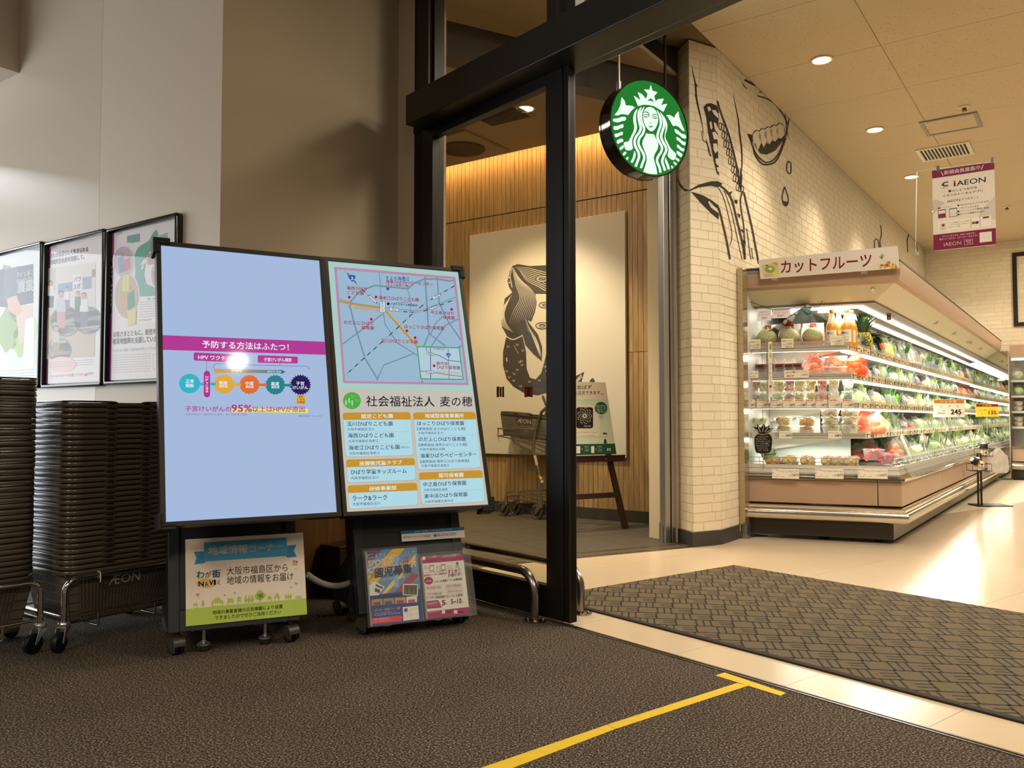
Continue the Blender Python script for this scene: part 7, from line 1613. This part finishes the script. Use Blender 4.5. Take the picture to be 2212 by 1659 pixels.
# ------------------------------------------------------------------ goods on the long side
SEQ = [['pine2', 'carrot', 'stick1', 'stick2', 'stick1', 'corn', 'palegreen', 'cucumber', 'spinach', 'leek', 'leek', 'burdock', 'bokchoy', 'purpleg', 'purpleg', 'cucumber', 'spinach', 'palegreen', 'leek', 'daikon', 'spinach', 'palegreen', 'purpleg', 'leek', 'citrusbag', 'carrot'],
       ['netbag', 'netbag', 'orangebag', 'citrusbag', 'eggplant', 'blueg', 'spinach', 'cabbage', 'palegreen', 'sprout', 'blueg', 'eggplant', 'mush', 'sprout', 'leek', 'blueg', 'palegreen', 'mush', 'blueg', 'sprout', 'spinach', 'eggplant', 'carrot', 'tomatobag', 'netbag', 'pinkbag'],
       ['redleaf', 'lettuce', 'palegreen', 'onionbag', 'citrusbag', 'spinach', 'spinach', 'herb', 'eggplant', 'onionbag', 'sprout', 'palegreen', 'lettuce', 'bokchoy', 'sprout', 'herb', 'palegreen', 'lettuce', 'sprout', 'spinach', 'cabbage', 'mush', 'blueg', 'spinach', 'palegreen', 'lettuce'],
       ['pinkbag', 'orangebag', 'orangebag', 'lettuce', 'palegreen', 'blueg', 'redleaf', 'eggplant', 'tomatobag', 'cabbage', 'lettuce', 'sprout', 'palegreen', 'cabbage', 'lettuce', 'sprout', 'bokchoy', 'palegreen', 'purpleg', 'sprout', 'cabbage', 'lettuce', 'mush', 'palegreen', 'spinach', 'sprout'],
       ['orangebag', 'carrot', 'lettuce', 'leek', 'cabbage', 'spinach', 'bokchoy', 'daikon', 'lettuce', 'palegreen', 'bokchoy', 'cabbage', 'purpleg', 'sprout', 'lettuce', 'palegreen', 'cabbage', 'purpleg', 'sprout', 'lettuce', 'bokchoy', 'cabbage', 'sprout', 'palegreen', 'lettuce', 'purpleg']]
NM = ('top', 'second', 'third', 'fourth'); NICE = {k: v[0].replace('_', ' ') for k, v in KINDS.items()}
LOOK = {'spinach': 'dark green leafy bag', 'palegreen': 'pale green white-labelled bag', 'blueg': 'green blue-labelled bag', 'purpleg': 'green purple-labelled bag'}
def long_row(kinds, s0, s1, q_, z, nm, seed, tilt):
    rnd = random.Random(seed); n = len(kinds)
    for i, kd in enumerate(kinds):
        s_ = s0+(s1-s0)*(i+.5)/n+rnd.uniform(-.02, .02)
        M = WF.M @ Matrix.Translation((s_, -q_+rnd.uniform(-.015, .03), z)) @ Matrix.Rotation(rnd.uniform(-.3, .3), 4, 'Z') @ Matrix.Rotation(tilt+rnd.uniform(-.08, .08), 4, 'X') @ Matrix.Scale(rnd.uniform(.9, 1.08)*(.82 if 'third' in nm or 'fourth' in nm or 'second' in nm else 1), 4)
        lb = LOOK.get(kd) or NICE[kd]
        place(kd, M, '%s, %s from the near end, %s' % (lb, ORDW[i], nm), 'produce', '%s on the %s' % (lb, nm))
for k in range(4):
    q_, z0, z1, ins = SH[k]; long_row(SEQ[k][1 if k == 0 else 0:], se(q_, ins)+(1.0 if k == 0 else .14), SE-.12, q_-.1, ZT[k]+.004, NM[k]+' shelf', 10+k, -.28)
    long_row([SEQ[k][(i*7+3) % 26] for i in range(22)], se(q_, ins)+.4, SE-.15, q_-.3, ZT[k]+.012, 'back row of the '+NM[k]+' shelf', 30+k, -.2)
long_row(SEQ[4][3:], 1.9, SE-.12, .86, .515, 'front of the lower deck', 50, -.35); long_row(SEQ[4][::-1], 2.1, SE-.12, .66, .545, 'middle of the lower deck', 51, -.3); long_row(SEQ[3][::-1], 1.0, SE-.12, .44, .575, 'back of the lower deck', 52, -.2)
mb = MB(); rnd = random.Random(77); leaves(mb, 1, .01, .01, 0, .001, rnd)
for k in range(420):
    s_ = .8+rnd.random()*7.2; q_ = rnd.uniform(.93, .99); a = rnd.uniform(0, 6.28); c_ = V((s_, -q_, .512+rnd.uniform(0, .03))); d = V((cos(a), sin(a)*.6, rnd.uniform(.1, .9)))*.03; sd = V((-sin(a), cos(a), .2))*.009
    mb.add([c_-sd, c_+sd, c_+d+sd*.6, c_+d*1.5, c_+d-sd*.6], [(0, 1, 2, 3, 4)], rnd.randrange(2))
tg = mb.build('leaf_garnish', [mat('leaf 2f4a2c', '2f4a2c', .5), mat('leaf 8a9a7a', '8a9a7a', .5)]); tg.matrix_world = WF.M; tag(tg, 'plastic leaf garnish strewn along the front of the lower deck', 'garnish', kind='stuff')
# clear plastic drape over the front rail
dp_ = MB(); n = 60; vs = []
for i in range(n+1):
    s_ = .86+3.4*i/n
    for j, (q_, z) in enumerate(((.975, .60), (1.0, .57), (1.03, .50), (1.062, .44))): vs.append((s_, -q_-.006*sin(i*1.7+j), z+.005*sin(i*2.3+j*2)))
dp_.add(vs, [(i*4+j, (i+1)*4+j, (i+1)*4+j+1, i*4+j+1) for i in range(n) for j in range(3)]); o_ = dp_.build('plastic_drape', film('clear plastic drape', '#dfe0d8', .3, .1), smooth=80); o_.matrix_world = WF.M; tag(o_, 'clear crinkled plastic sheet draped over the front rail near the case corner', 'sheet')
# ------------------------------------------------------------------ price tags and signs on the case
def tagcard(fr, x, z, w_, h_, label, lines, y=-.006, col='efe3c4', group='price tags on the case end', nm='price_tag', tilt=0):
    t = thing(nm, label, 'price tag', Fr(fr.w(x, y, z), fr.x), group)
    MB().box(-w_/2, w_/2, -.0012, 0, 0, h_).build('card', ink(col), t)
    q = Pr((-w_/2, -.0012, 0), (1, 0, 0), (0, 0, 1), (0, -1, 0))
    for s_, x0, y0, x1, h, c_ in lines: 
        if s_ == '-': q.stroke([(x0*w_, y0*h_), (x1*w_, y0*h_)], h*h_, c_, 0, False)
        elif s_ == '#': q.rect(x0*w_, y0*h_, x1*w_, (y0+h)*h_, c_, 0, False)
        else: q.text(s_, x0*w_, y0*h_, x1*w_, y0*h_, h*h_, c_, 1, .015 if h > .3 else 0, False)
    q.build('tag_print', t); return t
BKI = '1e1a16'
def pxtag(k, xa, xb, ya, yb, label, lines, **kw):
    f = EE[k] if k is not None else EFr(-.012); a, b = f.px(xa, yb, -.006), f.px(xb, ya, -.006)
    if k is None: f = EFr(-.03); a, b = f.px(xa, yb, 0), f.px(xb, ya, 0)
    tagcard(f, (a.x+b.x)/2, a.z, b.x-a.x, b.z-a.z, label, lines, **kw)
std = lambda nm, pr: [(nm, .08, .68, .92, .14, BKI), ('本体価格', .1, .32, .4, .1, BKI), (pr, .45, .3, .9, .26, BKI), ('-', .45, .22, .95, .02, BKI), ('税込', .3, .08, .85, .1, BKI)]
pxtag(0, 1618, 1643, 733, 755, 'cream price tag under the leftmost melon, top shelf', std('熊本産メロン', '3,500')); pxtag(0, 1688, 1714, 731, 752, 'cream price tag under the middle melon, top shelf', std('静岡産マスクメロン', '3,500')); pxtag(0, 1794, 1822, 725, 746, 'cream price tag under the juice bottles, top shelf', std('りんごジュース', '398円'))
pxtag(1, 1618, 1638, 801, 817, 'small price tag with blue print at the left end, second shelf', [('干し芋', .2, .5, .9, .3, '5a90b8'), ('お得', .2, .1, .7, .25, 'c8785a')]); pxtag(1, 1694, 1747, 799, 817, 'wide price tag with a bow drawing, second shelf', [('焼き芋', .06, .55, .32, .3, '5a90b8'), ('焼き芋', .1, .1, .4, .32, 'c8785a'), ('#', .34, .68, .46, .16, '8a4a2c'), ('ほしいも さつまいも', .5, .68, .92, .16, BKI), ('198円', .7, .25, .95, .26, BKI)])
ps = [1620, 1648, 1677, 1704.5, 1730, 1751, 1773, 1803, 1832]
for i, px in enumerate(ps): pxtag(2, px-13+(4 if i in (0, 5) else 0), px+13-(2 if i in (0, 5) else 0), 863, 881, 'white price tag under fruit cup column %s, third shelf' % ('one', 'two', 'three', 'four', 'five', 'six', 'seven', 'eight', 'nine')[i], [('#', .06, .84, .2, .1, 'c8784a'), ('#', .72, .84, .2, .1, 'c86a4a'), ('ミニフルーツ', .08, .6, .9, .16, BKI), ('158円', .5, .18, .96, .32, BKI), ('-', .1, .3, .48, .03, BKI), ('-', .45, .1, .96, .02, BKI)], col='e9e2cc')
pxtag(3, 1683, 1711, 931, 947, 'white price tag under the mixed fruit bowls, fourth shelf', [('フルーツミックス', .08, .66, .92, .18, BKI), ('398円', .5, .2, .96, .36, BKI), ('-', .1, .32, .48, .03, BKI)], col='ece4d0'); pxtag(3, 1789, 1818, 931, 947, 'white price tag under the cream pear bowls, fourth shelf', [('梨ブロックカット', .08, .66, .92, .18, BKI), ('298円', .5, .2, .96, .36, BKI), ('-', .1, .32, .48, .03, BKI)], col='ece4d0')
for xa, xb, nm, pr in ((1668, 1726, 'パインブロック', '138円'), (1761, 1822, 'パインブロック(小パック)', '138円'), (1853, 1917, 'パインブロック(大パック)', '128円')):
    pxtag(None, xa, xb, 1013, 1033, 'wide white price tag with a fruit wreath, %s of three on the bottom rail' % {1668: 'left', 1761: 'middle', 1853: 'right'}[xa], [(nm, .27, .64, .96, .2, BKI), (pr, .7, .22, .97, .3, BKI), ('フィリピン産', .26, .16, .46, .1, BKI), ('-', .6, .3, .7, .02, BKI)]+[('#', x, y, x+.03, .1, c_) for x, y, c_ in ((.03, .8, 'b8362c'), (.09, .84, 'c89a3a'), (.16, .84, 'b8362c'), (.21, .76, 'b8362c'), (.03, .2, 'c89a3a'), (.09, .12, '9a7a3a'), (.17, .14, 'c86a3a'), (.21, .3, 'c89a3a'), (.02, .5, 'b8362c'))], col='efe8d6')
# camera notice cards, fruit strip, pineapple board
for (xa, xb, ya, yb), lb in (((1636, 1666, 666, 694), 'left white card with magenta print on a wire over the melons'), ((1667, 1707, 664, 688), 'right white card with magenta print on a wire over the melons')):
    f = EE[0]; a, b = f.px(xa, yb, .03), f.px(xb, ya, .03); M_ = [('店内安全対策のため', .15, .68, .85, .1, 'b03a68'), ('モニターカメラ', .12, .42, .88, .2, 'b8285a'), ('稼働中', .3, .16, .7, .18, 'b8285a')]
    tagcard(f, (a.x+b.x)/2, a.z, b.x-a.x, b.z-a.z, lb, M_, y=.03, col='f2eef0', group='camera notice cards', nm='notice_card')
f = EE[0]; a, b = f.px(1618, 651, .0), f.px(1668, 669, .03); c_ = f.px(1768, 660, .03)
MB().tube([(a.x, .0, a.z), (b.x, .03, b.z), (b.x+.001, .03, b.z-.02)], .0022, 6).tube([(b.x, .028, b.z), (c_.x, .028, c_.z-.01), (c_.x+.03, .028, c_.z+.035)], .0022, 6).build('wire_arm', m_blackg).matrix_world = f.M
wo = bpy.data.objects['wire_arm']; tag(wo, 'thin black wire arm holding the two camera notice cards', 'wire')
f = EFr(.06); a, b = f.px(1661, 858, 0), f.px(1667.5, 738, 0)
t = thing('vertical_tag', 'narrow vertical cut-fruit strip standing in front of the shelves', 'sign', f)
MB().box(a.x, b.x, -.002, 0, a.z, b.z).build('strip_card', ink('efe6d2'), t); MB().box(a.x-.016, a.x-.002, -.002, .002, a.z-.03, b.z+.02).build('clear_post', film('grey clear post', '#8a8f88', .5), t)
q = upright(f, -.002)
for i, ch in enumerate('カットフルーツ'): q.text(ch, 1662, 790+i*9.6, 1667, 790+i*9.6, 6.5, 'b0343a', 1)
q.circ(1664.5, 749, 2.6, '8aa83a', 1, ry=7); q.circ(1664.5, 768, 2.4, 'd8b03a', 1, ry=6); q.build('strip_print', t)
f = EFr(-.02); q = upright(f, 0, crop(1600, 800, 6.38)); t = thing('pineapple_board', 'black pineapple-shaped message board on a clear stand at the left end of the case', 'sign', f)
def outl(P, th, nm, m):
    P = [q.uv(*p) for p in P]; return MB().prism([(u, 0, v) for u, v in P], (0, th, 0)).build(nm, m, t)
bodyP = smooth_line([(230, 880), (270, 862), (330, 862), (395, 880), (430, 930), (432, 1010), (415, 1110), (370, 1140), (240, 1140), (205, 1110), (190, 1020), (190, 930), (230, 880)], 3)[:-1]
outl([(150, 700), (480, 720), (470, 900), (450, 1150), (180, 1150), (150, 900)], .002, 'clear_backing', m_clip)
q.poly(bodyP, '1f1712', 1); q.poly([(245, 870), (210, 820), (170, 775), (225, 785), (228, 738), (268, 790), (325, 742), (345, 785), (400, 752), (398, 800), (455, 795), (410, 840), (365, 872)], '1f1712', 1)
for P in ([(250, 860), (215, 810)], [(275, 855), (240, 770)], [(300, 850), (320, 765)], [(330, 850), (385, 775)], [(350, 860), (430, 805)]): q.stroke(P, 5, 'e6ddc8', 2)
q.stroke([(232, 875), (300, 885), (375, 875)], 5, 'e6ddc8', 2)
for i, (s_, x0_, x1_) in enumerate((('ものがたりで', 235, 380), ('食べるときに...', 212, 372), ('そのままおいしい旬', 212, 404), ('スイーツなので気楽に', 212, 392), ('ひとりぶんずつパック', 212, 396), ('ちいさいサイズも', 230, 372), ('ぜひ、どうぞ!', 240, 384))): q.text(s_, x0_, 925+i*31, x1_, 925+i*31, 20, 'e6ddc8' if i != 2 else 'dcd08a', 2, .01)
q.build('board_print', t); a, b = q.uv(310, 1150), q.uv(312, 1365); MB().tube([(a[0], .002, a[1]), (b[0], .002, b[1])], .003, 8).ball((b[0], .002, (a[1]+b[1])/2), .007, n=8, k=6).build('clear_stem', m_steel, t, smooth=50)
# cut-fruit sign on the canopy
f = EFr(-.052); t = thing('canopy_sign', 'white sign with red Japanese lettering and fruit pictures on the canopy end', 'sign', f)
ct = [f.px(*p) for p in ((1638, 561.6), (1939, 531), (1943.5, 579), (1643, 603))]
MB().prism([(p.x, 0, p.z) for p in ct], (0, .004, 0)).build('sign_panel', ink('d8cdbf'), t)
q = upright(f, 0, crop(1580, 520, 5.53))
q.text('カットフルーツ', 592, 394, 1672, 312, 150, 'a3231f', 1, .012)
q.poly([(370, 290), (560, 262), (576, 425), (390, 438)], 'c9c08a', 1); q.circ(460, 340, 60, '8aa04a', 2, ry=44); q.circ(465, 335, 22, 'e6dcb0', 3, ry=15); q.poly([(405, 292), (440, 285), (436, 302), (406, 304)], 'b8362c', 2); q.poly([(480, 262), (550, 256), (552, 300), (520, 290)], 'd8942c', 2); q.poly([(385, 405), (480, 390), (485, 428), (392, 437)], 'd8a0a0', 2); q.poly([(500, 375), (572, 370), (575, 424), (510, 428)], 'd8cc6a', 2)
rnd = random.Random(4)
for k in range(26):
    x = 1730+rnd.random()*235; q.circ(x, 322-rnd.random()*(110-abs(x-1850)*.7), 17, rnd.choice(('d8a43a', 'c03a2c', 'd8c04a', '9aa83a', 'd8782c', 'b03050', 'e0c860')), 1+k % 3, n=14)
for k in range(6): q.stroke([(1795, 220), (1765+k*12, 150+abs(k-3)*12)], 6, '6a7a4a', 1)
q.build('sign_print', t)
for x, y in ((515, 460), (1585, 376)):
    p = q.uv(x, y); MB().box(p[0]-.02, p[0]+.02, -.006, .045, p[1]-.008, p[1]+.006).build('clear_clip', m_clip, t)
MB().box(ct[3].x+.08, ct[3].x+.1, .004, .05, ct[3].z-.0, ct[3].z+.05).box(ct[2].x-.1, ct[2].x-.08, .004, .05, ct[2].z+.02, ct[2].z+.08).build('back_bracket', m_clip, t)
# hanging member poster on a wire stand on the canopy corner
hb = atY(1978, 546, 5.72); HF = Fr(hb, -B); t = thing('poster_stand', 'thin bent wire poster stand on the canopy corner', 'stand', HF)
top = HF.px(1980, 370, 0); ar = HF.px(2156, 357, 0); pa, pb_ = HF.px(2018, 374, 0), HF.px(2153, 357, 0)
MB().tube([(0, 0, -.0), (top.x*.5, 0, top.z*.6), (top.x, 0, top.z-.012), (top.x+.012, 0, top.z), (ar.x, 0, (top.z+ar.z)/2+.004)], .0032, 8).build('wire_rod', m_steel, t, smooth=60); MB().lathe([(.022, -.02), (.018, 0), (.008, .015), (.006, .05), (0, .05)], 14).build('base_socket', mat('grey socket', '#8a8274', .5), t, smooth=50)
for x in (pa.x+.025, pb_.x-.025): MB().box(x-.008, x+.008, -.006, .006, top.z-.03, top.z+.014).build('clip', mat('smoked clip', '#3a302a', .3), t)
t = thing('hanging_poster', 'white and maroon membership poster clipped to the wire stand', 'poster', HF)
zt_ = top.z-.012; zb_ = HF.px(2080, 536, 0).z; X0, X1 = (pa.x+HF.px(2012, 537, 0).x)/2, (pb_.x+HF.px(2147, 531, 0).x)/2
MB().prism([(x, -.001, z) for x, z in rrpath(X0, X1, zb_, zt_, .008, 3)], (0, .0012, 0)).build('poster_sheet', ink('d9cfc0'), t)
q = upright(HF, -.001); W_, Hh = X1-X0, zt_-zb_; MR = '76123c'
U = lambda x, y: (X0+W_*x, zt_-Hh*y)
def R_(x0, y0, x1, y1, m, l_): a, b = U(x0, y0), U(x1, y1); q.rect(a[0], a[1], b[0], b[1], m, l_, False)
def T_(s_, x0, x1, y, h_, m, l_=1, b=0): a, b_ = U(x0, y), U(x1, y); q.text(s_, a[0], a[1], b_[0], b_[1], h_*Hh, m, l_, b, False)
R_(0.0, .003, 1, .10, MR, 0); R_(0.0, .80, 1, .995, MR, 0); q.poly([U(0, .38), U(.05, .36), U(.2, .42), U(0, .55)], 'bdb3a6', 0, False); q.poly([U(1, .42), U(.8, .55), U(.7, .68), U(1, .7)], 'c6bcae', 0, False)
T_('新規会員募集中', .2, .78, .075, .05, 'e8d8d0', 1, .02); q.stroke([U(.15, .03), U(.185, .085)], .004, 'e8d8d0', 1, False); q.stroke([U(.83, .025), U(.795, .08)], .004, 'e8d8d0', 1, False)
R_(.13, .15, .27, .245, 'd2c7b6', 1); q.poly([U(.15, .195), U(.19, .168), U(.265, .163), U(.265, .175), U(.2, .18), U(.19, .195), U(.21, .205), U(.265, .205), U(.265, .22), U(.19, .218)], '1d2236', 2, False); R_(.2, .206, .265, .22, '7a1c2c', 3); T_('ÆON', .165, .25, .242, .014, '8a7a5a', 2)
T_('i', .355, .38, .235, .065, 'a01c40', 1, .02); T_('AEON', .4, .86, .235, .062, '1c1a20', 1, .006); T_('暮らしとつながる', .26, .72, .30, .03, '1c1a20', 1, .01); T_('イオンのトータルアプリ', .17, .81, .35, .03, '1c1a20', 1, .01); T_('iAEON', .24, .45, .425, .032, '1c1a20'); T_('でできること', .47, .745, .42, .028, '1c1a20')
for k, (s_, x0_, x1_) in enumerate((('AEON Payのスマホ決済!', .445, .91), ('ポイントもたまる', .46, .74), ('レシートレスで環境に配慮', .445, .9), ('おトクな情報をお届け', .445, .83))): T_(s_, x0_, x1_, .485+k*.037, .023, '2a2428'); (k != 1) and q.circ(*U(.42, .475+k*.037), .006, '2a2428', 1, False)
R_(.08, .47, .13, .487, '8a2c48', 1); T_('AEON Pay', .14, .3, .487, .015, '4a4440')
for x, c_ in ((.085, '7a1c3c'), (.27, '8a8274')): R_(x, .50, x+.13, .605, '2a2428', 1); R_(x+.008, .51, x+.122, .6, 'd9cfc0', 2); R_(x+.01, .55, x+.12, .598, c_ if x < .2 else 'd2c7b6', 3)
R_(.08, .645, .93, .765, 'e2d9c8', 1); R_(.11, .665, .215, .75, 'd2c7b6', 2); R_(.145, .68, .19, .71, '8a1c40', 3); T_('ÆON', .125, .2, .745, .014, '7a6a6a', 3)
for k, s_ in enumerate(('イオンお買物アプリとも連携!', 'クーポンのご利用・お支払いが', 'iAEONひとつで完結')): T_(s_, .24, .59 if k < 2 else .44, .685+k*.026, .017, '5a524c', 2)
R_(.61, .645, .616, .765, '5a2030', 2); R_(.755, .645, .761, .765, '5a2030', 2); R_(.63, .695, .68, .725, '9a3a24', 2); R_(.685, .695, .735, .725, '26244a', 2); R_(.8, .65, .9, .672, '8a2c48', 2)
T_('ポイントまとまる。支払いなめらか。', .15, .68, .842, .02, 'e8d8d0'); T_('暮らしとつながる。イオンのトータルアプリ', .1, .72, .875, .02, 'e8d8d0'); T_('iAEON', .17, .45, .955, .045, 'e8d8d0', 1, .006)
R_(.5, .9, .635, .965, 'd8c4bc', 1); R_(.504, .903, .631, .962, MR, 2); T_('ÆON', .52, .61, .93, .02, 'e8d8d0', 3); T_('Pay', .55, .61, .955, .018, 'e8d8d0', 3); R_(.745, .835, .935, .955, 'd9cfc0', 1)
q.build('poster_print', t)
# ------------------------------------------------------------------ deck signs, gift stand, back case, framed picture
def sign_on_pole(px0, px1, py0, py1, Y, ypole, label, bg, hd, lines, nm='deck_sign'):
    o = atY((px0+px1)/2, py1, Y); f = Fr(o, (1, -.03)); w_ = (px1-px0)*Y/F; h_ = (py1-py0)*Y/F; t = thing(nm, label, 'sign', f)
    MB().box(-w_/2, w_/2, 0, .003, 0, h_).build('card', ink(bg), t); MB().box(-w_/2-.006, w_/2+.006, .0031, .005, -.006, h_+.006).build('clear_holder', m_clip, t)
    zp = (atY((px0+px1)/2, ypole, Y)).z-o.z; MB().cyl((.0, .008, zp), (.0, .008, .01), .004, 8).build('pole', m_steel, t, smooth=50)
    q = Pr((-w_/2, 0, 0), (1, 0, 0), (0, 0, 1), (0, -1, 0)); q.rect(.01*w_, .78*h_, .99*w_, .985*h_, hd, 0, False)
    for s_, x0, y0, x1, h, c_, b in lines: q.text(s_, x0*w_, y0*h_, x1*w_, y0*h_, h*h_, c_, 1, b, False)
    q.build('sign_print', t)
sign_on_pole(2018, 2083, 863, 901, 8.05, 945, 'white and orange lettuce price sign reading 245 yen on a pole', 'ece6d8', 'c07a2c', [('シャキ直', .22, .82, .75, .13, 'f0e6d0', 0), ('レ', .22, .55, .29, .12, '1e1a16', 0), ('タ', .47, .55, .55, .12, '1e1a16', 0), ('ス', .73, .55, .82, .12, '1e1a16', 0), ('1個', .28, .33, .36, .07, '1e1a16', 0), ('長野県産', .06, .16, .36, .1, '1e1a16', 0), ('245', .56, .16, .89, .27, '1e1a16', .03), ('円', .91, .17, .98, .1, '1e1a16', 0), ('264', .76, .04, .86, .08, '1e1a16', 0)])
sign_on_pole(2109, 2157, 872.5, 900, 9.45, 935, 'yellow and maroon price sign reading 135 yen on a pole', 'e6d23c', '8a2c2c', [('お買得!', .3, .81, .7, .15, 'e6d23c', .02), ('こまつな', .15, .45, .85, .1, '8a5a2c', 0), ('135', .56, .18, .9, .25, 'b0302c', .03), ('円', .92, .18, .99, .1, 'b0302c', 0), ('1束', .22, .2, .3, .08, '6a4a2c', 0)])
go = onz(2118, 1093); gf = Fr(go, (1, -.05)); t = thing('rack_stand', 'slim dark floor stand with two wire baskets in front of the long case', 'stand', gf)
YG = go.y; mpx = YG/F
m_rack = mat('dark brown powder coat', '#1c1512', .4); MB().box(-.04, .29, -.05, .18, 0, .008).build('base_plate', m_rack, t, bevel=.001)
for x in (-.022, .008): MB().box(x, x+.014, 0, .014, .008, .52).build('post', m_rack, t)
def wirebox(x0, x1, y0, y1, z0, z1, nm):
    mb = MB()
    for z in (z0, z1): mb.tube([(x0, y0, z), (x1, y0, z), (x1, y1, z), (x0, y1, z)], .003, 6, closed=True)
    for x, y in ((x0, y0), (x1, y0), (x1, y1), (x0, y1), ((x0+x1)/2, y0), (x0+(x1-x0)*.25, y0), (x0+(x1-x0)*.75, y0), ((x0+x1)/2, y1)): mb.cyl((x, y, z0), (x, y, z1), .002, 6)
    for k in range(5): y = y0+(y1-y0)*k/4; mb.cyl((x0, y, z0), (x1, y, z0), .002, 6)
    return mb.build(nm, m_rack, t)
zb1 = (903-1016)*mpx+H; wirebox(-.11, .07, -.09, .03, zb1, zb1+.07, 'wire_basket'); zb2 = (903-985)*mpx+H; wirebox(-.0, .12, -.02, .1, zb2, zb2+.075, 'wire_basket')
def canister(M, label):
    t = thing('seasoning_tube', label, 'packet', (0, 0, 0), 'tubes on the rack stand'); t.matrix_world = M
    MB().lathe([(0, 0), (.034, 0), (.036, .004), (.036, .05), (.0, .05)], 18).build('lower_label', ink('e6dcc8'), t, smooth=40); MB().lathe([(0, .0505), (.036, .0505), (.036, .066), (0, .066)], 18).build('gold_band', mat('gold band', '#b8863a', .4, .5), t, smooth=40); MB().lathe([(0, .0665), (.036, .0665), (.035, .105), (.03, .112), (0, .112)], 18).build('black_top', m_blackg, t, smooth=40); MB().lathe([(0, .1125), (.022, .1125), (.018, .124), (0, .128)], 14).build('white_cap', ink('e8e0d0'), t, smooth=50)
    q = Pr((-.02, -.0365, 0), (1, 0, 0), (0, 0, 1), (0, -1, 0)); q.circ(.02, .026, .008, '1d1612', 0, False); q.build('label_print', t)
canister(gf.M @ Matrix.Translation((-.03, -.03, zb1+.008)), 'black, gold and white tube standing in the lower wire basket'); canister(gf.M @ Matrix.Translation((-.0, -.055, zb1+.05)) @ Matrix.Rotation(radians(-58), 4, 'Y'), 'black, gold and white tube lying tilted across the lower wire basket'); canister(gf.M @ Matrix.Translation((.065, .04, zb2+.008)), 'black, gold and white tube in the upper wire basket')
bg = bagmesh(.1, .05, .26, 21, .3).build('hanging_bag', film('clear hanging bag', '#e8e4da', .35, .15)); bg.matrix_world = gf.M @ Matrix.Translation((.21, .06, zb2-.17)); tag(bg, 'clear empty plastic bag hanging from the rack stand', 'bag')
fo_ = WF.w(SE+.06, -1.13); BC = Fr(fo_, -B); t = thing('back_wall_case', 'white chilled case on the back wall, only its left end in the picture', 'display case', BC)
MB().box(.01, 2.6, .02, .42, .0, .14).build('base', m_dark, t); MB().box(.01, 2.6, 0, .42, .26, .44).build('side_panel', m_beige, t); MB().sweep([(2.6, 0), (.01, 0)][::-1], [(0, .14), (.03, .16), (.035, .2), (.02, .245), (0, .25)]).build('chrome_bumper', m_chrome, t, smooth=50); MB().box(.01, 2.6, -.01, .03, .44, .47).build('chrome_rail', m_chrome, t)
MB().box(.01, 2.6, .4, .42, .44, 1.9).build('back_panel', m_casew, t); MB().box(.01, 2.6, -.02, .42, 1.72, 1.9).build('canopy', m_beige, t); MB().box(.02, 2.58, .06, .1, 1.69, 1.715).build('light_tube', m_tube, t)
for z in (.72, .94, 1.16, 1.38): MB().box(.01, 2.6, .08, .4, z, z+.03).build('shelf', m_casew, t)
for j, z in enumerate((.75, .97, 1.19, 1.41)):
    for k in range(6):
        for i in range(2):
            o_ = place('bowl3' if j in (0, 1) else ('cabbage' if j == 3 else 'lettuce'), BC.M @ Matrix.Translation((.09+k*.15, .16, z+(.07*i if j in (0, 1) else 0))), '%s, %s from the left, %s, shelf %s of the back wall case' % ('clear tub' if j in (0, 1) else 'wrapped green head', ORDW[k], ('bottom', 'top')[i], ('one', 'two', 'three', 'four')[j]), 'produce', 'stock of the back wall case, shelf %d' % (j+1))
            if j > 1: break
fa = BF.px(2190, 705, -.02); fb = BF.px(2190, 546, -.02); t = thing('wall_frame', 'empty black rectangular frame on the back brick wall', 'frame', BF)
MB().sweep([(0, 0), (1, 0)], [(0, 0)]*0 or [(0, 0), (.001, 0), (.001, .001)]) if False else None
fx0, fx1, fz0, fz1 = fa.x, fa.x+1.3, fa.z, fb.z; b_ = .055
MB().box(fx0, fx1, -.025, -.001, fz0, fz0+b_).box(fx0, fx1, -.025, -.001, fz1-b_, fz1).box(fx0, fx0+b_, -.025, -.001, fz0+b_, fz1-b_).box(fx1-b_, fx1, -.025, -.001, fz0+b_, fz1-b_).build('frame_bar', m_blackg, t)
# small tags and fittings in the canopy
for (x, y, w_, h_), lb, cs in (((1920, 680, .035, .09), 'dark brown hanging tag under the canopy near the pineapple', '3a2418'), ((2005, 691, .035, .12), 'green and orange hanging tag under the canopy, farther along', '7a9a4a')):
    f = WF; p = onp(x, y, WF.w(0, -.80), WF.y); l_ = WF.l(p); f2q = Fr(p, (1, -.1)); t = thing('hanging_tag', lb, 'tag', f2q, None); MB().box(-w_/2, w_/2, 0, .0015, -h_/2, h_/2).build('tag_card', ink('d9cfb0'), t); q = Pr((0, 0, 0), (1, 0, 0), (0, 0, 1), (0, -1, 0)); q.rect(-w_*.4, -h_*.42, w_*.4, h_*.42, cs, 0, False); q.stroke([(0, -h_*.35), (0, h_*.35)], w_*.3, 'd8a07a', 1, False, dash=.012); q.build('tag_print', t)
    MB().cyl((0, .001, h_/2), (0, .001, h_/2+max(.02, 1.712-p.z-h_/2)), .0012, 6).build('string', m_steel, t)
for k, s_ in enumerate((3.05, 4.25, 5.4, 5.55, 6.6)): t = MB().box(s_, s_+.06, -.945, -.9, 1.75, 1.79).build('canopy_hook', m_chrome, case)
